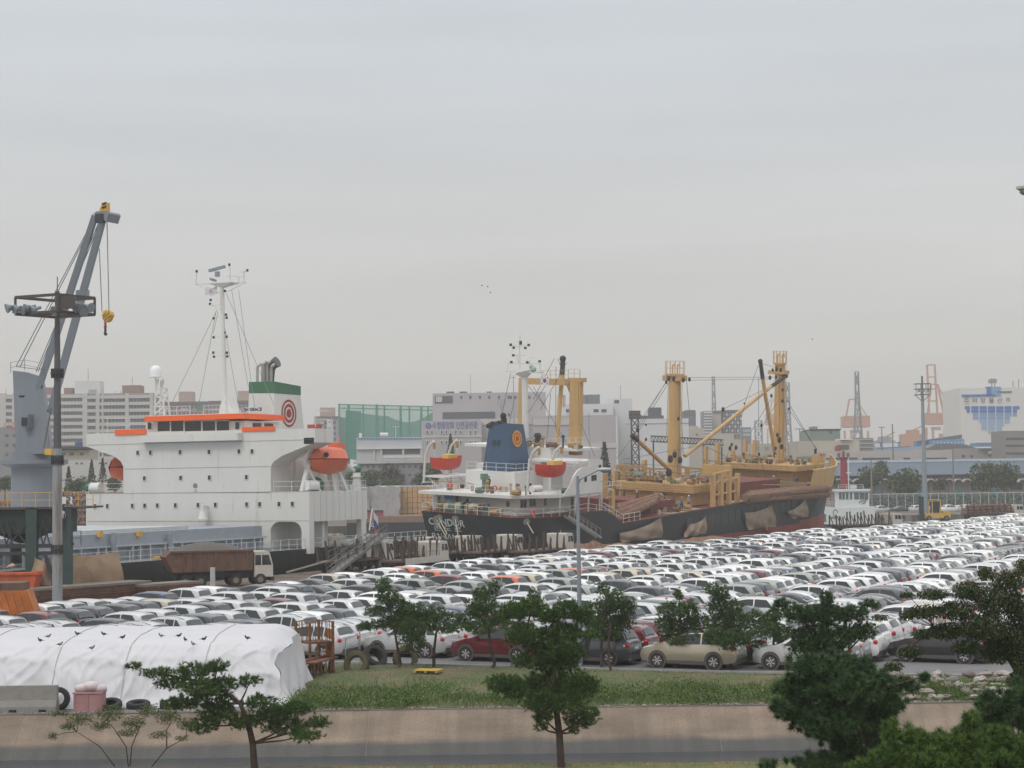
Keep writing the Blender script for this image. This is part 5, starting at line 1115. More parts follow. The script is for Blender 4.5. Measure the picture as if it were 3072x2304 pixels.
canvas('tan canvas hanging under the bow above the forklift', [(2362, 1535), (2418, 1496), (2424, 1550), (2380, 1556)])
# ================================================================ QUAY: TRUCKS, HOPPER, MASTS, PEOPLE
cabw = mat('cab_white', (.52, .485, .43), .5, var=.08, col2=(.42, .30, .20), f2=.2, scale2=2)
def wheel(par, c, r=.5, w_=.3):
    m = MB(); m.cyl(V3(c)-V3((0, w_/2, 0)), V3(c)+V3((0, w_/2, 0)), r, n=14); o = m.build('wheel', tyre, par)
    m = MB(); m.cyl(V3(c)-V3((0, w_/2+.02, 0)), V3(c)+V3((0, w_/2+.02, 0)), r*.5, n=10); m.build('rim', mat('truck_rim', (.2, .16, .13), .7), o); return o
def cab(par, x, col=cabw, h=2.75, L=2.0, W=2.4, z0=.75):   # cab with its front at x, facing +x
    m = MB(); pr = [(x, z0), (x+.0, z0+1.0), (x-.28, h-.12), (x-.45, h), (x-L+.05, h), (x-L, h-.1), (x-L, z0)]
    m.prism([(a, -W/2, b) for a, b in pr], (0, W, 0)); o = m.build('cab', col, par)
    m = MB(); m.add([(x+.02, -W/2+.15, z0+1.02), (x+.02, W/2-.15, z0+1.02), (x-.25, W/2-.2, h-.2), (x-.25, -W/2+.2, h-.2)], [(0, 1, 2, 3)]); m.build('windscreen', glass, par)
    for s_ in (-1, 1):
        m = MB(); y = s_*(W/2+.012); m.add([(x-.12, y, z0+1.0), (x-.95, y, z0+1.0), (x-.95, y, h-.3), (x-.38, y, h-.3)], [(0, 1, 2, 3) if s_ > 0 else (3, 2, 1, 0)]); m.add([(x-1.05, y, z0+1.0), (x-1.55, y, z0+1.0), (x-1.55, y, h-.3), (x-1.05, y, h-.3)], [(0, 1, 2, 3) if s_ > 0 else (3, 2, 1, 0)]); m.build('side_window', glass, par)
        m = MB(); m.box((x+.1, s_*(W/2+.2), z0+1.3), (.08, .2, .45)); m.build('mirror', blk, par)
    m = MB(); m.bb((x-.2, -W/2, z0-.35), (x+.1, W/2, z0)); m.build('bumper', darkm, par)
    return o
def dirv(hx, hy): return math.atan2(hy, hx)
def stake_truck(label, p, head, slats=False, L=9.5, hasmast=True, nst=6):
    t = thing('stake_truck', label, 'truck', rotz(p, head), 'log trucks on the quay')
    cab(t, 0, z0=.8)
    m = MB(); m.bb((-L-2, -.5, .75), (-.3, .5, 1.0)); m.bb((-L-2.2, -1.2, 1.0), (-2.2, 1.2, 1.18)); m.build('flatbed', mat('bed_rust', (.10, .07, .055), .9, var=.3, scale=3), t)
    for k in range(nst):
        x = -2.8-k*(L-.9)/(nst-1)
        for s_ in (-1, 1):
            m = MB(); a = random.uniform(-.12, .12); m.bar((x, s_*1.12, 1.1), (x+a, s_*1.25, random.uniform(2.3, 3.2)), .16); m.bar((x+.7, s_*1.0, 1.15), (x+.1, s_*1.18, 2.5), .1); m.build('stake', mat('stake_rust', (.075, .048, .038), .9, var=.3, scale=3), t)
    for x in (-1.3, -L+.3, -L-1.0, -2.9):
        for s_ in (-1, 1): wheel(t, (x, s_*1.0, .5))
    if slats:
        m = MB()
        for k in range(9): m.bb((-2.3-.02, -1.1+k*.26, 1.3), (-2.22, -1.0+k*.26, 2.6))
        m.bb((-4.6, -1.2, 2.55), (-2.1, -1.12, 2.65)); m.bb((-4.6, -1.2, 1.9), (-2.1, -1.12, 2.0))
        for k in range(12): m.bb((-4.5+k*.2, -1.2, 1.2), (-4.42+k*.2, -1.14, 2.6))
        m.bb((-9.5, -1.27, .75), (-1.9, -1.2, 1.35)); m.build('side_boards', cabw, t)
    return t
hq = dirv(Q.x, Q.y)
def onb(px, Y, dz=0): p = atY(px, 1500, Y); return V3((p.x, Y, .012+dz))
stake_truck('white cab truck with slatted side, nearest of the log trucks', onb(1312, 184), hq+.02, slats=True, L=8)
stake_truck('log truck with white cab, leftmost under the letters on the black stern', onb(1300, 197), hq, L=9)
stake_truck('log truck with white cab, second from the left below the black stern', onb(1420, 200), hq-.03, L=9)
stake_truck('log truck with cream cab in the middle, below the rat guard line', onb(1540, 203), hq+.02, L=9)
stake_truck('log truck with cream cab, right end of the row by the lamp post', onb(1690, 205), hq, L=10)
stake_truck('empty log trailer with bare stakes left of the water gap', onb(1150, 186), hq, L=9)
p = onb(1702, 206); t = thing('screen_board', 'dark mesh panel standing at the front of the rightmost log truck', 'screen', rotz(p, hq)); m = MB(); m.box((.3, 0, 2.0), (.08, 1.9, 1.9)); m.build('infill', darkm, t); m = MB(); [m.bar((.3, s_, 0.0), (.3, s_, 3), .1) for s_ in (-1, 1)]; m.build('frame', steel, t)
# dump truck with gravel
hd = dirv(.93, .36); t = thing('dump_truck', 'rusty dump truck heaped with grey gravel, cream cab facing right', 'truck', rotz(onb(808, 158), hd)); cab(t, 0, h=2.9, L=1.6)
m = MB(); bx = [(-1.8, 1.35), (-1.7, 3.05), (-8.7, 3.1), (-9.2, 2.6), (-8.5, 1.3)]; m.prism([(a, -1.25, b) for a, b in bx], (0, 2.5, 0)); db = m.build('dump_body', mat('dump_rust', (.15, .075, .05), .85, var=.25, scale=2, col2=(.13, .07, .05), f2=.5), t)
for k in range(7): MB().bb((-2.3-k*.9, -1.36, 1.4), (-2.18-k*.9, -1.25, 3.0)).build('rib', MC['dump_rust'], db)
MB().bb((-8.7, -1.38, 2.95), (-1.75, -1.25, 3.1)).build('rim_rail', MC['dump_rust'], db)
m = MB(); g = []
for i in range(13):
    g.append([(-8.6+6.2*i/12, -1.2+2.4*j/8, 3.02+.75*math.sin(math.pi*i/12)**.7*math.sin(math.pi*j/8)**.8+random.uniform(-.04, .04)) for j in range(9)])
m.grid(g); m.build('gravel', mat('gravel', (.15, .135, .12), .95, var=.3, scale=9, bump=1, bscale=20), t, smooth=True)
MB().bb((-8.5, -.5, .8), (-.4, .5, 1.3)).build('chassis', darkm, t)
for x in (-1.1, -3.2, -6.2, -7.5):
    for s_ in (-1, 1): wheel(t, (x, s_*1.05, .52), .52)
# orange dumper at the left edge
t = thing('dump_truck', 'orange tipper body with brown load, cut by the left edge of the lot', 'truck', rotz(onb(118, 108), .12)); om = mat('tipper_orange', (.50, .15, .03), .7, var=.2, col2=(.28, .11, .05), f2=.4)
bz = [(0, 1.1), (-.55, 2.65), (-4.6, 2.7), (-4.6, .9)]; m = MB(); m.prism([(a, -1.2, b) for a, b in bz], (0, 2.4, 0)); db = m.build('dump_body', om, t)
for k in range(5): m = MB(); m.bar((-.15-k*.42, -1.25, 1.05), (-.62-k*.42, -1.25, 2.6), .1); m.build('rib', om, db)
MB().bb((-4.7, -1.1, 2.6), (-.7, 1.1, 3.1)).build('load', mat('load_brown', (.13, .085, .06), .95, var=.2), t); MB().bb((-6.5, -.9, .5), (-.5, .9, 1.0)).build('chassis', darkm, t)
MB().bb((-2.3, -1.26, 2.55), (-2.1, -1.22, 3.4)).build('post', safy, t)
for x in (-1.2, -3.8):
    for s_ in (-1, 1): wheel(t, (x, s_*.95, .5))
# steel plate stacks
def stack(label, pa, pb, dpt, n, z1, mt):
    a = gnd(*pa, z1); b = gnd(*pb, z1); d = (b-a); L = d.length; d.normalize(); nn = V3((-d.y, d.x, 0)); M = frame((a.x, a.y, 0), d); t = thing('steel_stack', label, 'steel plates', M, 'stacked steel on the quay')
    th = z1/n
    for k in range(n):
        m = MB(); o_ = random.uniform(-.1, .1); m.bb((o_, random.uniform(-.06, .06), k*th), (L+o_*2, dpt, (k+1)*th-.02)); m.build('plate', mt if k < n-1 else mat('plate_top', (.20, .165, .14), .8, var=.2), t)
    return t
rs = mat('rust_plate', (.15, .062, .03), .85, var=.3, scale=3, col2=(.09, .045, .03), f2=.5)
stack('long rusty steel plate stack beside the floodlight mast', (115, 1765), (450, 1741), 2.5, 6, 1.2, rs)
stack('shorter rusty steel plate stack left of the dump truck', (438, 1753), (610, 1742), 2.2, 5, 1.0, rs)
stack('rusty steel plate stack at the left edge behind the orange tipper', (-20, 1773), (92, 1770), 3, 4, .9, rs)
# tan tarpaulin on the quay
Mq = frame(ab(118, 92.5), Q)
canvas('tan tarpaulin hung between quay and white ship, right of the hopper', [(204, 1664), (352, 1655), (374, 1745), (206, 1762)], 0., Mq, 1, 2, .07, mat('tan_tarp', (.40, .28, .18), .95, var=.1, scale=1, col2=(.28, .19, .125), f2=.4))
canvas('folded brown tarpaulin between the hopper legs', [(104, 1668), (150, 1672), (160, 1755), (96, 1755)], -.5, Mq, 1, 2, .2, MC['tan_tarp'])
canvas('brown tarpaulin hanging past the far left of the ship deck', [(-15, 1690), (38, 1688), (40, 1700), (-15, 1705)], .5, Mq, 1, 2, .2, MC['tan_tarp'])
# orange grab / bucket
p = atY(38, 1725, 138); t = thing('grab_bucket', 'orange steel container behind the hopper legs at the left edge', 'container', Matrix.Translation((p.x, 138, 0))); m = MB(); m.add([(-2.2, -1, 0), (1.5, -1, 0), (2.1, -1, 2.3), (-2.8, -1, 2.1), (-2.2, 1, 0), (1.5, 1, 0), (2.1, 1, 2.3), (-2.8, 1, 2.1)], [(0, 1, 2, 3), (7, 6, 5, 4), (1, 5, 6, 2), (4, 0, 3, 7), (0, 4, 5, 1)]); m.build('shell', mat('grab_orange', (.48, .09, .025), .7, var=.25, col2=(.3, .07, .03), f2=.4), t)
MB().bb((-2.9, -1.1, 2.1), (2.2, 1.1, 2.25)).build('rim', MC['grab_orange'], t)
# hopper
YH = 141; hp = lambda px, py, y=0: atY(px, py, YH+y)
hg = mat('hopper_green', (.018, .04, .034), .7, var=.25, scale=1, col2=(.03, .035, .03), f2=.4)
o0 = V3((hp(130, 1600).x, YH, 0)); t = thing('hopper', 'dark green bulk hopper on legs with a yellow railed platform', 'hopper', Matrix.Translation(o0)); OM = Matrix.Translation(-o0)
def hb(): return MB(OM)
m = hb(); a, b = hp(-60, 1525), hp(262, 1521); m.bb((a.x, YH-.5, b.z-.1), (b.x, YH+5.5, b.z+.05)); m.build('platform', mat('platform_brown', (.07, .055, .05), .8), t)
m = hb(); a, b = hp(-60, 1590), hp(185, 1525); m.bb((a.x, YH, b.z-1.9), (b.x, YH+5, b.z-.1)); m.build('bin', hg, t)
m = hb(); zt_, zb_ = hp(0, 1585).z, hp(0, 1640).z
for (x0, x1, y0, y1) in ((-60, 160, 8, 60),):
    pass
tpz = hp(60, 1580).z; 
def fun(xa, xb, ya, yb, py0, py1):
    A_ = [(hp(xa, 1600).x, YH), (hp(xb, 1600).x, YH), (hp(xb, 1600).x, YH+5), (hp(xa, 1600).x, YH+5)]; B_ = [(hp(ya, 1600).x, YH+2), (hp(yb, 1600).x, YH+2), (hp(yb, 1600).x, YH+3), (hp(ya, 1600).x, YH+3)]
    za, zb = hp(60, py0).z, hp(60, py1).z; m = hb(); m.add([(x, y, za) for x, y in A_]+[(x, y, zb) for x, y in B_], [(0, 1, 5, 4), (1, 2, 6, 5), (2, 3, 7, 6), (3, 0, 4, 7), (4, 5, 6, 7)]); m.build('funnel', hg, t)
fun(-60, 148, 38, 60, 1582, 1632)
m = hb(); m.cyl(hp(48, 1632, 2.5), hp(48, 1690, 2.5), .45, n=10); m.build('chute', hg, t)
for px, y in ((96, -.2), (200, -.2), (96, 5), (200, 5), (-40, -.2)):
    m = hb(); a = hp(px, 1600, y); m.bb((a.x-.42, YH+y-.3, 0), (a.x+.42, YH+y+.3, hp(px, 1525, y).z)); m.build('leg', mat('leg_green', (.03, .06, .055), .7, var=.15), t)
m = hb(); a, b = hp(-60, 1640, -.2), hp(205, 1636, -.2); m.bar((a.x, YH-.2, a.z), (b.x, YH-.2, a.z), .3); m.bar((a.x, YH-.2, a.z-.55), (b.x, YH-.2, a.z-.55), .25)
for x0, x1 in ((20, 38), (38, 20), (0, 20), (110, 130), (130, 150), (150, 130), (130, 110), (90, 25), (25, 82)): m.bar(hp(x0, 1560, -.2), hp(x1, 1636, -.2), .09)
m.build('brace', darkm, t)
m = hb(); rails(m, [hp(-60, 1525, -.45), hp(190, 1521.5, -.45), hp(279, 1520, -.45)], 1.15, 1.0, .035); m.build('railing', safy, t)
m = hb(); rails(m, [hp(210, 1636, -.3), hp(243, 1636, -.3)], 1.1, .7, .03); m.bar(hp(200, 1590, -.3), hp(219, 1636, -.3), .2); m.build('landing', darkm, t); m = hb(); m.bar(hp(130, 1655, -.3), hp(158, 1720, -.3), .25); m.build('stair', darkm, t)
m = hb(); a, b = hp(181, 1512, -.7), hp(217, 1490, -.7); m.bb((a.x, YH-.75, a.z), (b.x, YH-.68, b.z)); sg = m.build('sign_board', MC['board_white'], t)
c = (a+b)/2-o0; text_on('BU', .42, (b.x-o0.x-.28, -.77, c.z), (0, 0, 1), (0, -1, 0), blk, sg, bold=.015)
# floodlight mast
def lampmast(label, base, top_px, r0, r1, hgt, arms=True):
    return thing('floodlight_mast', label, 'light mast', Matrix.Translation(base))
bx_ = atY(172, 1842, 119); Yb = 119; ft = thing('floodlight_mast', 'tall floodlight mast with square lamp frame at the left', 'light mast', Matrix.Translation((bx_.x, Yb, 0))); OB = Matrix.Translation((-bx_.x, -Yb, 0)); fm_ = lambda px, py, y=0: atY(px, py, Yb+y)
concm = mat('mast_concrete', (.27, .285, .29), .8, var=.1, col2=(.17, .12, .09), f2=.38, scale2=1.2, streak=True)
zT = fm_(163, 874).z; x0m = bx_.x
m = MB(OB); m.cyl((x0m, Yb, 0), (x0m, Yb, zT*.52), .33, .30, n=16); m.build('pole', concm, ft, smooth=True)
m = MB(OB); m.cyl((x0m, Yb, zT*.5), (x0m, Yb, zT), .26, .15, n=16); m.build('upper_pole', mat('mast_rust', (.095, .095, .10), .8, var=.25, col2=(.16, .16, .165), f2=.4, streak=True), ft, smooth=True)
for py in (1120, 1380, 1648):
    z = fm_(168, py).z; m = MB(OB)
    for k in range(12): a = k*math.pi/6; m.bb((x0m+.36*math.cos(a)-.05, Yb+.36*math.sin(a)-.05, z-.3), (x0m+.36*math.cos(a)+.05, Yb+.36*math.sin(a)+.05, z+.3))
    m.cyl((x0m, Yb, z-.05), (x0m, Yb, z+.05), .45, n=14); m.build('flange_collar', darkm, ft)
m = MB(OB); mz0, mz1 = fm_(163, 943).z, fm_(163, 893).z; fr4 = [(-2.6, -.5), (.5, -2.0), (2.3, .6), (-.6, 2.1)]
for z in (mz0, mz1):
    for k in range(4): a, b = fr4[k], fr4[(k+1) % 4]; m.bar((x0m+a[0], Yb+a[1], z), (x0m+b[0], Yb+b[1], z), .14, .18)
for a in fr4: m.bar((x0m+a[0], Yb+a[1], mz0), (x0m+a[0], Yb+a[1], mz1), .14)
for a in fr4: m.bar((x0m, Yb, mz0), (x0m+a[0], Yb+a[1], mz0), .12)
m.bar((x0m, Yb, zT), (x0m, Yb, fm_(160, 830).z), .05); m.bb((x0m+.6, Yb-1.9, mz1-.9), (x0m+1.6, Yb-1.7, mz1-.1)); m.build('lamp_frame', mat('frame_brown', (.075, .06, .055), .7), ft)
def flood(px, py, dx, dy=-.6):
    c = fm_(px, py, -.8)-V3((bx_.x, Yb, 0)); d = V3((dx, dy, -.35)).normalized(); m = MB(); m.cyl(c, c+d*.42, .12, .33, n=14, cap=False); m.cyl(c+d*.40, c+d*.42, .31, n=14); m.cyl(c-d*.3, c, .1, .12, n=8); m.bar(c, c-V3((0, 0, .4)), .05); m.build('floodlight', galv, ft)
for px, py, dx in ((38, 921, -1), (60, 925, -.9), (82, 925, -.6), (94, 921, -.9), (110, 926, -.8), (175, 925, -.3), (196, 925, -.5), (228, 918, .3), (240, 920, .4), (262, 918, .8), (250, 928, .2)): flood(px, py, dx)
m = MB(OB); z = fm_(205, 1435).z; m.tube([(x0m+.25, Yb, z-.15), (x0m+.9, Yb, z+.02), (x0m+1.15, Yb, z+.08)], .04, 5); m.build('lamp_arm', galv, ft)
# person climbing by the mast
def person(label, M, shirt, pants, hat=None, vest=None, arms=0.):
    t = thing('person', label, 'person', M)
    V = [(0, 0, .95), (0, 0, 1.2), (0, 0, 1.42), (0, 0, 1.52), (0, .02, 1.64), (0, .02, 1.76), (.1, 0, .9), (.12, -.02, .5), (.12, -.02, .06), (.13, .1, .03), (-.1, 0, .9), (-.12, .05, .5), (-.12, .0, .06), (-.13, .12, .03),
         (.2, 0, 1.42), (.27, .05+arms*.2, 1.15), (.26, .15+arms*.35, .95+arms*.3), (.26, .2+arms*.35, .87+arms*.3), (-.2, 0, 1.42), (-.27, .03, 1.15), (-.26, .1, .92), (-.26, .12, .84)]
    Ed = [(0, 1), (1, 2), (2, 3), (3, 4), (4, 5), (0, 6), (6, 7), (7, 8), (8, 9), (0, 10), (10, 11), (11, 12), (12, 13), (2, 14), (14, 15), (15, 16), (16, 17), (2, 18), (18, 19), (19, 20), (20, 21)]
    rr = [.15, .14, .16, .06, .095, .09, .1, .07, .05, .045, .1, .07, .05, .045, .065, .05, .04, .04, .065, .05, .04, .04]
    me = bpy.data.meshes.new('body'); me.from_pydata(V, Ed, []); ob = bpy.data.objects.new('tmp', me); C.objects.link(ob); ob.modifiers.new('s', 'SKIN'); ob.modifiers.new('u', 'SUBSURF').levels = 1
    for i, v in enumerate(me.skin_vertices[0].data): v.radius = (rr[i], rr[i]*.8); v.use_root = (i == 0)
    dg = bpy.context.evaluated_depsgraph_get(); m2 = bpy.data.meshes.new_from_object(ob.evaluated_get(dg)); C.objects.unlink(ob); bpy.data.objects.remove(ob)
    m2.materials.clear(); sk_ = mat('skin', (.35, .2, .14), .6, var=0)
    for x in (shirt, pants, sk_, blk): m2.materials.append(x)
    for pl_ in m2.polygons:
        z = pl_.center.z; x = abs(pl_.center.x); pl_.material_index = 2 if z > 1.5 or (x > .2 and z < .97) else (1 if z < .97 and z > .1 else (3 if z <= .1 else 0)); pl_.use_smooth = True
    link('body', m2, t)
    if hat: m = MB(); m.sphere((0, .02, 1.77), .125, 10, (1, 1.1, .75)); m.cyl((0, .05, 1.755), (0, .05, 1.77), .155, n=12); m.build('helmet', hat, t, smooth=True)
    else: m = MB(); m.sphere((0, 0, 1.75), .105, 8); m.build('hair', blk, t, smooth=True)
    m = MB(); m.box((0, .115, 1.66), (.03, .03, .05)); [m.box((s_*.035, .108, 1.70), (.02, .015, .015)) for s_ in (-1, 1)]; m.box((0, .108, 1.6), (.05, .015, .012)); m.build('face', mat('face_dark', (.2, .1, .08), .6, var=0), t)
    if vest: m = MB(); m.lathe((0, 0, 0), [(.155, 1.0), (.165, 1.15), (.185, 1.35), (.15, 1.46)], 12); m.build('vest', vest, t, smooth=True)
    return t
hatO = mat('hat_orange', (.85, .28, .03), .4, var=0); hatW = mat('hat_white', (.8, .8, .78), .4, var=0); shb = mat('shirt_blue', (.13, .17, .25), .8, var=.1); shg = mat('shirt_grey', (.28, .3, .33), .8, var=.1); pdk = mat('pants_dark', (.025, .028, .04), .8, var=.1)
vesto = mat('vest_orange', (.95, .28, .02), .6, var=0); shp = mat('shirt_pink', (.5, .38, .42), .8, var=.15)
a = s2(2044, 1534, 1.2); z_ = dz2(a.x)+.1; person('worker in blue with an orange helmet standing on the ship deck', F2 @ Matrix.Translation((a.x, 1.2, z_)) @ Matrix.Rotation(2.6, 4, 'Z'), shb, pdk, hatO)
a = s2(2067, 1531, 1.3); person('worker in grey with a white helmet, right of the one in the orange helmet', F2 @ Matrix.Translation((a.x, 1.4, dz2(a.x)+.1)) @ Matrix.Rotation(2.9, 4, 'Z'), shg, pdk, hatW)
a = s2(2374, 1466, 3); person('figure in dark blue standing beside the lifted logs at the bow', F2 @ Matrix.Translation((a.x, 2.2, dz2(a.x)+.3)) @ Matrix.Rotation(1, 4, 'Z'), mat('shirt_navy', (.03, .06, .14), .8), pdk)
g = gnd(2300, 1611); person('worker in an orange safety vest on the quay below the big canvas', rotz((g.x, g.y, .012), 2.0), vesto, pdk, hatO, vesto)
a = f2(1440, 1486, 6.5); person('crewman in a dark jacket by the white deckhouse, at the round lifebuoy', F2 @ Matrix.Translation((7, a.y-1, zk)) @ Matrix.Rotation(1.5, 4, 'Z'), mat('jacket', (.05, .04, .04), .8), pdk)
p = hp(187, 1592, -.55); person('figure in a pale pink shirt on the ladder beside the floodlight mast', Matrix.Translation((p.x, YH-.75, p.z)) @ Matrix.Rotation(.3, 4, 'Z'), shp, pdk)
g = gnd(1554, 1652, .0); person('person in white standing among the log trucks below the stern', rotz((atY(1554, 1640, 201).x, 201, .012), .5), mat('shirt_white', (.6, .6, .6), .8), pdk)
m = MB(); p = atY(638, 1730, 150); m = MB(Matrix.Translation((0, 0, 0))); 
gp_ = thing('post', 'short pale concrete post in front of the dump truck wheels', 'post', Matrix.Translation((p.x, 150, 0))); MB().cyl((0, 0, 0), (0, 0, 1.9), .22, .2, n=10).build('shaft', mat('pale_post', (.45, .45, .44), .8), gp_)
# gangway between ship and quay
def gangway(label, a, b, w_=.9):
    M = frame(a, b-a); L = (b-a).length; t = thing('gangway', label, 'gangway', M); m = MB(); m.bb((0, -w_/2, 0), (L, w_/2, .08)); m.build('walkway', mat('gang_grey', (.17, .165, .155), .8, var=.2), t)
    for s_ in (-1, 1): m = MB(); rails(m, [V3((0, s_*w_/2, .05)), V3((L, s_*w_/2, .05))], 1.05, 1.2, .03); m.bar((0, s_*w_/2, .1), (L, s_*w_/2, .1), .08, .3); m.build('railing', MC['gang_grey'], t)
a = atY(995, 1712, 172); a = V3((a.x, 172, .1)); b = atY(1150, 1605, 186); gangway('long grey gangway sloping up to the stern of the white ship', a, b)
a = atY(1000, 1690, 176); b = atY(1130, 1628, 184); gangway('second grey gangway lying across the first one', V3((a.x, 176, 1.0)), b)
m = MB(); a = gnd(860, 1717, .3); b = atY(985, 1682, 176); m.bar((0, 0, 0), b-a, .14); m.build('mooring_rope', ropem, None, label='thick rope running from the quay up to the gangway foot', cat='rope', M=Matrix.Translation(a))
# bark heaps on the quay
def heap(label, c, rx, ry, h, mt, rot=0., nm='bark_heap', cat='heap'):
    m = MB(); g = []
    for i in range(19):
        r = []
        for j in range(15):
            u, v = i/9-1, j/7-1; d = max(0, 1-(u*u+v*v)); n = mnoise.noise(V3((u*3+c[0], v*3, 0)))
            r.append((u*rx, v*ry, h*d**.7*(1+.5*n)-.05+(.06*random.random() if d > 0 else 0)))
        g.append(r)
    m.grid(g); return m.build(nm, mt, None, smooth=True, label=label, cat=cat, M=rotz(c, rot))
barkm = mat('bark_litter', (.26, .14, .085), .95, var=.3, scale=4, col2=(.16, .08, .05), f2=.5, scale2=1, bump=1, bscale=8)
heap('low heap of reddish bark behind the lamp post', (atY(1760, 1650, 206).x, 206, 0), 3.2, 2, 1.5, barkm, .6)
heap('long strip of bark litter at the foot of the black hull', (atY(1850, 1640, 222).x, 222, 0), 7, 2.5, .8, barkm, .9)
heap('brown bark litter under the canvas scrap', (atY(2110, 1625, 248).x, 248, 0), 8, 2.2, .7, barkm, .95)
heap('bark litter around the orange vest worker', (atY(2320, 1605, 272).x-1, 273, 0), 7, 2, .5, barkm, .95)
# right side: forklift, trucks, machine under the bow
fk = thing('forklift', 'yellow forklift with a tall black mast, in front of the distant parked cars', 'forklift', rotz((atY(2790, 1550, 345).x, 345, .012), .25)); fy = mat('forklift_yellow', (.58, .36, .06), .6, var=.15)
m = MB(); m.bb((-1.2, -.7, .5), (3.9, .9, 1.4)); m.bb((2.4, -.7, 1.4), (3.9, .9, 1.8)); m.build('chassis', fy, fk)
m = MB(); [m.bar((x, y, 1.3), (x, y, 3.9), .14) for x in (.2, 1.9) for y in (-.6, .8)]; m.bb((.1, -.7, 3.85), (2.0, .9, 4.0)); m.build('cab_frame', fy, fk); MB().bb((.35, -.5, 1.5), (1.7, .6, 3.6)).build('cab_glass', glass, fk)
m = MB(); [m.bb((-1.9+k*.0, -.5+k*.9, .1), (-1.45, -.2+k*.9, 4.6)) for k in (0, 1)]; m.bb((-1.8, -.5, 4.1), (-1.5, .7, 4.4)); m.bb((-2.2, -.8, .3), (-1.95, 1.0, 1.2)); m.build('mast', darkm, fk)
for x in (-.6, 3.0):
    for s_ in (-.75, .95): wheel(fk, (x, s_, .5), .5)
def stake2(label, px, Y, L, head, logs=0):
    t = stake_truck(label, onb(px, Y), head, L=L, nst=8); 
    return t
stake2('log trailer with a row of bare stakes in front of the tugboat', 2690, 288, 11, .55)
t = stake2('truck loaded with brown logs at the right edge of the lot', 3062, 352, 10, .25)
for k in range(9):
    m = MB(); y = -.8+(k % 4)*.55; z = 1.5+(k//4)*.55; m.cyl((-12, y, z), (-2.6, y, z+.1), .29, .25, n=8); m.mi = [1 if len(f) == 8 else 0 for f in m.f]; M0 = t.matrix_world.copy()
    m2 = m.build('log', [bark, logend], None, smooth=True, label='brown log on the loaded truck, %s' % ['bottom row nearest side', 'bottom row second', 'bottom row third', 'bottom row far side', 'middle row nearest side', 'middle row second', 'middle row third', 'middle row far side', 'single log on the very top'][k], cat='log', group='logs on the right truck', M=M0)
t = thing('crawler_machine', 'green handling machine parked under the bow beside the hanging canvas', 'machine', rotz((atY(2385, 1590, 292).x, 292, .012), .4)); m = MB(); m.bb((-2.4, -1.2, .6), (3.2, 1.2, 1.3)); m.bb((-1.5, -.9, 1.3), (.6, .9, 3.6)); m.build('body', mat('machine_green', (.09, .12, .06), .7, var=.3), t); MB().bb((-1.55, -.7, 2.1), (.4, -.92, 3.3)).build('window', glass, t)
m = MB(); m.bb((.9, -.4, 0), (1.5, .3, 4.3)); m.build('post', darkm, t)
for x in (-1.8, 0, 2.4):
    for s_ in (-1.1, 1.1): wheel(t, (x, s_, .5), .5, .4)
# distant parked cars
for px, k, c_, lb in ((2645, 'SUV', 'silver', 'silver SUV far off, leftmost beyond the stake trailer'), (2700, 'sedan', 'charcoal', 'dark sedan far off, second from the left by the fence'), (2755, 'SUV', 'silver', 'grey SUV far off behind the forklift mast'), (2800, 'sedan', 'silver', 'silver sedan far off behind the forklift cab'), (2850, 'SUV', 'white', 'white SUV far off, right of the forklift'), (2905, 'SUV', 'silver', 'silver SUV far off, left of the loaded log truck'), (2880, 'sedan', 'silver', 'pale blue sedan far off between the white SUV and silver SUV')):
    Y = 425 if 'pale' not in lb else 432; make_car(k, c_, rotz((atY(px, 1520, Y).x, Y, .01), math.pi+.5), lb, 2, 'cars by the far fence')
# ================================================================ BACKGROUND
cream = mat('cream_wall', (.50, .485, .45), .8, var=.05, scale=.1); lilac = mat('lilac_wall', (.42, .385, .39), .8, var=.05, scale=.1, streak=True); whitew = mat('white_wall', (.62, .62, .62), .8, var=.04, scale=.1)
beige = mat('beige_wall', (.42, .38, .31), .8, var=.06, scale=.1); brick = mat('brick_brown', (.26, .15, .115), .9, var=.1); greyw = mat('grey_wall', (.24, .235, .24), .8, var=.07, scale=.15); win = mat('far_window', (.10, .115, .13), .25, var=.15, scale=.6)
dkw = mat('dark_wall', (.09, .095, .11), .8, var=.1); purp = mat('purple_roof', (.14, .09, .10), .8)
UNIT = MB().box((0, 0, 0), (1, 1, 1)).mesh('unit', win); UM = {}
def unit(m):
    if m.name not in UM: c = UNIT.copy(); c.materials.clear(); c.materials.append(m); UM[m.name] = c
    return UM[m.name]
def up(name, m, par, c, d): o = link(name, unit(m), par); o.location = c; o.scale = d; return o
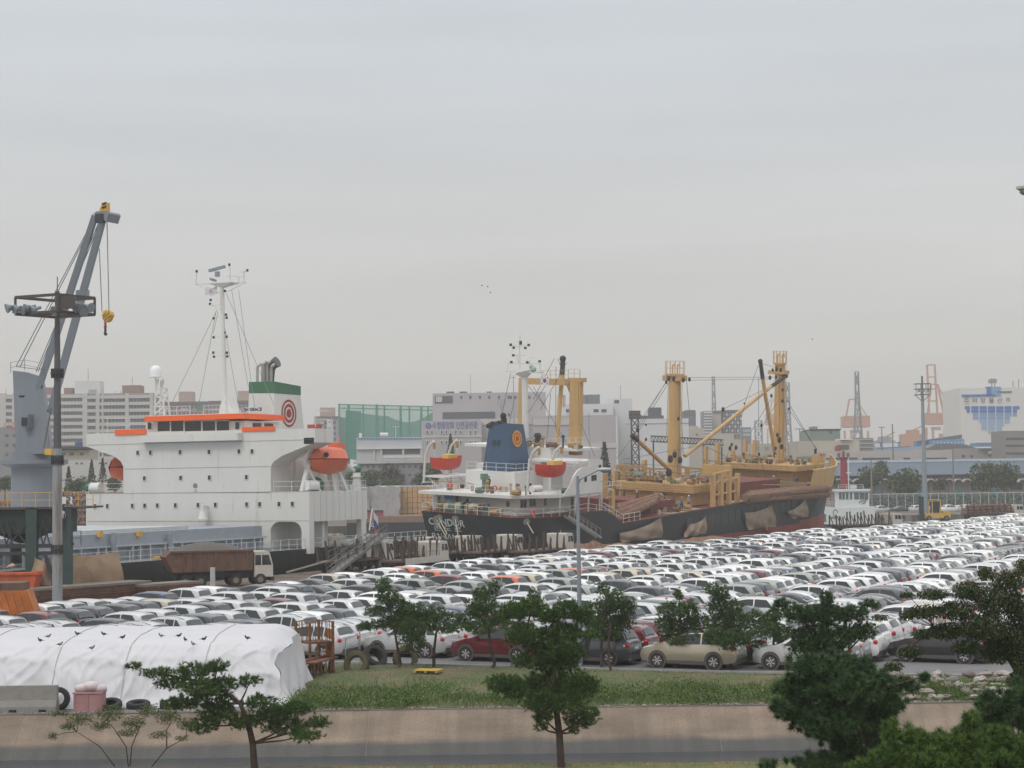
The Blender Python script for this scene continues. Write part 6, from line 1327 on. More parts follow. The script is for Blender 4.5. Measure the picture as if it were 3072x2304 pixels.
class B:
    def __init__(s, name, label, x0, top, x1, Y, depth, wall, cat='building', group=None):
        s.Y = Y; s.xa = atY(x0, 1400, Y).x; s.xb = atY(x1, 1400, Y).x; s.z = atY((x0+x1)/2, top, Y).z; s.cx = (s.xa+s.xb)/2
        s.t = thing(name, label, cat, Matrix.Translation((s.cx, Y, 0)), group); s.wall = up('wall', wall, s.t, (0, depth/2, s.z/2), (s.xb-s.xa, depth, s.z)); s.d = depth
    def P(s, px, py): p = atY(px, py, s.Y); return V3((p.x-s.cx, 0, p.z))
    def box(s, name, m, x0, y0, x1, y1, proud=.3, depth=None):
        a, b = s.P(x0, y0), s.P(x1, y1); d = depth or proud+.2; zc = (a.z+b.z)/2; return up(name, m, s.t, ((a.x+b.x)/2, -proud+d/2, zc), (abs(b.x-a.x), d, max(.05, abs(s.P((x0+x1)/2, y0).z-s.P((x0+x1)/2, y1).z))))
    def wins(s, xs, ys, w_, h, m=None, name='window', proud=.1):
        for y in ys:
            for x in xs: s.box(name, m or win, x-w_/2, y+h/2, x+w_/2, y-h/2, proud)
    def top(s, name, m, x0, y0, x1, y1, depth=8, back=1): a, b = s.P(x0, y0), s.P(x1, y1); return up(name, m, s.t, ((a.x+b.x)/2, back+depth/2, (a.z+b.z)/2), (abs(b.x-a.x), depth, abs(b.z-a.z)))
# long white apartment slab
b = B('apartment_block', 'long white apartment slab with balcony bands behind the crane', -60, 1182, 460, 785, 14, greyw)
for k in range(16):
    y = 1186+k*20.3; b.box('balcony_parapet', cream, -60, y+9.5 - (0), 262, y, 1.2, 1.6); b.box('balcony_parapet', cream, 262, y+9.5, 458, y, 1.2, 1.6)
for x0, x1 in ((0, 20), (38, 45), (250, 264), (290, 300), (308, 312), (378, 388), (452, 460)): b.box('column', cream, x0, 1520, x1, 1180, 1.4, 1.8)
for k in range(9):
    for x in (55, 70, 195, 205, 215, 225, 235, 245, 272, 280, 304, 320, 330, 340, 350, 360, 370, 395, 405, 415, 425, 435, 445): b.box('window', win, x-3.4, 1207+k*20.3, x+3.4, 1196.5+k*20.3, .25, .3)
for x0, y1, x1, m_ in ((130, 1162, 152, brick), (190, 1163, 216, brick), (365, 1155, 420, brick), (222, 1142, 298, whitew), (262, 1168, 290, whitew)): b.top('roof_box', m_, x0, 1184, x1, y1)
m = MB(); [m.bar(b.P(x, 1180)+V3((0, 4, 0)), b.P(x, y)+V3((0, 4, 0)), .15) for x, y in ((258, 1105), (391, 1130), (252, 1140), (10, 1165), (340, 1172), (355, 1172))]; m.build('aerial', darkm, b.t)
b = B('office_building', 'grey office block with red rooftop letters at the far left', -40, 1282, 46, 560, 14, greyw); b.wins((20, 43), (1307, 1336, 1364), 10, 9); text_on('시스템', 2.4, b.P(27, 1278)+V3((0, -.1, 0)), (1, 0, 0), (0, -1, 0), mat('sign_red', (.55, .05, .05), .6, var=0), b.t, width=3.6)
b = B('low_building', 'low flat building with a blue water tank on the roof, left of the white ship', 176, 1350, 268, 470, 10, beige); b.box('roof_slab', darkm, 150, 1348, 272, 1341, 1.5, 12); m = MB(); p = b.P(228, 1333); m.cyl(p+V3((0, 3, -1)), p+V3((0, 3, .6)), 1., n=12); m.build('water_tank', mat('tank_blue', (.04, .09, .22), .6), b.t); b.wins((190, 215, 245), (1362,), 12, 8)
b = B('low_building', 'pale low shed row behind the shrubs left of the white ship', 170, 1380, 380, 450, 8, cream); b.wins((230, 245, 300, 318), (1390,), 6, 5)
# apartments behind the bridge
b = B('apartment_block', 'brown roofed apartment block behind the radome', 455, 1205, 620, 850, 14, mat('brown_apt', (.33, .27, .25), .8, var=.05)); b.box('parapet', purp, 470, 1213, 620, 1205, .6, 14.4); b.top('roof_box', mat('peach', (.42, .31, .26), .8), 535, 1207, 576, 1174); b.wins([480+k*12 for k in range(11)], (1222, 1240), 6, 8); b.wins((545, 552, 560), (1228,), 4, 8, whitew)
b = B('apartment_block', 'purple roofed apartment block behind the radar mast', 625, 1203, 760, 840, 14, mat('mauve_apt', (.36, .30, .31), .8, var=.05)); b.box('parapet', purp, 625, 1211, 760, 1202, .6, 14.4); b.top('roof_box', MC['peach'], 712, 1205, 745, 1172); b.wins([632+k*11 for k in range(11)], (1220, 1238), 5, 8); b.box('green_net', mat('net_green', (.04, .16, .10), .8), 592, 1232, 612, 1208, 1.0, 1)
b = B('apartment_block', 'apartment block with orange balconies between the white ship and the green net', 944, 1250, 1016, 800, 14, mat('apt_grey', (.33, .31, .31), .8, var=.05)); b.box('parapet', purp, 944, 1255, 1016, 1249, .5, 14.3); b.top('roof_box', MC['peach'], 959, 1251, 1000, 1222)
for k in range(8):
    y = 1266+k*17
    b.box('balcony', mat('balcony_orange', (.50, .32, .16), .7) if k % 2 else cream, 962, y+6, 972, y, .8, 1); b.box('window', win, 973, y+7, 980, y-3, .2, .4); b.box('window', win, 1000, y+6, 1008, y-4, .2, .4); b.box('window', win, 986, y+2, 991, y-1, .2, .4)
b.box('white_strip', whitew, 982, 1400, 999, 1258, .15, .3)
b = B('apartment_wall', 'blank grey gable wall left of the green netting', 1016, 1252, 1044, 810, 10, greyw)
mat('kiosk_red', (.35, .05, .05), .7)
# golf netting
def netmat(nm, col, alpha):
    m_ = bpy.data.materials.new(nm); m_.use_nodes = True; n = m_.node_tree; bs = n.nodes['Principled BSDF']; bs.inputs['Base Color'].default_value = (*col, 1); bs.inputs['Roughness'].default_value = .9
    tr = n.nodes.new('ShaderNodeBsdfTransparent'); mx_ = n.nodes.new('ShaderNodeMixShader'); mx_.inputs[0].default_value = alpha; n.links.new(tr.outputs[0], mx_.inputs[1]); n.links.new(bs.outputs[0], mx_.inputs[2]); n.links.new(mx_.outputs[0], n.nodes['Material Output'].inputs[0]); return m_
Yn = 690; c0 = atY(1160, 1400, Yn); gt = thing('driving_range_net', 'tall green driving range netting on poles behind the low white building', 'netting', Matrix.Translation((c0.x, Yn, 0))); N2 = lambda px, py, y=0: atY(px, py, Yn+y)-V3((c0.x, Yn, 0))
gpm = mat('net_pole', (.05, .26, .19), .7)
for i, (px, t_) in enumerate(((1017, 1211), (1046, 1213), (1090, 1213), (1130, 1213), (1153, 1216), (1202, 1216), (1228, 1219), (1264, 1219), (1284, 1220), (1303, 1220))):
    m = MB(); y = (i % 3)*14; m.bar(V3((N2(px, 1400, y).x, y, 0)), N2(px, t_, y), .9 if i % 2 else .6); m.build('pole', gpm, gt)
m = MB(); m.grid([[N2(1017+k*15, 1212+k*.4+(0 if j == 0 else 165), 0) for k in range(20)] for j in (0, 1)]); m.build('net', netmat('net_light', (.05, .30, .22), .42), gt)
m = MB(); m.grid([[N2(1037+k*14, 1230+(0 if k < 9 else 22*math.sin((k-9)/10*math.pi))+18*math.sin(k/19*3) + (0 if j == 0 else 145), 12) for k in range(20)] for j in (0, 1)]); m.build('net', netmat('net_dark', (.02, .15, .11), .75), gt)
m = MB(); m.grid([[N2(1037+k*4.2, 1232 + (0 if j == 0 else 143), 30) for k in range(12)] for j in (0, 1)]); m.build('net', netmat('net_deep', (.03, .12, .10), .8), gt)
m = MB(); [m.bar(N2(1017, y, 0), N2(1303, y+7, 0), .35) for y in (1213, 1224)]; m.build('cable', gpm, gt)
# low white building with wave trim
b = B('market_hall', 'low white hall with a blue scalloped roof edge', 1070, 1312, 1266, 520, 16, mat('hall_white', (.47, .48, .49), .7, var=.05, scale=.2)); b.box('shadow_bay', dkw, 1144, 1362, 1266, 1345, .15, .3); b.box('eave', whitew, 1070, 1347, 1266, 1343, .8, 1)  # flat dark panel below the eave: the overhang's shade put in as colour
blu = mat('trim_blue', (.10, .15, .38), .6)
for k in range(22):
    p = b.P(1076+k*8.9, 1314); m = MB(); m.prism([p+V3((.32*math.cos(math.pi+a*math.pi/6)*1., -.25, .42*math.sin(math.pi+a*math.pi/6))) for a in range(7)], (0, .2, 0)); m.build('scallop', blu, b.t)
for x in (1122, 1144, 1210, 1264): b.box('column', cream, x-3, 1400, x+3, 1346, .5, .6)
m = MB(); p = b.P(1079, 1312); m.cyl(p+V3((0, 3, 0)), p+V3((0, 3, 1.3)), .45, n=10); m.cyl(b.P(1138, 1303)+V3((0, 3, 0)), b.P(1162, 1303)+V3((0, 3, 0)), .55, n=10); m.bar(b.P(1185, 1310)+V3((0, 3, 0)), b.P(1185, 1278)+V3((0, 3, 0)), .12); m.bar(b.P(1174, 1279)+V3((0, 3, 0)), b.P(1196, 1279)+V3((0, 3, 0)), .1); m.build('roof_tank', whitew, b.t)
b = B('low_building', 'grey sheds with white cars on the roof deck in front of the scalloped hall', 1075, 1385, 1300, 440, 10, greyw); b.box('roof_edge', whitew, 1150, 1374, 1262, 1366, 1, 8); b.box('roof_edge', cream, 1060, 1390, 1300, 1383, .5, 9); b.wins([1085+k*18 for k in range(11)], (1400, 1425), 8, 7)
# fishery cooperative building
b = B('cold_store', 'pale lilac building with blue Korean letters and two rows of windows', 1265, 1262, 1445, 560, 20, lilac); blt = mat('letter_blue', (.09, .15, .36), .6, var=0)
text_on('수협중앙회 인천공판장', 2.4, b.P(1365, 1277)+V3((0, -.1, 0)), (1, 0, 0), (0, -1, 0), blt, b.t, width=(b.P(1432, 1277)-b.P(1297, 1277)).x, bold=.02)
p = b.P(1285, 1277); m = MB(); m.grid([[p+V3((r*math.cos(a*math.pi/12), -.2, r*math.sin(a*math.pi/12))) for r in (.62, .92)] for a in range(25)]); m.bar(p+V3((-.5, -.2, -.3)), p+V3((.4, -.2, .2)), .28); m.bar(p+V3((-.35, -.2, -.05)), p+V3((.5, -.2, .4)), .2); m.build('logo', blt, b.t)
for x in (1282, 1296, 1325, 1339, 1367, 1382, 1411, 1426):
    for y in (1296, 1327): b.box('window_frame', whitew, x-4, y+6, x+4, y-6, .15, .3); b.box('window', dkw, x-2.3, y+4.5, x+2.3, y-4.5, .25, .4)
b.box('band', cream, 1265, 1312, 1445, 1307, .2, .3)
b = B('cold_store', 'big pale lilac block with a long balcony recess, tallest behind the blue funnel', 1300, 1178, 1640, 580, 24, lilac)
b.box('recess', dkw, 1328, 1256, 1485, 1236, .15, .3); b.box('recess', dkw, 1305, 1210, 1358, 1188, .15, .3); b.box('cream_panel', cream, 1308, 1206, 1326, 1190, .25, .3)
b.wins((1336, 1352, 1358, 1383, 1390, 1415, 1430, 1465, 1478), (1247,), 6, 14, greyw, 'bay'); b.wins((1384, 1411, 1440, 1468, 1497, 1526, 1533, 1546, 1588), (1192,), 6, 9); b.box('band', cream, 1440, 1274, 1640, 1256, .3, .5); b.wins((1527,), (1244,), 6, 9)
for x0, x1 in ((1339, 1361), (1378, 1400), (1460, 1475)): b.top('parapet_cap', dkw, x0, 1179, x1, 1174)
m = MB(); m.bar(b.P(1411, 1178)+V3((0, 4, 0)), b.P(1411, 1120)+V3((0, 4, 0)), .15); m.build('aerial', steel, b.t)
b = B('warehouse', 'wide lilac warehouse with cream bands behind the yellow goal post', 1600, 1246, 1850, 570, 26, lilac); b.box('band', cream, 1600, 1275, 1745, 1256, .3, .5); b.box('band', cream, 1600, 1345, 1850, 1330, .3, .5); b.box('white_bay', whitew, 1850, 1440, 1852, 1246, .2, .3)
b = B('white_building', 'large white building with a water tank and two dark windows, behind the goal post', 1690, 1212, 1842, 600, 24, whitew); b.wins((1688, 1700, 1788, 1812), (1232,), 15, 9, dkw); b.top('roof_tank', mat('tank_grey', (.16, .18, .19), .7), 1737, 1213, 1760, 1184); b.top('roof_tank', MC['tank_grey'], 1762, 1213, 1800, 1183)
b = B('white_building', 'plain white stepped building left of the first derrick post', 1830, 1196, 1900, 605, 24, whitew); b.wins((1850,), (1205,), 14, 9, dkw); b.box('pink_panel', lilac, 1760, 1330, 1846, 1246, .3, .4); m = MB(); m.bar(b.P(1864, 1196)+V3((0, 4, 0)), b.P(1864, 1155)+V3((0, 4, 0)), .2); m.build('aerial', steel, b.t)
b = B('white_building', 'low white building under the dark rooftop sign boxes', 1900, 1256, 2068, 600, 24, whitew); b.top('roof_box', dkw, 1922, 1257, 1992, 1246); b.top('roof_box', dkw, 1950, 1247, 1985, 1222); b.top('roof_box', MC['tank_grey'], 1900, 1256, 1926, 1244); b.box('seam', greyw, 1878, 1272, 2068, 1270, .1, .2)
b = B('rooftop_sign', 'white vertical sign board with rows of red letters beside the goal post', 1673, 1184, 1700, 590, 2, whitew, 'sign')
for k, s_ in enumerate(('수협', '인천', '공판', '냉동')): text_on(s_, 1.0, b.P(1687, 1190+k*9)+V3((0, -.1, 0)), (1, 0, 0), (0, -1, 0), MC['sign_red'], b.t, width=2.0)
# town behind the derricks
b = B('office_tower', 'dark glass tower left of the long boom', 2056, 1232, 2090, 900, 14, dkw); b.top('roof_sign', darkm, 2058, 1238, 2086, 1230); b.wins([2060+k*6 for k in range(5)], [1252+k*8 for k in range(6)], 4, 5, MC['tank_grey'])
b = B('church', 'beige church like building with round windows', 2048, 1284, 2114, 800, 14, beige); b.top('turret', beige, 2070, 1286, 2096, 1278)
for x in (2060, 2090): m = MB(); p = b.P(x, 1304); m.cyl(p+V3((0, -.1, 0)), p+V3((0, .2, 0)), .55, n=10); m.build('window', dkw, b.t)
b = B('apartment_tower', 'narrow white tower with stacked balconies', 2112, 1233, 2136, 820, 12, greyw)
for k in range(14): b.box('balcony', whitew, 2112, 1240+k*8.4, 2136, 1236+k*8.4, .8, 1)
b = B('apartment_tower', 'blank beige tower with a purple top right of the stacked balconies', 2138, 1233, 2166, 825, 14, beige); b.box('parapet', purp, 2138, 1240, 2166, 1232, .3, 14.4)
b = B('office_building', 'grey gridded office block behind the long boom', 2166, 1231, 2228, 830, 14, dkw)
for k in range(7):
    for j in range(5): b.box('window', whitew if (k+j) % 2 else greyw, 2170+k*8.4, 1248+j*12, 2174+k*8.4, 1240+j*12, .2, .3)
b.box('parapet', purp, 2166, 1236, 2228, 1230, .3, 14.4)
b = B('office_building', 'beige block with dark windows below the boom', 2120, 1300, 2225, 760, 14, beige); b.wins((2205, 2212, 2218), (1310,), 5, 14, dkw); b.wins([2215], (1305,), 6, 20, greyw)
b = B('office_building', 'small grey gridded block left of the second derrick', 2228, 1282, 2256, 790, 10, MC['tank_grey']); b.wins([2232+k*6 for k in range(4)], (1292, 1304), 3, 8, whitew)
b = B('long_shed', 'long beige shed behind the bow of the log ship', 2250, 1330, 2420, 560, 14, beige); b.wins((2336, 2352), (1349,), 12, 12, dkw); b.wins((2270, 2300), (1345,), 12, 10, greyw)
# truss conveyor
Yc = 500; m = MB(); c0 = atY(2060, 1315, Yc); N3 = lambda px, py, y=0: atY(px, py, Yc+y)-V3((c0.x, Yc, 0))
ct = thing('conveyor_bridge', 'dark steel truss conveyor bridge passing behind the derrick post', 'conveyor', Matrix.Translation((c0.x, Yc, 0)))
for y in (0, 2):
    for yy in (1308, 1324): m.bar(N3(1953, yy, y), N3(2170, yy+12, y), .35)
    for k in range(22): x = 1953+k*9.9; m.bar(N3(x, 1308+k*.55, y), N3(x+9.9, 1324+k*.55, y), .18); m.bar(N3(x, 1324+k*.55, y), N3(x, 1308+k*.55, y), .15)
m.build('truss', darkm, ct); m = MB(); [m.bar(V3((N3(x, 1400).x, 1, 0)), N3(x, 1322+i*6, 1), .4) for i, x in enumerate((1960, 2040, 2110, 2165))]; m.build('support', darkm, ct)
# lattice towers
def lattice(name, label, cat, px, pyt, Y, w0, w1, m_, zb=0, n=None, r=.1, head=None):
    p = atY(px, pyt, Y); H = p.z; t = thing(name, label, cat, Matrix.Translation((p.x, Y, 0))); m = MB(); n = n or int(H/((w0+w1)*.55)); cs = lambda z: w1+(w0-w1)*max(0, 1-z/H)**2.2
    for k in range(n):
        z0, z1 = zb+(H-zb)*k/n, zb+(H-zb)*(k+1)/n; a, b_ = cs(z0)/2, cs(z1)/2
        for i in range(4):
            sx, sy = ((-1, -1), (1, -1), (1, 1), (-1, 1))[i]; tx, ty = ((-1, -1), (1, -1), (1, 1), (-1, 1))[(i+1) % 4]
            m.bar((sx*a, sy*a, z0), (sx*b_, sy*b_, z1), r*1.6); m.bar((sx*a, sy*a, z0), (tx*b_, ty*b_, z1), r); m.bar((tx*a, ty*a, z0), (sx*b_, sy*b_, z1), r); m.bar((sx*b_, sy*b_, z1), (tx*b_, ty*b_, z1), r)
    m.build('lattice', m_, t); return t, H
redw = mat('tower_greyred', (.25, .2, .2), .7); 
lattice('radio_tower', 'slim lattice tower rising behind the wires between the derrick posts', 'tower', 2140, 1130, 900, 9, 1.2, steel, r=.25)
lattice('radio_tower', 'tall lattice tower close behind the second derrick post', 'tower', 2362, 1148, 800, 7, 1.5, steel, r=.22)
lattice('radio_tower', 'grey lattice mast in front of the left orange crane', 'tower', 2570, 1115, 560, 7.5, 1.0, steel, r=.14)
lattice('radio_tower', 'small pale lattice tower left of the second derrick post', 'tower', 2275, 1262, 700, 3, 2.6, steel, r=.15)
t, H = lattice('floodlight_tower', 'dark lattice floodlight tower with a boxy head left of the first derrick', 'light mast', 1904, 1255, 420, 2.4, 1.6, mat('tower_dark', (.06, .05, .05), .7), r=.14)
m = MB(); m.box((0, 0, H+.8), (2.6, 1.2, 1.9)); m.build('lamp_head', MC['tower_dark'], t)
for k in range(8): MB().box((-1+(k % 4)*.65, -.7, H+.4+(k//4)*.8), (.4, .2, .5)).build('floodlight', mat('lamp_brown', (.18, .12, .10), .6), t)
for px, pyt, Y, lb in ((1505, 1215, 500, 'pole with a square lamp cage behind the blue funnel'), (1766, 1240, 480, 'thin grey pole behind the goal post, right side'), (1540, 1125, 560, 'slim dark striped mast left of the goal post')):
    p = atY(px, pyt, Y); t = thing('light_pole', lb, 'pole', Matrix.Translation((p.x, Y, 0))); MB().cyl((0, 0, 0), (0, 0, p.z), .25, .12, n=8).build('pole', steel, t); MB().box((0, 0, p.z-.8), (1.6, .5, .15)).build('cross_arm', steel, t)
    if px == 1505:
        m = MB(); [m.bar((x, -.8, p.z+z), (x, .8, p.z+z), .1) for x in (-1.1, 1.1) for z in (0, 1.4)]; [m.bar((-1.1, y, p.z+z), (1.1, y, p.z+z), .1) for y in (-.8, .8) for z in (0, .7, 1.4)]; [m.bar((x, -.8, p.z), (x, -.8, p.z+1.4), .1) for x in (-1.1, 0, 1.1)]; m.build('lamp_cage', steel, t)
# harbour gantry cranes
gor = mat('gantry_orange', (.46, .20, .10), .7, var=.1)
def gantry(label, px, Y, boomtop, Wp, hpx, up_=True):
    t = thing('container_crane', label, 'crane', Matrix.Translation((atY(px, 1400, Y).x, Y, 0)), 'orange container cranes on the skyline'); G0 = V3((atY(px, 1400, Y).x, Y, 0)); g = lambda x, y, d=0: atY(x, y, Y+d)-G0; m = MB()
    xl, xr = px-Wp/2, px+Wp/2
    for d in (0, 18):
        for x in (xl+8, xl+28, xr-28, xr-6): m.bar(V3((g(x, 1400, d).x, d, 0)), g(x, hpx+45, d), 1.6)
    m.build('legs', gor, t); m = MB(); a, b_ = g(xl+8, hpx+35), g(xr, hpx); m.bb((a.x, 0, a.z), (b_.x, 18, b_.z)); m.build('girder', gor, t)
    m = MB(); tp = boomtop if not up_ else hpx-85
    for d in (0, 14): m.bar(g(xl+12, hpx+5, d), g(xl+22, tp, d), 1.3); m.bar(g(xl+60, hpx+5, d), g(xl+42, tp, d), 1.3); m.bar(g(xl+22, tp, d), g(xl+42, tp, d), 1.0); m.bar(g(xl+42, tp, d), g(xr-10, hpx, d), .7)
    m.build('apex_frame', gor, t)
    if up_:
        m = MB()
        for x, x2 in ((xl+10, xl+14), (xl+33, xl+38)): m.bar(g(x, boomtop, 7), g(x2+3, hpx, 7), 1.3)
        for y in range(int(boomtop), int(hpx), 36): m.bar(g(xl+10, y, 7), g(xl+36, y, 7), .9)
        m.build('raised_boom', gor, t)
    m = MB(); a, b_ = g(xl+30, hpx+52), g(xl+55, hpx+42); m.bb((a.x, 4, a.z), (b_.x, 9, b_.z)); m.build('cab', whitew, t)
gantry('left orange container crane with its boom lowered', 2568, 1450, 1198, 84, 1247, False)
gantry('right orange container crane with its boom raised upright', 2816, 1400, 1095, 90, 1238, True)
gantry('faint pink crane legs close behind the second derrick post', 2330, 1900, 1200, 70, 1240, False)
for px, y in ((2740, 1302), (2860, 1300), (2655, 1322)):
    t = thing('harbour_machinery', {2740: 'orange machinery on the skyline left of the right crane', 2860: 'orange machinery on the skyline right of the right crane', 2655: 'grey machinery near the tall light pole'}[px], 'machinery', Matrix.Translation((atY(px, 1400, 1300).x, 1300, 0))); z = atY(px, y, 1300).z; m = MB(); m.bb((-8, 0, 0), (8, 8, z)); m.bb((-3, 0, z), (5, 8, z+3)); m.build('block', gor if px != 2655 else greyw, t); m = MB(); m.bar((-5, 2, z), (8, 2, z+6), .9); m.build('arm', gor, t)
# industry on the right
b = B('green_hall', 'grey green hall with a roof box behind the bow', 2431, 1291, 2523, 600, 20, mat('hall_green', (.22, .25, .21), .8, var=.05)); b.top('roof_box', MC['hall_green'], 2440, 1292, 2454, 1279); b.wins((2492,), (1297,), 7, 10, dkw); b.box('parapet', darkm, 2431, 1290, 2523, 1287, .3, 20.2)
b = B('beige_wall_building', 'long beige industrial building right of the log ship bow', 2396, 1322, 2580, 530, 20, beige); b.box('roof_light', whitew, 2522, 1320, 2555, 1316, 1, 10); b.wins((2530,), (1342,), 34, 14, dkw); b.box('red_cabinet', mat('cab_red', (.25, .04, .04), .7), 2506, 1352, 2520, 1338, .6, .8)
b = B('concrete_building', 'ribbed concrete building behind the grey lattice mast', 2555, 1314, 2622, 545, 14, greyw)
for k in range(5): b.box('rib', cream, 2555, 1320+k*12, 2622, 1318+k*12, .2, .3)
b = B('blue_roof_hall', 'pale blue roofed hall with roof vents', 2620, 1340, 2770, 640, 30, mat('blue_roof', (.26, .37, .50), .6, var=.06, scale=.2)); b.top('white_roof', whitew, 2640, 1342, 2705, 1329); 
for x in (2646, 2700, 2760): b.top('roof_vent', mat('vent_blue', (.06, .14, .3), .6), x-4, 1340, x+4, 1326, 3)
b = B('blue_toothed_hall', 'bright blue hall with a row of white roof teeth', 2790, 1318, 2895, 660, 26, mat('bright_blue', (.12, .26, .45), .6, var=.06)); 
for k in range(9): b.box('roof_tooth', whitew, 2800+k*10.5, 1330, 2804+k*10.5, 1326, .3, .5)
P0 = [b.P(2770, 1322), b.P(2886, 1316), b.P(2886, 1304)]; m = MB(); m.prism(P0, (0, 20, 0)); m.build('sloping_roof', mat('slate_roof', (.12, .13, .16), .7), b.t)
b = B('grey_gable_hall', 'brown grey gabled hall in front of the blue one', 2770, 1352, 2945, 560, 20, mat('hall_brown', (.26, .235, .22), .8)); m = MB(); m.prism([b.P(2765, 1352), b.P(2945, 1350), b.P(2900, 1334), b.P(2810, 1332)], (0, 20, 0)); m.build('roof', mat('roof_brown', (.16, .15, .15), .8), b.t)
b = B('long_beige_building', 'long low beige building with a strip of dark windows', 2470, 1352, 2862, 520, 12, mat('pale_beige', (.44, .40, .36), .8, var=.06)); 
for x0, x1 in ((2478, 2572), (2587, 2670), (2711, 2730), (2776, 2840)): b.box('window_strip', dkw, x0, 1378, x1, 1373, .2, .3)
b = B('flat_building', 'grey flat building with small windows behind the right trees', 2862, 1345, 3000, 540, 14, mat('flat_grey', (.32, .30, .29), .8)); b.wins((2890, 2915), (1369,), 8, 8, dkw); b.box('green_roof', mat('mint', (.40, .47, .38), .8), 2962, 1361, 3015, 1353, 1, 6); b.box('blue_roof', MC['bright_blue'], 2930, 1338, 3005, 1328, 2, 10)
b = B('brown_office', 'brown office block cut by the right edge', 3015, 1292, 3110, 510, 14, mat('office_brown', (.25, .23, .215), .8)); b.wins([3022+k*9 for k in range(9)], (1316, 1337, 1360), 7, 6, dkw)
b = B('storage_tower', 'tall white warehouse with a blue stepped tile pattern and Korean name', 2885, 1163, 3100, 740, 30, mat('tower_white', (.66, .645, .60), .8, var=.03, scale=.05))
b.box('blue_band', mat('tile_blue', (.06, .16, .42), .6, var=.05), 2885, 1190, 2985, 1183, .3, 1); b.top('blue_tower', MC['tile_blue'], 2960, 1188, 2974, 1160, 3, -.3); b.top('blue_tower', mat('tile_mid', (.20, .33, .55), .6, var=.05), 2974, 1188, 3002, 1160, 10, -.3); b.box('vent_strip', dkw, 2990, 1178, 3035, 1174, .3, .4)
cols = [(2890, 2909), (2914, 2935), (2939, 2960), (2964, 2985), (2989, 3010), (3014, 3034), (3039, 3058)]; lens = [2, 4, 7, 8, 8, 5, 3]; tl = [MC['tile_blue'], MC['tile_blue'], MC['tile_mid'], MC['tile_mid'], mat('tile_pale', (.30, .40, .55), .6, var=.05), MC['tile_pale'], MC['tile_pale'], mat('tile_pale2', (.36, .43, .52), .6, var=.05)]
for i, (x0, x1) in enumerate(cols):
    for k in range(lens[i]):
        xx0 = x0+(10 if (i == 0 and k) else (0 if k < lens[i]-2 else 5*(i < 3))); xx1 = x1-(8 if (i == 6 and k) else (0 if k < lens[i]-2 else 5*(i > 3))); b.box('tile_panel', tl[k], xx0, 1228+k*10.3, xx1, 1218.5+k*10.3, .2, .3)
text_on('㈜', 4.4, b.P(2900, 1204)+V3((0, -.1, 0)), (1, 0, 0), (0, -1, 0), mat('sign_ink', (.10, .10, .10), .7, var=0), b.t, width=1.9)
for i, ch in enumerate('의장물산'): text_on(ch, 2.4, b.P(2924+i*25, 1203)+V3((0, -.1, 0)), (1, 0, 0), (0, -1, 0), MC['sign_ink'], b.t, width=2.1, bold=.01)
text_on('㈜', 2.4, b.P(3024, 1201)+V3((0, -.1, 0)), (1, 0, 0), (0, -1, 0), MC['sign_ink'], b.t, width=1.5)
m = MB(); [m.bar(b.P(x, 1163)+V3((0, 5, 0)), b.P(x, y)+V3((0, 5, 0)), .3) for x, y in ((2985, 1133), (2994, 1133), (3049, 1140), (3066, 1136))]; m.bb(b.P(2980, 1147)+V3((0, 4, 0)), b.P(2998, 1135)+V3((0, 8, 0))); m.build('roof_machinery', greyw, b.t)
# long quay shed with arches
Ys = 490; b = B('transit_shed', 'very long transit shed with a slate blue roof and scalloped canopy', 2380, 1424, 3200, Ys, 26, mat('shed_wall', (.34, .31, .30), .8, var=.1, scale=.3)); a0, a1 = b.P(2380, 1420), b.P(3200, 1420); zt_ = b.P(2800, 1390).z; ze = b.P(2800, 1424).z
m = MB(); x0, x1 = a0.x, a1.x; m.add([(x0, -1.5, ze), (x1, -1.5, ze), (x1, 8, zt_+.6), (x0, 8, zt_+.6), (x0, 26, ze), (x1, 26, ze)], [(0, 1, 2, 3), (3, 2, 5, 4)]); m.build('roof', mat('slate_blue', (.085, .115, .15), .6, var=.06, scale=.3), b.t)
m = MB(); m.bb((x0, 7.6, zt_+.5), (x1, 8.6, zt_+1.1)); m.build('ridge', mat('ridge_pale', (.5, .55, .6), .5), b.t)
b.box('clerestory', dkw, 2380, 1438, 3200, 1427, .3, .4)
m = MB(); k = 0
for k in range(30):
    xx = 2470+k*27.3; P = [b.P(xx+27.3*q/8, 1446-10*math.sin(math.pi*q/8)) for q in range(9)]
    for u, v in zip(P, P[1:]): m.add([u+V3((0, -3.6, 0)), v+V3((0, -3.6, 0)), v+V3((0, 0, 0)), u+V3((0, 0, 0))], [(0, 1, 2, 3)]); m.add([u+V3((0, -3.6, -.25)), v+V3((0, -3.6, -.25)), v+V3((0, -3.6, .1)), u+V3((0, -3.6, .1))], [(0, 1, 2, 3)])
m.build('scalloped_canopy', mat('canopy', (.46, .40, .35), .8, var=.1), b.t)
teal = mat('door_teal', (.20, .34, .34), .7, var=.1)
for k in range(12):
    xx = 2500+k*58; b.box('door', teal, xx+12, 1500, xx+40, 1448, .2, .4) if k % 2 == 0 else b.box('shutter', dkw, xx+8, 1470, xx+44, 1448, .2, .4); b.box('column', beige, xx, 1500, xx+5, 1446, .5, .6)
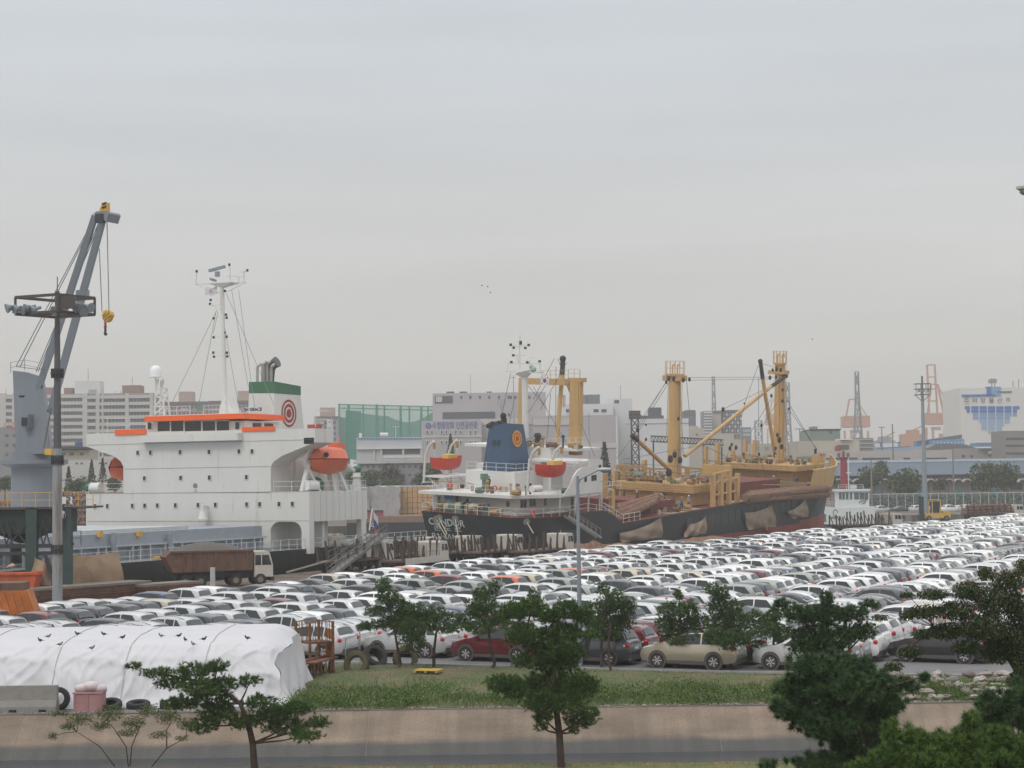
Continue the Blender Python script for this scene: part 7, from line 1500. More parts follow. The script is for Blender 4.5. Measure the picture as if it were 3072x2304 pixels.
# fence
Yf = 462; c0 = atY(2840, 1500, Yf); ft_ = thing('mesh_fence', 'long green mesh fence with pale posts beyond the far cars', 'fence', Matrix.Translation((c0.x, Yf, 0))); xa, xb = atY(2590, 1500, Yf).x-c0.x, atY(3150, 1500, Yf).x-c0.x; zf_ = atY(2840, 1480, Yf).z; zf0 = 0
m = MB(); m.add([(xa, 0, 0), (xb, 0, 0), (xb, 0, zf_), (xa, 0, zf_)], [(0, 1, 2, 3)]); m.build('mesh', netmat('fence_mesh', (.06, .11, .09), .4), ft_)
m = MB(); m.bar((xa, -.05, zf_), (xb, -.05, zf_), .16); m.build('top_rail', mat('rail_pale', (.5, .55, .55), .6), ft_)
x = xa
while x < xb: MB().bar((x, -.1, 0), (x, -.1, zf_+.1), .12).build('post', MC['rail_pale'], ft_); x += 2.1
# far trees
def crown(mb, c, r, n, sc=(1, 1, 1), lr=.35):
    for k in range(n):
        d = V3((random.gauss(0, 1), random.gauss(0, 1), random.gauss(0, 1))).normalized(); q = r*random.uniform(.55, 1.0)*(1+.35*mnoise.noise(d*2+V3(c)*.3)); leafq(mb, V3(c)+V3((d.x*q*sc[0], d.y*q*sc[1], d.z*q*sc[2])), lr*random.uniform(.6, 1.3))
farleaf = leafmat('far_leaf', (.035, .055, .02), (.085, .12, .04), (.14, .15, .06))
darkleaf = leafmat('far_dark_leaf', (.02, .035, .02), (.045, .065, .035))
def ftree(label, px, py, rpx, Y, conifer=False, mt=None, group='trees by the far quay'):
    p = atY(px, py, Y); r = rpx*Y/FPX*1.25; t = thing('tree', label, 'tree', Matrix.Translation((p.x, Y, 0)), group); MB().cyl((0, 0, 0), (0, 0, p.z), r*.09, r*.05, n=6).build('trunk', bark, t); m = MB()
    if conifer:
        for k in range(420): h = random.random(); rr_ = r*(1-h)*.55*random.uniform(.5, 1.1); a = random.uniform(0, 6.28); leafq(m, V3((rr_*math.cos(a), rr_*math.sin(a), p.z-r*1.5+h*r*2.6)), r*.13)
    else:
        for k in range(7): d = V3((random.uniform(-1, 1), random.uniform(-.6, .6), random.uniform(-.6, .7))); crown(m, (d.x*r*.5, d.y*r*.5, p.z+d.z*r*.55), r*.6, 170, lr=r*.12)
    m.build('crown', mt or (darkleaf if conifer else farleaf), t)
for px, py, r, Y, cf_, lb in ((2490, 1445, 22, 470, 0, 'small tree just right of the log ship bow'), (2618, 1432, 34, 470, 0, 'tree left of the shed, behind the white tug house'), (2645, 1410, 24, 475, 0, 'tall part of tree behind the tug mast'), (2712, 1437, 42, 468, 0, 'round tree left of the tall light mast'), (2820, 1450, 18, 470, 0, 'thin tree right of the tall light mast'), (2945, 1430, 40, 468, 0, 'round leafy tree, left of the pair at the right'), (3022, 1430, 40, 466, 0, 'round leafy tree, right of the pair at the right'),
                              (15, 1450, 26, 400, 0, 'bushy tree at the far left edge'), (52, 1425, 18, 430, 0, 'tree between left edge and crane pedestal'), (206, 1445, 32, 410, 1, 'dark conifer just right of the floodlight mast'), (235, 1455, 26, 400, 0, 'green tree behind the log pile'), (275, 1415, 26, 420, 1, 'dark pointed tree left of the hidden lifeboat'), (308, 1405, 22, 425, 1, 'thin dark tree beside the red lifeboat'), (345, 1450, 22, 400, 0, 'bright green tree by the white house edge'), (165, 1470, 18, 402, 0, 'low bush beside the mast'),
                              (1062, 1435, 22, 430, 0, 'tree behind the orange lifeboat'), (1112, 1440, 28, 430, 0, 'green tree left of the bare brown one'), (1180, 1425, 34, 440, 0, 'brownish bare tree between the two ships'), (1165, 1462, 24, 428, 0, 'low green tree between the two ships'), (1290, 1425, 32, 430, 0, 'green tree behind the left red lifeboat'), (1250, 1440, 22, 430, 0, 'small tree left of the red lifeboat'),
                              (1814, 1385, 42, 420, 1, 'pointed dark fir behind the white side plating'), (1870, 1440, 26, 430, 0, 'green tree showing through the yellow posts'), (1975, 1445, 26, 430, 0, 'tree behind the first winch platform'), (2110, 1440, 24, 440, 0, 'tree behind the yellow stanchions'), (1352, 1335, 24, 440, 1, 'dark fir behind the left davit')):
    ftree(lb, px, py, r, Y, bool(cf_), leafmat('bare_leaf', (.09, .07, .06), (.15, .12, .10)) if 'brownish' in lb else None)
m = MB()
for k in range(2600): x = random.uniform(xa+c0.x-4, xb+c0.x); leafq(m, V3((x, Yf+2+random.random()*2, random.uniform(.2, 3.2))), .35)
m.build('hedge_foliage', darkleaf, None, kind='stuff', label='dark shrubs growing behind the mesh fence', cat='shrubs')
m = MB()
for k in range(2200): x = random.uniform(-125, 30); leafq(m, V3((x, 396+random.random()*8, random.uniform(.2, 2.6+1.5*mnoise.noise(V3((x*.1, 0, 0)))))), .45)
m.build('shore_bushes', darkleaf, None, kind='stuff', label='bushes along the opposite shore', cat='shrubs')
# log piles on the far shore
def pile(label, px0, px1, py0, py1, Y, r=.45):
    a, b_ = atY(px0, py1, Y), atY(px1, py0, Y); zt = b_.z; t = thing('log_pile', label, 'log pile', Matrix.Translation(((a.x+b_.x)/2, Y, 0))); W_ = b_.x-a.x; n = 0; base = [MB() for _ in range(1)]
    m = MB(); m.cyl((0, -4, 0), (0, 4, 0), r, r*.9, n=8); m.mi = [1 if len(f) == 8 else 0 for f in m.f]; me = m.mesh('log', [bark, logend], smooth=True); z = r; row = 0
    while z < zt and n < 290:
        x = -W_/2+(row % 2)*r
        while x < W_/2 and n < 290:
            if random.random() < .95: o = link('log', me, t); o.location = (x+random.uniform(-.05, .05), random.uniform(-.5, .5), z); s_ = random.uniform(.75, 1.05); o.scale = (s_, 1, s_); n += 1
            x += 2*r*.97
        z += r*1.7; row += 1
pile('stacked logs seen between the crane pedestal and the white ship', 185, 266, 1482, 1590, 385, .38)
pile('low log pile further left behind the crane', -20, 70, 1500, 1560, 388, .42)
pile('flat log pile behind the liferaft canister at the left', 266, 372, 1474, 1515, 392, .42)
# lumber stacks under covers
for lb, px0, px1, pyt, Y, mt_ in (('grey tarpaulin covered lumber stack, left of two', 1078, 1128, 1462, 377, mat('tarp_grey', (.36, .35, .345), .9, var=.15, scale=.6, col2=(.25, .24, .24), f2=.4)), ('grey tarpaulin covered lumber stack next to the bare lumber', 1124, 1200, 1458, 375, MC['tarp_grey'])):
    a, b_ = atY(px0, 1535, Y), atY(px1, pyt, Y); t = thing('covered_stack', lb, 'lumber stack', Matrix.Translation(((a.x+b_.x)/2, Y, 0))); w_ = (b_.x-a.x)/2; m = MB(); g = []
    for i in range(13):
        u = i/6-1; g.append([(u*w_*(1.05+.08*math.sin(j*2+i)), -3+.35*math.sin(i*1.7+j)-(.8*(1-j/8)), b_.z*j/8+.2*math.sin(i)*(j == 8)) for j in range(9)]+[(u*w_, 4, b_.z+.1)])
    m.grid(g); m.bb((-w_, -2.4, 0), (w_, 4, b_.z-.3)); m.build('cover', mt_, t, smooth=True, ang=60)
t = thing('lumber_stack', 'tall stack of fresh orange lumber bundles beside the black stern', 'lumber stack', Matrix.Translation((atY(1247, 1500, 378).x, 378, 0))); lw = mat('lumber', (.50, .30, .14), .8, var=.12, scale=2)
W_ = (atY(1300, 1500, 378).x-atY(1195, 1500, 378).x); zt = atY(1247, 1460, 378).z
for i in range(7):
    for j in range(7): up('lumber_bundle', lw, t, (-W_/2+W_/7*(i+.5), random.uniform(-.08, .08), zt/7*(j+.5)), (W_/7-.08, 5, zt/7-.1))
up('white_cover', whitew, t, (0, .2, zt+.12), (W_+.4, 5.4, .2))
# moored barge on the opposite side
Yb_ = 360; c0 = atY(1150, 1580, Yb_); t = thing('barge', 'low brown and black barge moored between the two ships', 'barge', Matrix.Translation((c0.x, Yb_, -2))); m = MB(); w0 = atY(1040, 1580, Yb_).x-c0.x; w1 = atY(1236, 1580, Yb_).x-c0.x+4; zt = atY(1150, 1549, Yb_).z+2; zm = atY(1150, 1568, Yb_).z+2
m.add([(w0, 0, -.6), (w1-2, 0, -.6), (w1-.6, 0, zm), (w0, 0, zm), (w0, 12, -.6), (w1-2, 12, -.6), (w1-.6, 12, zm), (w0, 12, zm)], [(0, 1, 2, 3), (7, 6, 5, 4), (1, 5, 6, 2)]); m.build('hull', black_hull, t)
m = MB(); m.bb((w0, -.1, zm), (w1, 12, zt)); m.build('topside', mat('barge_brown', (.22, .13, .10), .8, var=.15, col2=(.15, .09, .07), f2=.4), t)
text_on('00', 1.0, (atY(1124, 1576, Yb_).x-c0.x, -.05, atY(1124, 1576, Yb_).z+2), (1, 0, 0), (0, -1, 0), MC['letter_white'], t, width=1.4, bold=.02)
for px, c_, lb in ((1100, 'kiosk_red', 'red box on the barge, left'), (1137, 'kiosk_red', 'red box on the barge, right')):
    p = atY(px, 1545, Yb_+3); t2 = thing('deck_box', lb+' of the two', 'box', Matrix.Translation((p.x, Yb_+3, p.z-.3))); up('body', MC[c_], t2, (0, 0, .35), (1.8, 1.4, .7)); up('lid', darkm, t2, (0, 0, 1.0), (1.7, 1.3, .5))
# tugboat
Yt = 385; c0 = atY(2525, 1570, Yt); t = thing('tugboat', 'small white tugboat with a teal curve on its bow', 'tugboat', Matrix.Translation((c0.x, Yt, -2))); tg = lambda px, py, y=0: atY(px, py, Yt+y)-V3((c0.x, Yt, -2))
m = MB(); hl = [(2420, 1545), (2436, 1520), (2468, 1532), (2515, 1535), (2625, 1528), (2625, 1565), (2430, 1572)]; hl = [(2424, 1572), (2438, 1512), (2450, 1515), (2520, 1524), (2625, 1520), (2625, 1575)]; m.prism([tg(*p) for p in hl], (0, 6, 0)); m.build('hull', mat('tug_white', (.62, .63, .62), .5, var=.05), t)
m = MB(); m.bb(tg(2420, 1592), tg(2628, 1573)+V3((0, 6.2, 0))); m.M = None; m.v = [(x, y-.15, z) for x, y, z in m.v]; m.build('fender', darkm, t)
m = MB(); m.grid([[tg(2443+x_+6*math.sin(k/6*2.6), 1522+k*8.3)+V3((0, -.06, 0)) for x_ in (0, 10)] for k in range(7)]); m.build('teal_stripe', mat('teal_paint', (.04, .24, .26), .6, var=0), t)
m = MB(); m.prism([tg(2516, 1524, 1), tg(2516, 1475, 1), tg(2608, 1475, 1), tg(2608, 1524, 1)], (0, 4.5, 0)); m.build('wheelhouse', MC['tug_white'], t)
m = MB(); m.bb(tg(2510, 1475, .6), tg(2612, 1467, .6)+V3((0, 5.5, 0))); m.build('roof', MC['tug_white'], t)
for x0, x1 in ((2517, 2524), (2527, 2534), (2538, 2545), (2550, 2556), (2563, 2576), (2579, 2592), (2594, 2604)): m = MB(); a, b_ = tg(x0, 1498, 1), tg(x1, 1478, 1); m.bb((a.x, a.y-.08, a.z), (b_.x, a.y+.02, b_.z)); m.build('window', win, t)
m = MB(); rails(m, [tg(2440, 1516, .5), tg(2516, 1520, .5)], 1.0, 1.4, .05); rails(m, [tg(2515, 1467, 1), tg(2590, 1467, 1)], .9, 1.4, .05); m.bar(tg(2546, 1467, 3), tg(2545, 1375, 3), .18); m.bar(tg(2538, 1418, 3), tg(2552, 1418, 3), .2); m.bb(tg(2553, 1466, 1), tg(2570, 1455, 1)+V3((0, 1, 0))); m.build('railing_and_mast', MC['tug_white'], t)
for px, py in ((2457, 1548), (2437, 1550)): m = MB(); p = tg(px, py); m.cyl(p+V3((0, -.05, 0)), p+V3((0, .1, 0)), .25, n=10); m.build('porthole', glass, t)
m = MB(); a, b_ = tg(2469, 1566), tg(2478, 1542); m.bb((a.x, a.y-.06, a.z), (b_.x, a.y+.05, b_.z)); m.build('door', mat('door_brown', (.15, .12, .09), .7), t)
text_on('EXPRESS', .8, tg(2500, 1554), (1, 0, 0), (0, -1, 0), blk, t, width=1.3); p = tg(2506, 1538); m = MB(); m.grid([[p+V3((r*math.cos(a*.3)*1., -.05, r*math.sin(a*.3)*1.3)) for r in (.4, .55)] for a in range(19)]); m.build('emblem', mat('emblem_teal', (.08, .2, .22), .6), t)
m = MB(); p = tg(2590, 1508, 1); [m.bar(p+V3((x, -.06, z)), p+V3((x+.9, -.06, z+.5)), .12) for x, z in ((-1, 0), (-.3, -.3), (0, .3))]; m.build('emblem', blk, t)
m = MB(); m.sphere(tg(2452, 1505, 2), .7, 7, (1.2, 1, .7)); m.build('windlass_cover', mat('orange_cloth', (.55, .2, .08), .8), t)
# red light mast and poles
p = atY(2530, 1358, 420); t = thing('beacon', 'dark red beacon column with a railed top behind the tugboat', 'beacon', Matrix.Translation((p.x, 420, 0))); rd = mat('beacon_red', (.28, .02, .035), .6, var=.1); MB().cyl((0, 0, 0), (0, 0, p.z-1), 1.0, .7, n=14).build('column', rd, t); m = MB(); m.cyl((0, 0, p.z-1.2), (0, 0, p.z-1), 1.1, n=12); rails(m, [V3((-1.1, -1.1, p.z-1)), V3((1.1, -1.1, p.z-1)), V3((1.1, 1.1, p.z-1)), V3((-1.1, 1.1, p.z-1)), V3((-1.1, -1.1, p.z-1))], .9, .8, .08); m.bar((0, 0, p.z-1), (0, 0, p.z+.5), .4); m.build('gallery', rd, t)
p = atY(2767, 1178, 352); t = thing('floodlight_mast', 'tall grey light mast with a square cage, right of centre behind the forklift', 'light mast', Matrix.Translation((p.x, 352, 0))); MB().cyl((0, 0, 0), (0, 0, p.z), .55, .28, n=14).build('pole', galv, t, smooth=True)
m = MB(); 
for z in (p.z-.2, p.z+.9, p.z+1.9):
    for a, b_ in (((-1.4, -1), (1.4, -1)), ((1.4, -1), (1.4, 1)), ((1.4, 1), (-1.4, 1)), ((-1.4, 1), (-1.4, -1))): m.bar((*a, z-.2), (*b_, z-.2), .12)
for x in (-1.4, -.5, .5, 1.4): m.bar((x, -1, p.z-.4), (x, -1, p.z+1.7), .1)
for x in (-1.4, 1.4): m.bar((x, 0, p.z-.4), (0, 0, p.z-1.8), .12)
m.bar((0, 0, p.z), (0, 0, p.z+3.2), .3); m.build('lamp_cage', mat('cage_dark', (.14, .14, .14), .6), t)
for k in range(3): MB().box((-.9+k*.9, -1.1, p.z+.3), (.45, .3, .5)).build('floodlight', galv, t)
for px, pyt, Y, w_, lb in ((2677, 1272, 520, 2.2, 'pole with a wide cross arm left of the tall light mast'), (2645, 1281, 600, .5, 'thin far pole between the two orange cranes'), (2613, 1378, 445, 0, 'thin pale pole behind the tug wheelhouse'), (2858, 1342, 470, 0, 'brown pole right of the tall light mast'), (2399, 1286, 560, .8, 'short lamp pole left of the green hall')):
    p = atY(px, pyt, Y); t = thing('utility_pole', lb, 'pole', Matrix.Translation((p.x, Y, 0))); MB().cyl((0, 0, 0), (0, 0, p.z), .28, .16, n=8).build('pole', mat('pole_brown', (.2, .18, .16), .8), t)
    if w_: m = MB(); m.bar((-w_*2.2, 0, p.z-7), (w_*2.2, 0, p.z-6.4), .25) if w_ > 2 else m.bar((-w_*2, 0, p.z-.1), (w_*2, 0, p.z-.1), .25); m.build('cross_arm', MC['pole_brown'], t)
# flying birds
for px, py, Y, lb in ((1446, 857, 300, 'tiny bird in the sky, leftmost of the three above the two ships'), (1463, 860, 310, 'tiny bird in the sky, middle of the three above the two ships'), (1471, 878, 305, 'tiny bird in the sky, lowest of the three above the two ships'), (2437, 1018, 320, 'lone tiny bird in the sky right of the derrick posts')):
    p = atY(px, py, Y); m = MB(); m.sphere((0, 0, 0), .07, 6, (2, 1, 1)); m.add([(0, 0, 0), (-.12, .35, .12), (.1, .35, .1)], [(0, 1, 2)]); m.add([(0, 0, 0), (-.12, -.35, .12), (.1, -.35, .1)], [(0, 1, 2)]); m.build('flying_bird', blk, None, label=lb, cat='bird', group='birds in the sky', M=Matrix.Translation(p))
# distant hazy tree line and hills
m = MB(); m.add([(-1800, 1700, 0), (1800, 1700, 0), (1800, 1700, 10), (-1800, 1700, 10)], [(0, 1, 2, 3)])
m = MB(); g = []
for i in range(81): x = -2000+50*i; h = 16+10*mnoise.noise(V3((x*.004, 0, 0)))+4*mnoise.noise(V3((x*.02, 5, 0))); g.append([(x, 2300, -.5), (x, 2500, h), (x, 2900, h*.8), (x, 3200, -.5)])
m.grid(g); struct('hills', m, darkleaf, smooth=True)
# haze
hm = bpy.data.materials.new('haze_air'); hm.use_nodes = True; n = hm.node_tree; n.nodes.clear(); o_ = n.nodes.new('ShaderNodeOutputMaterial'); pv = n.nodes.new('ShaderNodeVolumePrincipled'); pv.inputs['Color'].default_value = (1, .985, .96, 1); pv.inputs['Density'].default_value = .0004; n.links.new(pv.outputs[0], o_.inputs['Volume'])
MB().bb((-2450, -110, -7.5), (2450, 3950, 115)).build('haze', hm, None, kind='stuff', label='pale grey haze over the harbour', cat='haze')
# ================================================================ FOREGROUND
random.seed(21)
needle = leafmat('needle_green', (.03, .07, .014), (.10, .165, .04), (.16, .20, .06)); needled = leafmat('needle_dark', (.02, .05, .02), (.08, .14, .05), (.14, .19, .075)); needleb = leafmat('needle_bright', (.035, .08, .014), (.11, .18, .035), (.17, .23, .06))
trunkm = mat('pine_trunk', (.07, .045, .032), .95, var=.3, scale=5, col2=(.10, .065, .045), f2=.4, bump=.8, bscale=25)
def tuft(mb, p, d, ln, n=12, wd=.011, spread=.75):
    d = V3(d).normalized(); u = d.orthogonal().normalized(); v = d.cross(u)
    for k in range(n):
        a = random.uniform(0, 6.28); s_ = spread*math.sqrt(random.random()); q = (d+u*(math.cos(a)*s_*1.3)+v*(math.sin(a)*s_*1.3)).normalized(); L = ln*random.uniform(.75, 1.1)
        w_ = q.cross(V3((random.gauss(0, 1), random.gauss(0, 1), random.gauss(0, 1)))).normalized()*wd
        b0_ = p+q*ln*.1; mb.add([b0_-w_, b0_+w_, p+q*L], [(0, 1, 2)])
import numpy as np
NR = np.random.default_rng(4)
def nrm(a): return a/np.maximum(1e-9, np.linalg.norm(a, axis=-1, keepdims=True))
def np_mesh(name, V, k, mt):          # V: (faces, k, 3)
    F = V.shape[0]; me = bpy.data.meshes.new(name); me.vertices.add(F*k); me.vertices.foreach_set('co', V.reshape(-1).astype(np.float32)); me.loops.add(F*k); me.loops.foreach_set('vertex_index', np.arange(F*k, dtype=np.int32)); me.polygons.add(F); me.polygons.foreach_set('loop_start', np.arange(0, F*k, k, dtype=np.int32)); me.polygons.foreach_set('loop_total', np.full(F, k, dtype=np.int32)); me.materials.append(mt); me.update(calc_edges=True); me.validate(); return me
TW = 5.5
def whorls(c, rx, ry, N, ln, nn, wd):      # shoots with needles radiating all round, on and near the outside of the clump
    d = nrm(NR.normal(size=(N, 3))); p = np.array(c)+d*(NR.uniform(.3, 1.2, (N, 1)))*np.array([rx, rx, ry]); D = nrm(d+np.array([0, 0, .7])); q = nrm(D[:, None, :]*.55+nrm(NR.normal(size=(N, nn, 3)))); sc = NR.uniform(.75, 1.15, (N, 1, 1)); L = ln*sc*NR.uniform(.8, 1.05, (N, nn, 1))
    p0 = p[:, None, :]-D[:, None, :]*NR.uniform(0, .07, (N, nn, 1)); w_ = nrm(np.cross(q, NR.normal(size=(N, nn, 3))))*wd*.9; b0 = p0+q*.01; return np.stack([b0-w_, b0+w_, p0+q*L], axis=2).reshape(-1, 3, 3)
def needles(c, rx, ry, N, ln, nn, wd):
    if ln > .14 and nn > 15: return whorls(c, rx, ry, max(7, int(N/TW)), ln, 110, wd)
    d = nrm(NR.normal(size=(N, 3))); ph = NR.uniform(0, 6.28, 3); lump = 1+.28*np.sin(d@np.array([5, 3, 4])+ph[0])*np.sin(d@np.array([-3, 6, 2])+ph[1]); r = (NR.uniform(.12, 1, (N, 1))**.5)*lump[:, None]
    p = np.array(c)+d*r*np.array([rx, rx, ry]); D = nrm(d*np.array([.8, .8, .45])+np.array([0, 0, .45])); q = nrm(D[:, None, :]+NR.normal(size=(N, nn, 3))*.62); L = ln*NR.uniform(.7, 1.1, (N, nn, 1))
    w_ = nrm(np.cross(q, NR.normal(size=(N, nn, 3))))*wd; b0 = p[:, None, :]+q*ln*.05; return np.stack([b0-w_, b0+w_, p[:, None, :]+q*L], axis=2).reshape(-1, 3, 3)
def pine(label, trunk, clumps, Y, K=420, ln=.14, mt=None, tr=.09, nn=13, group='young pines', r2=None, wd=.011, base_z=None, name='pine_tree'):
    b = atY(*trunk[0], Y); b.z = 0 if base_z is None else base_z; t = thing(name, label, 'tree', Matrix.Translation(b), group)
    P = [atY(x, y, Y+.12*math.sin(i*2.1))-b for i, (x, y) in enumerate(trunk)]; P[0].z = -.05
    m = MB(); m.tube(P, tr, 8, tr*.35); to = m.build('trunk', trunkm, t, smooth=True); lm = MB(); VV = []
    for (x, y, rx, ry) in clumps:
        rx, ry = 1.04*rx*Y/FPX, 1.05*ry*Y/FPX; c = atY(x, y, Y+random.uniform(-.5, .5)*rx*1.6)-b
        q = min(P[1:], key=lambda k: (k-c).length+(2*max(0, k.z-c.z))); 
        lm.tube([q, q.lerp(c, .55)+V3((0, 0, -.04)), c], .028*max(.6, tr/.09), 5, .012)
        n = max(14, int(DK*K*rx*ry)); VV.append(needles(c, rx, ry, n, ln, nn, wd*WK))
        for k in range(5):
            d = V3((random.gauss(0, 1), random.gauss(0, 1), random.gauss(0, 1))).normalized(); r = random.random()*.7; lm.bar(c, c+V3((d.x*rx*r, d.y*rx*r, d.z*ry*r)), .012)
    lm.build('limb', trunkm, t); link('crown', np_mesh('crown', np.concatenate(VV), 3, mt or needle), t); return t
DK, WK = 2.5, 1.2
pine('leaning young pine, leftmost of the row, in front of the silver SUV', [(1193, 2018), (1201, 1990), (1190, 1930), (1180, 1870), (1160, 1790)], [(1148, 1761, 24, 24), (1165, 1793, 34, 22), (1190, 1816, 38, 24), (1128, 1834, 30, 18), (1140, 1873, 44, 16), (1095, 1880, 24, 12), (1200, 1868, 48, 30), (1238, 1890, 44, 34), (1242, 1930, 36, 28), (1212, 1840, 30, 20)], 85)
pine('young pine with flat spreading top, second from the left', [(1301, 1992), (1302, 1950), (1310, 1890), (1303, 1850)], [(1250, 1834, 34, 24), (1303, 1842, 34, 24), (1360, 1859, 46, 20), (1283, 1872, 40, 20), (1340, 1886, 44, 14), (1395, 1868, 24, 10), (1262, 1860, 30, 18)], 85.5)
pine('bushy young pine in front of the maroon car', [(1474, 2014), (1484, 1990), (1470, 1940), (1466, 1880), (1458, 1800)], [(1440, 1780, 24, 20), (1482, 1768, 18, 24), (1448, 1812, 46, 22), (1429, 1838, 34, 20), (1470, 1852, 56, 24), (1437, 1886, 48, 18), (1494, 1870, 46, 18), (1400, 1880, 22, 10), (1525, 1832, 34, 24)], 84.5)
pine('thin young pine hidden behind the big middle pine', [(1578, 2000), (1579, 1900), (1598, 1800)], [(1602, 1783, 20, 18), (1592, 1812, 34, 18), (1560, 1840, 30, 18), (1570, 1880, 36, 18)], 85.5)
pine('twin trunk young pine right of the lamp post', [(1806, 2000), (1803, 1960), (1806, 1900), (1820, 1800)], [(1810, 1768, 20, 18), (1840, 1794, 38, 24), (1790, 1828, 42, 28), (1850, 1838, 48, 32), (1880, 1820, 26, 24), (1820, 1878, 52, 28), (1778, 1868, 32, 22), (1872, 1872, 30, 24), (1830, 1906, 28, 14)], 85)
t = tag(thing('leaning_tree', 'bare slanting second trunk under the twin trunk pine', 'tree', gnd(1834, 2014)), group='young pines'); MB().tube([V3((0, 0, 0)), V3((-.12, 0, .4)), V3((-.1, 0, 1.2)), V3((.0, 0, 2.2))], .07, 8, .04).build('trunk', trunkm, t)
pine('round young pine in front of the beige SUV', [(2033, 2004), (2034, 1960), (2043, 1900), (2037, 1800)], [(2037, 1786, 13, 20), (2020, 1828, 42, 24), (2072, 1828, 26, 24), (1998, 1868, 32, 28), (2050, 1868, 48, 32), (2102, 1868, 26, 26), (2020, 1904, 40, 22), (2080, 1905, 42, 22), (2035, 1925, 30, 12)], 84.5)
pine('crooked young pine between the beige and silver SUVs', [(2184, 2022), (2192, 1980), (2190, 1930), (2175, 1860), (2150, 1790)], [(2140, 1768, 20, 18), (2166, 1784, 24, 24), (2150, 1818, 28, 28), (2200, 1824, 30, 24), (2160, 1868, 46, 30), (2210, 1870, 44, 36), (2180, 1914, 58, 22), (2222, 1918, 40, 22), (2140, 1908, 34, 22), (2185, 1940, 24, 10)], 83.5)
pine('small round young pine, rightmost of the row', [(2318, 2010), (2317, 1970), (2322, 1910), (2320, 1860)], [(2320, 1848, 26, 30), (2275, 1858, 38, 24), (2300, 1893, 48, 26), (2346, 1900, 30, 28), (2280, 1935, 24, 13), (2350, 1925, 20, 12)], 84)
DK = 3.3
pine('tall layered pine standing in the middle in front of the canal', [(1684, 2292), (1678, 2200), (1664, 2090), (1661, 1980), (1659, 1850)],
     [(1540, 1835, 42, 24), (1600, 1824, 46, 28), (1650, 1850, 40, 24), (1702, 1830, 50, 26), (1750, 1850, 36, 22), (1560, 1908, 45, 32), (1622, 1918, 58, 40), (1692, 1898, 58, 28), (1772, 1905, 38, 11), (1722, 1955, 34, 28), (1572, 1983, 40, 20), (1642, 1988, 60, 28), (1702, 1992, 30, 20), (1500, 2050, 46, 26), (1552, 2068, 50, 36), (1640, 2060, 60, 52), (1722, 2058, 58, 46), (1762, 2056, 34, 28), (1622, 2108, 50, 32), (1700, 2110, 50, 32), (1630, 2150, 30, 22), (1738, 2160, 48, 24), (1765, 2140, 28, 20), (1622, 2182, 18, 10), (1722, 2192, 13, 9), (1680, 1955, 40, 30)], 55.7, 560, .13, needle, .13, 14, None, wd=.008)
pine('wide low pine with a dark trunk left of the middle', [(765, 2296), (758, 2230), (745, 2170), (720, 2110), (640, 2050)],
     [(403, 2000, 26, 9), (472, 2020, 48, 14), (583, 2012, 64, 22), (653, 2000, 32, 18), (750, 2042, 32, 16), (520, 2050, 50, 18), (667, 2052, 50, 22), (542, 2110, 54, 20), (640, 2100, 60, 30), (653, 2140, 56, 26), (778, 2108, 46, 22), (889, 2125, 54, 22), (611, 2176, 50, 22), (736, 2165, 50, 24), (861, 2178, 66, 24), (958, 2167, 32, 18), (917, 2208, 46, 16), (820, 2140, 50, 24), (600, 2065, 60, 24)], 55.6, 560, .13, needle, .12, 14, None, wd=.008)
pine('dark upper pine crown in front of the parked cars, right of the silver SUV', [(2500, 2420), (2498, 2200), (2490, 2000), (2480, 1830)], [(2345, 1815, 24, 18), (2390, 1840, 44, 26), (2440, 1850, 48, 32), (2480, 1800, 20, 28), (2500, 1850, 54, 32), (2560, 1842, 44, 26), (2610, 1815, 22, 12), (2430, 1908, 58, 32), (2500, 1920, 60, 38), (2560, 1900, 44, 28), (2602, 1893, 28, 22), (2470, 1962, 60, 24), (2400, 1945, 30, 20)], 50, 620, .13, needled, .12, 14, None, wd=.0075)
pine('big long needled pine in the right foreground', [(2600, 2700), (2600, 2400), (2610, 2220), (2560, 2080), (2520, 2010)],
     [(2420, 2000, 58, 36), (2500, 1992, 68, 36), (2580, 2012, 58, 34), (2380, 2060, 56, 46), (2470, 2062, 78, 52), (2560, 2062, 78, 56), (2640, 2045, 48, 38), (2716, 2052, 38, 20), (2768, 2030, 22, 10), (2345, 2125, 28, 26), (2400, 2138, 58, 44), (2500, 2150, 78, 54), (2600, 2130, 78, 58), (2680, 2105, 42, 44), (2450, 2190, 50, 24), (2545, 2225, 70, 50), (2640, 2195, 48, 48), (2560, 2280, 110, 40), (2440, 2290, 80, 26), (2300, 2296, 50, 8)], 38, 760, .17, needled, .14, 18, None, wd=.006)
pine('dark pine at the right edge above the bright green one', [(3040, 2700), (3040, 2300), (3030, 2100)], [(2955, 2108, 34, 36), (3020, 2108, 50, 42), (3066, 2088, 30, 48), (2985, 2160, 60, 40), (3060, 2160, 40, 40)], 36, 760, .16, needled, .1, 16, None, wd=.006)
pine('bright green pine top in the bottom right corner', [(2850, 2800), (2850, 2500), (2860, 2300)],
     [(2690, 2195, 44, 28), (2760, 2225, 54, 36), (2830, 2230, 60, 44), (2908, 2160, 26, 30), (2900, 2210, 60, 44), (3000, 2215, 78, 44), (2690, 2270, 74, 40), (2800, 2290, 80, 44), (2900, 2285, 80, 40), (2990, 2285, 84, 44), (3066, 2270, 44, 50), (2600, 2302, 50, 20)], 30, 900, .15, needleb, .1, 18, None, wd=.0055)
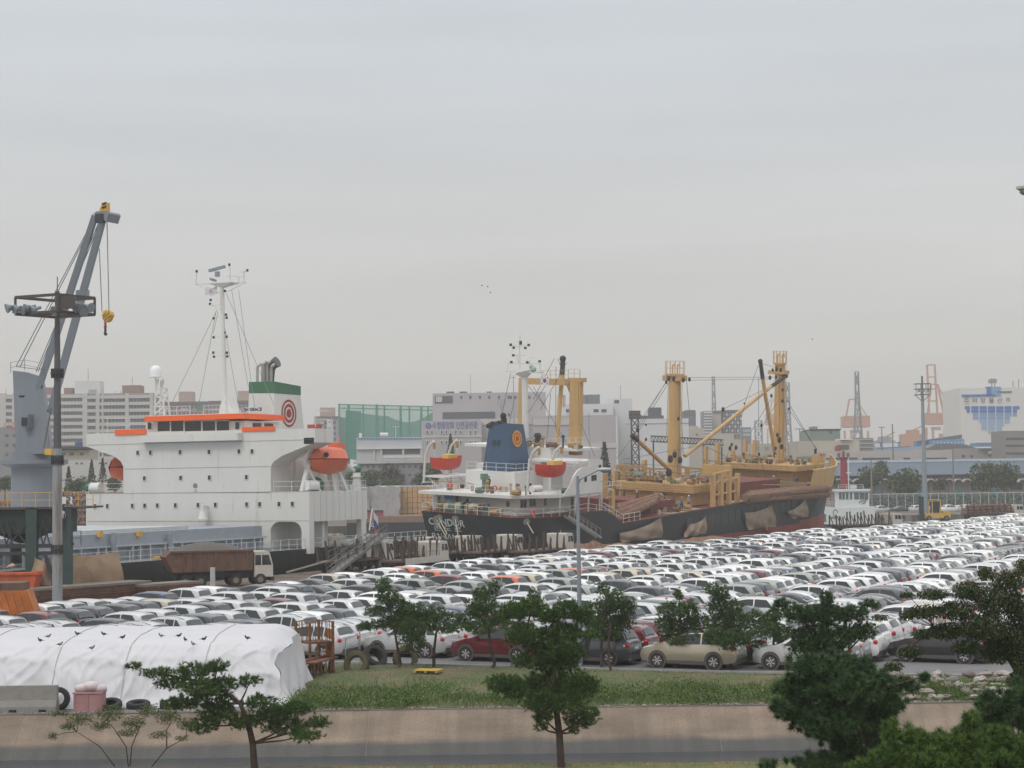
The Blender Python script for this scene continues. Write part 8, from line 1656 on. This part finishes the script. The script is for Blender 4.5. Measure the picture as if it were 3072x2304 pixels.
# broadleaf trees
def broad(label, stems, clumps, Y, K, lr, mts, tr=.05, droop=True, extra=None, name='broadleaf_tree'):
    b = atY(*stems[0][0], Y); b.z = 0; t = thing(name, label, 'tree', Matrix.Translation(b)); tm = MB(); pts = []
    for st in stems: P = [atY(x, y, Y+.1*i)-b for i, (x, y) in enumerate(st)]; tm.tube(P, tr, 7, tr*.3); pts += P[1:]
    tm.build('trunk', trunkm, t, smooth=True); lm = MB(); VV = []; e = MB()
    for (x, y, rx, ry) in clumps:
        rx, ry = rx*Y/FPX, ry*Y/FPX; c = atY(x, y, Y+random.uniform(-.8, .8)*rx)-b; q = min(pts, key=lambda k: (k-c).length); lm.tube([q, q.lerp(c, .5)+V3((0, 0, .03)), c], .014, 4, .006)
        N = max(8, int(K*rx*ry)); d = nrm(NR.normal(size=(N, 3)))*NR.random((N, 1))**.42; p = np.array(c)+d*np.array([rx, rx, ry]); r = lr*NR.uniform(.6, 1.2, (N, 1)); a = NR.normal(size=(N, 3))
        a[:, 2] = a[:, 2]*.4-1.1 if droop else a[:, 2]*.6
        a = nrm(a); s_ = nrm(np.cross(a, NR.normal(size=(N, 3)))); VV.append(np.stack([p, p+a*r+s_*r*.38, p+a*r*2, p+a*r-s_*r*.38], axis=1))
        for k in range(int(K*rx*ry*.018)):
            if extra:
                d = V3((random.gauss(0, 1), random.gauss(0, 1), random.gauss(0, 1))).normalized()*random.uniform(.8, 1.1); p = c+V3((d.x*rx, d.y*rx, d.z*ry))
                for z in range(4): leafq(e, p+V3((random.gauss(0, .03), random.gauss(0, .03), random.gauss(0, .03))), lr*.35)
        for k in range(6): d = V3((random.gauss(0, 1), random.gauss(0, 1), random.gauss(0, 1))).normalized(); lm.bar(c, c+V3((d.x*rx, d.y*rx, d.z*ry)), .007)
    lm.build('limb', trunkm, t); link('crown', np_mesh('crown', np.concatenate(VV), 4, mts), t)
    if extra: e.build('seed_clusters', extra, t)
    return t
broad('dark broadleaf tree with pinkish seed clusters reaching in from the right edge', [[(3075, 2500), (3072, 2200), (3066, 2040), (3040, 1930), (2985, 1850), (2900, 1780)], [(3066, 2040), (3000, 1930), (2900, 1900), (2800, 1880)], [(3066, 2040), (3070, 1850), (3040, 1740)]],
      [(2960, 1718, 28, 22), (3030, 1738, 50, 34), (2900, 1768, 48, 30), (2800, 1780, 48, 18), (2722, 1782, 22, 9), (2980, 1798, 68, 46), (3050, 1828, 40, 56), (2868, 1828, 58, 32), (2780, 1832, 56, 22), (2722, 1842, 28, 14), (2950, 1878, 78, 46), (2842, 1890, 58, 28), (2770, 1900, 38, 16), (2640, 1850, 28, 9), (3040, 1918, 50, 56), (2900, 1940, 48, 24), (2730, 1952, 36, 20), (2680, 1998, 30, 14), (3060, 1980, 28, 48), (3050, 2038, 30, 26), (2990, 1950, 50, 40), (3066, 1700, 20, 30)], 44, 14000, .042, leafmat('maple_leaf', (.016, .034, .012), (.05, .075, .02), (.12, .10, .03)), .07, True, mat('seed_pink', (.40, .20, .15), .8, var=.2))
broad('sparse small leaved shrub with thin spreading stems at the bottom left', [[(345, 2300), (300, 2240), (230, 2195)], [(385, 2300), (378, 2240), (345, 2190), (320, 2160)], [(390, 2300), (395, 2240), (415, 2190), (440, 2150)], [(455, 2300), (500, 2245), (560, 2212)], [(500, 2245), (500, 2190), (520, 2150)]],
      [(180, 2140, 34, 10), (240, 2158, 42, 20), (158, 2208, 16, 12), (330, 2140, 46, 26), (400, 2168, 38, 20), (445, 2132, 36, 20), (300, 2178, 34, 14), (380, 2200, 36, 12), (505, 2150, 40, 26), (560, 2172, 30, 20), (480, 2205, 34, 12), (205, 2180, 30, 10), (545, 2215, 24, 8)], 54, 9000, .034, leafmat('shrub_leaf', (.05, .08, .025), (.11, .13, .045), (.24, .15, .06)), .022, False, None, 'shrub')
# white tarpaulin covered pile
tw = mat('white_tarp', (.56, .55, .565), .55, var=.04, scale=.8, col2=(.42, .40, .40), f2=.3)
g = []; random.seed(3); AN = [(-17.5, 1.75), (-15.2, 1.35), (-13.4, 1.6), (-11.0, 1.7), (-20.4, 1.5), (-12.2, .9)]
NX, NP = 220, 70
def tarp(i, j):
    u = i/NX; x = -24+14.6*u; v = j/NP; yb = 81.2-.25*(u-.5)
    prof_ = [(72.05, .0), (72.45, .35), (72.9, 1.1), (73.4, 1.85), (74.1, 2.28), (75.5, 2.48), (78, 2.6), (80.6, 2.55), (81.2, 2.1), (81.3, 0)]
    s_ = v*(len(prof_)-1); k = min(len(prof_)-2, int(s_)); f = s_-k; f2_ = f; a, b = prof_[k], prof_[k+1]; y = a[0]+(b[0]-a[0])*f2_; z = a[1]+(b[1]-a[1])*f2_
    d = 0
    for ax_, az in AN:
        dx, dz_ = x-ax_, z-az; r = math.hypot(dx, dz_)+.05; th = math.atan2(dx, -dz_+.001)
        d += .075*abs(math.sin(th*4.2+ax_*3))*math.exp(-r/1.1)*min(1, r/.4)*(1 if z < az+.4 else .3)
    for q_ in (0, 1, 2, 3): d += .065*(1-abs(2*((x*(.35+.12*q_)+z*(.55-.37*q_)+.9*mnoise.noise(V3((x*.6, z*.6, q_*3)))) % 1)-1))**7
    d += .10*mnoise.noise(V3((x*.7, z*1.1, 2)))+.04*mnoise.noise(V3((x*2.2, z*1.5+x, 5)))+.12*(1-min(1, z/1.2))*math.sin(x*2.1+2*math.sin(x))
    if y < 74.5: y -= d*1.15; z += d*.2
    else: z += .10*mnoise.noise(V3((x*.35, y*.3, 9)))+.03*mnoise.noise(V3((x*1.2, y*.9, 4)))
    e = max(0, (x+10.6)/1.2); z *= 1-.18*e*e; x -= .22*e*(1-z/2.6)*0+.16*e*math.sin(z*2.6+y*.9)+.1*e*mnoise.noise(V3((y*1.3, z*2, 0)))
    return (x, y, max(z, .012))
for i in range(NX+1): g.append([tarp(i, j) for j in range(NP+1)])
m = MB(); m.grid(g); e_ = g[-1]; n = len(e_); m.grid([[(p[0]+.55*(q/8)**1.3+.07*math.sin(k*.9+q)*q/8+.05*math.sin(k*.37), p[1], p[2]*(1-q/8)) for k, p in enumerate(e_)] for q in range(9)]); m.build('covered_pile', tw, None, smooth=True, ang=75, label='long pile covered by a crumpled white tarpaulin at the lower left', cat='tarpaulin')
# pigeons on the tarpaulin
bm_ = mat('pigeon_grey', (.05, .047, .05), .8, var=.3, scale=20); bm2 = mat('pigeon_light', (.22, .21, .21), .8, var=.2)
def bird(label, px, py, head, mt, sc=.72):
    p = gnd(px, py+7, 2.62); t = thing('pigeon', label, 'bird', rotz(p, head) @ Matrix.Scale(sc, 4), 'pigeons on the white tarpaulin'); m = MB(); m.sphere((0, 0, .14), .085, 10, (1.55, .85, .8)); m.sphere((.13, 0, .24), .042, 8); m.cyl((.09, 0, .17), (.13, 0, .24), .05, .035, 8); m.add([(-.1, -.035, .15), (-.27, -.04, .10), (-.27, .04, .10), (-.1, .035, .15), (-.1, 0, .12)], [(0, 1, 2, 3), (0, 4, 3), (0, 1, 4), (1, 2, 4), (2, 3, 4)]); m.build('body', mt, t, smooth=True)
    MB().cyl((.165, 0, .235), (.20, 0, .225), .012, .002, 5).build('beak', blk, t); m = MB(); [m.cyl((0, y, .08), (.01, y, 0), .008) for y in (-.03, .03)]; m.build('leg', mat('leg_pink', (.35, .12, .1), .7), t)
for k, (px, py, hd_, mt_, lb) in enumerate([(121, 1921, 2.7, bm_, 'leftmost dark pigeon'), (144, 1909, .2, bm2, 'pale pigeon second from the left, just behind the first'), (179, 1933, .3, bm2, 'light pigeon nearest the camera at the left'), (233, 1901, 3.3, bm_, 'pigeon above the gap between pink box and barrier, farthest back'), (275, 1944, 0, bm2, 'very faint pale bird lowest on the slope'), (312, 1902, 3., bm_, 'flat crouching pigeon in the middle left'), (367, 1912, .1, bm_, 'dark pigeon with head down, centre of the pile'),
                                   (484, 1907, 2.9, bm2, 'pigeon left of the group of five'), (536, 1907, .3, bm_, 'small pigeon at the back of the group'), (556, 1919, 2.2, bm_, 'upright dark pigeon in the group'), (580, 1932, 2.5, bm2, 'pigeon nearest the camera in the group'), (611, 1917, .2, bm_, 'right pigeon of the group'), (743, 1914, 3.1, bm_, 'lone pigeon at the right end of the tarpaulin')]):
    bird(lb+' on the white tarpaulin', px, py, hd_, mt_)
# barrier, box, bags, tyres
t = thing('concrete_barrier', 'grey concrete barrier block standing before the white tarpaulin', 'barrier', Matrix.Translation((gnd(96, 2130).x, 71.45, .005))); m = MB(); pr = [(-.28, 0), (-.28, .2), (-.17, .45), (-.13, 1.0), (.13, 1.0), (.17, .45), (.28, .2), (.28, 0)]; n = len(pr); L = 1.12
m.prism([(-L, y, z) for y, z in pr], (2*L, 0, 0)); m.build('body', mat('barrier_concrete', (.27, .255, .235), .9, var=.12, scale=3, col2=(.2, .18, .16), f2=.4, bump=.4), t)
for x in (-.55, .6): MB().box((x, -.27, .05), (.28, .06, .1)).build('lifting_slot', blk, t)
t = thing('pink_box', 'faded pink box stuffed with bags in front of the tarpaulin', 'box', Matrix.Translation((gnd(275, 2128).x, 71.6, .005))); pkm = mat('pink_plastic', (.38, .20, .20), .8, var=.12, scale=4); m = MB(); m.box((0, 0, .36), (1.08, .8, .72)); m.build('body', pkm, t); m = MB(); m.box((0, 0, .70), (1.14, .86, .06)); [m.box((x, -.41, .35), (.05, .03, .68)) for x in (-.5, 0, .5)]; m.build('rim', pkm, t)
bgm = mat('bag_white', (.55, .48, .48), .6, var=.12, scale=3)
for k, (dx, dz_, r) in enumerate(((-.3, .86, .28), (.08, .92, .33), (.4, .84, .26))):
    vs, fs = _sph((0, 0, 0), r, 14, 9, (1.1, .9, .62)); vs = [v*(1+.16*mnoise.noise(v*9+V3((k, 0, 0)))) for v in vs]; m = MB(); m.add(vs, fs); m.build('bag', bgm, None, smooth=True, ang=70, label=['crumpled pale bag on the left of the pink box', 'biggest crumpled pale bag in the middle of the pink box', 'small crumpled pale bag on the right of the pink box'][k], cat='bag', group='bags in the pink box', M=Matrix.Translation(V3((gnd(275, 2128).x+dx, 71.6, dz_))))
def tyre_obj(label, p, r, w_, tilt, yaw=0, mt=None):
    M = Matrix.Translation(p) @ Matrix.Rotation(yaw, 4, 'Z') @ Matrix.Rotation(tilt, 4, 'X'); t = thing('tyre', label, 'tyre', M, 'old tyres on the ground')
    m = MB(); m.lathe((0, 0, 0), [(r*.55, -w_*.3), (r*.62, -w_*.5), (r*.93, -w_*.5), (r, -w_*.3), (r, w_*.3), (r*.93, w_*.5), (r*.62, w_*.5), (r*.55, w_*.3), (r*.62, 0), (r*.55, -w_*.3)], 24); m.build('carcass', mt or mat('old_tyre', (.028, .026, .025), .85, var=.3, scale=6), t, smooth=True)
    m = MB(); 
    for k in range(24): a = k*math.pi/12; m.box((r*1.0*math.cos(a), r*1.0*math.sin(a), 0), (.02, .05, w_*.7), (V3((math.cos(a), math.sin(a), 0)), V3((-math.sin(a), math.cos(a), 0)), V3((0, 0, 1))))
    m.build('tread', MC['old_tyre'] if 'old_tyre' in MC else blk, t)
tyre_obj('old tyre leaning behind the concrete barrier, at its right end', V3((gnd(190, 2100).x, 71.95, .42)), .45, .25, 1.35, .2); tyre_obj('old tyre leaning behind the pink box', V3((gnd(232, 2100).x, 71.95, .42)), .45, .25, 1.35, .0)
tyre_obj('old tyre lying flat right of the pink box', V3((gnd(356, 2112).x, 71.9, .16)), .47, .26, .3); tyre_obj('old tyre lying half under the tarpaulin edge', V3((gnd(443, 2108).x, 72.0, .14)), .45, .24, .15); tyre_obj('old tyre at the far left edge beside the barrier', V3((gnd(-6, 2105).x, 71.9, .35)), .42, .25, 1.3, .5); tyre_obj('old tyre behind the left pine needles', V3((gnd(552, 2100).x, 71.9, .15)), .45, .24, .12)
tyre_obj('big black tyre propped in front of the silver SUV wheel', V3((gnd(1128, 1992).x, 87, .42)), .62, .5, .9, .7); tyre_obj('yellowish old tyre half sunk in the grass by the silver SUV', V3((gnd(1222, 1985).x, 87.5, .30)), .6, .3, 1.2, .3, mat('mossy_tyre', (.09, .075, .035), .9, var=.3)); tyre_obj('mossy tyre standing right of the rusty stairs', V3((gnd(1080, 2000).x, 85.2, .32)), .6, .3, 1.25, -.2, MC['mossy_tyre'])
# rusty access stairs
ob = V3((gnd(958, 2010).x, 84.2, 0)); t = thing('rusty_scaffold', 'rusty steel access platform with a lower sloping table', 'scaffold', rotz(ob, .62)); rp = mat('rust_bright', (.20, .085, .03), .85, var=.3, scale=5, col2=(.11, .045, .02), f2=.45, scale2=3)
A_ = [(-.6, -.55), (.6, -.55), (.6, .75), (-.6, .75)]
for x, y in A_: m = MB(); m.bb((x-.05, y-.05, 0), (x+.05, y+.05, 2.38)); m.build('post', rp, t)
MB().bb((-.6, -.55, 1.40), (.6, .75, 1.48)).build('platform', rust, t)
m = MB()
for k in range(4):
    a, b = V3((*A_[k], 0)), V3((*A_[(k+1) % 4], 0)); 
    if k == 0: pass
    m.tube([a+V3((0, 0, 2.34)), (a+b)/2+V3((0, 0, 2.42)), b+V3((0, 0, 2.34))], .018, 5)
    for q in (.25, .5, .75): p = a.lerp(b, q); m.bar(p+V3((0, 0, 1.45)), p+V3((0, 0, 2.38)), .025)
m.build('guard_rail', rp, t)
m = MB(); [m.bar((x, -.6, 0.1), (x, -.6, 1.4), .035) for x in (-.25, .2)]; [m.bar((-.25, -.6, z), (.2, -.6, z), .03) for z in (.35, .7, 1.05)]; m.build('ladder', rp, t)
for z0_, z1_ in ((.5, 1.35), (1.5, 1.95)): m = MB(); m.add([(.66, -.5, z0_), (.66, .15, z0_+.1), (.66, .2, z1_-.05), (.66, -.1, z1_+.08), (.66, -.5, z1_)], [(0, 1, 2, 3, 4)]); m.prism([(.64, -.5, z0_), (.64, .15, z0_+.1), (.64, .2, z1_-.05), (.64, -.1, z1_+.08), (.64, -.5, z1_)], (.01, 0, 0)); m.build('rust_sheet', mat('rust_orange', (.34, .13, .035), .85, var=.2, scale=4), t)
m = MB(); m.add([(-2.6, -2.0, .78), (-1.5, -2.6, .78), (1.1, -.2, .72), (.2, .5, .72), (-2.6, -2.0, .72), (-1.5, -2.6, .72), (1.1, -.2, .66), (.2, .5, .66)], [(0, 1, 2, 3), (7, 6, 5, 4), (0, 4, 5, 1), (1, 5, 6, 2), (2, 6, 7, 3), (3, 7, 4, 0)]); m.bar((-2.1, -2.35, .8), (.6, .1, .76), .07); m.build('table', rust, t)
for x, y in ((-2.55, -2.0), (-1.5, -2.55), (-.8, -1.9), (-.6, -1.0), (.2, -1.0)): MB().bar((x, y, 0), (x, y, .74), .07).build('leg', rust, t)
m = MB()
for k in range(26): u = random.random(); x, y = -2.4+2.6*u+random.uniform(-.1, .6), -2.2+2.2*u+random.uniform(-.3, .3); m.bar((x, y, .05), (x+random.uniform(-.1, .1), y, random.uniform(.35, .68)), .05)
o = m.build('scrap_rods', rust, t); tag(o, kind='stuff')
t = thing('handrail', 'thin grey sloping handrail right of the rusty platform', 'railing', rotz((gnd(1050, 1985).x, 87.2, 0), .5)); m = MB(); [m.bar((x, 0, 0), (x, 0, 1.35+x*.35), .035) for x in (0, .75)]; [m.bar((0, 0, z), (.75, 0, z+.3), .03) for z in (.35, .8, 1.25)]; m.build('rail', galv, t)
# street lamp
def street_lamp(label, base, H, arm, hd_, dirx, parts=True):
    t = thing('street_lamp', label, 'street lamp', Matrix.Translation(base)); m = MB(); m.cyl((0, 0, 0), (0, 0, H*.62), .115, .10, 12); m.cyl((0, 0, H*.62), (0, 0, H), .085, .08, 12); m.box((.0, -.1, 1.3), (.16, .06, .4)); m.build('pole', galv, t, smooth=True)
    m = MB(); m.tube([V3((0, 0, H-.45)), V3((dirx*.12, 0, H-.16)), V3((dirx*.4, 0, H-.02)), V3((dirx*arm, 0, H+.24))], .04, 8); m.build('arm', galv, t, smooth=True)
    m = MB(); m.sphere((dirx*(arm+.3), 0, H+.29), .36, 12, (1, .42, .26)); m.build('lamp_head', mat('lamp_grey', (.42, .45, .44), .4, var=0), t, smooth=True); m = MB(); m.sphere((dirx*(arm+.36), 0, H+.22), .24, 10, (1, .5, .32)); m.build('lens', mat('lamp_lens', (.26, .27, .29), .5, var=0), t, smooth=True)
b_ = gnd(1741, 1998); street_lamp('grey street lamp with one arm standing at the edge of the grass', b_, atY(1738, 1428, b_.y).z, .95, 1, 1)
p = atY(3112, 572, 30); H = p.z; street_lamp('street lamp whose head just reaches in at the right edge, high in the sky', V3((p.x+1.3, 30.0, 0)), H-.24, 1.0, 1, -1)

# ropes holding the tarpaulin, weed tufts and litter along the wall top
for k, i in enumerate((38, 86, 128, 176)):
    m = MB(); m.tube([V3(tarp(i+.04*j, j))+V3((0, -.02, .015)) for j in range(0, 60, 2)], .012, 4); m.build('tarp_rope', mat('rope_pale', (.36, .33, .28), .9), None, label=['rope over the white tarpaulin behind the concrete barrier', 'rope over the white tarpaulin above the pink box', 'rope over the white tarpaulin right of the flat tyres', 'rope over the white tarpaulin nearest its right end'][k], cat='rope')
m = MB(); R4 = random.Random(2)
for k in range(260): x = R4.uniform(-20, 20); m.box((x, 70.62+R4.random()*.3, .03), (R4.uniform(.03, .12), R4.uniform(.02, .08), R4.uniform(.01, .05)))
m.build('litter', mat('litter_pale', (.35, .32, .28), .9, var=.3), None, kind='stuff', label='small stones and litter along the top of the canal wall', cat='litter')
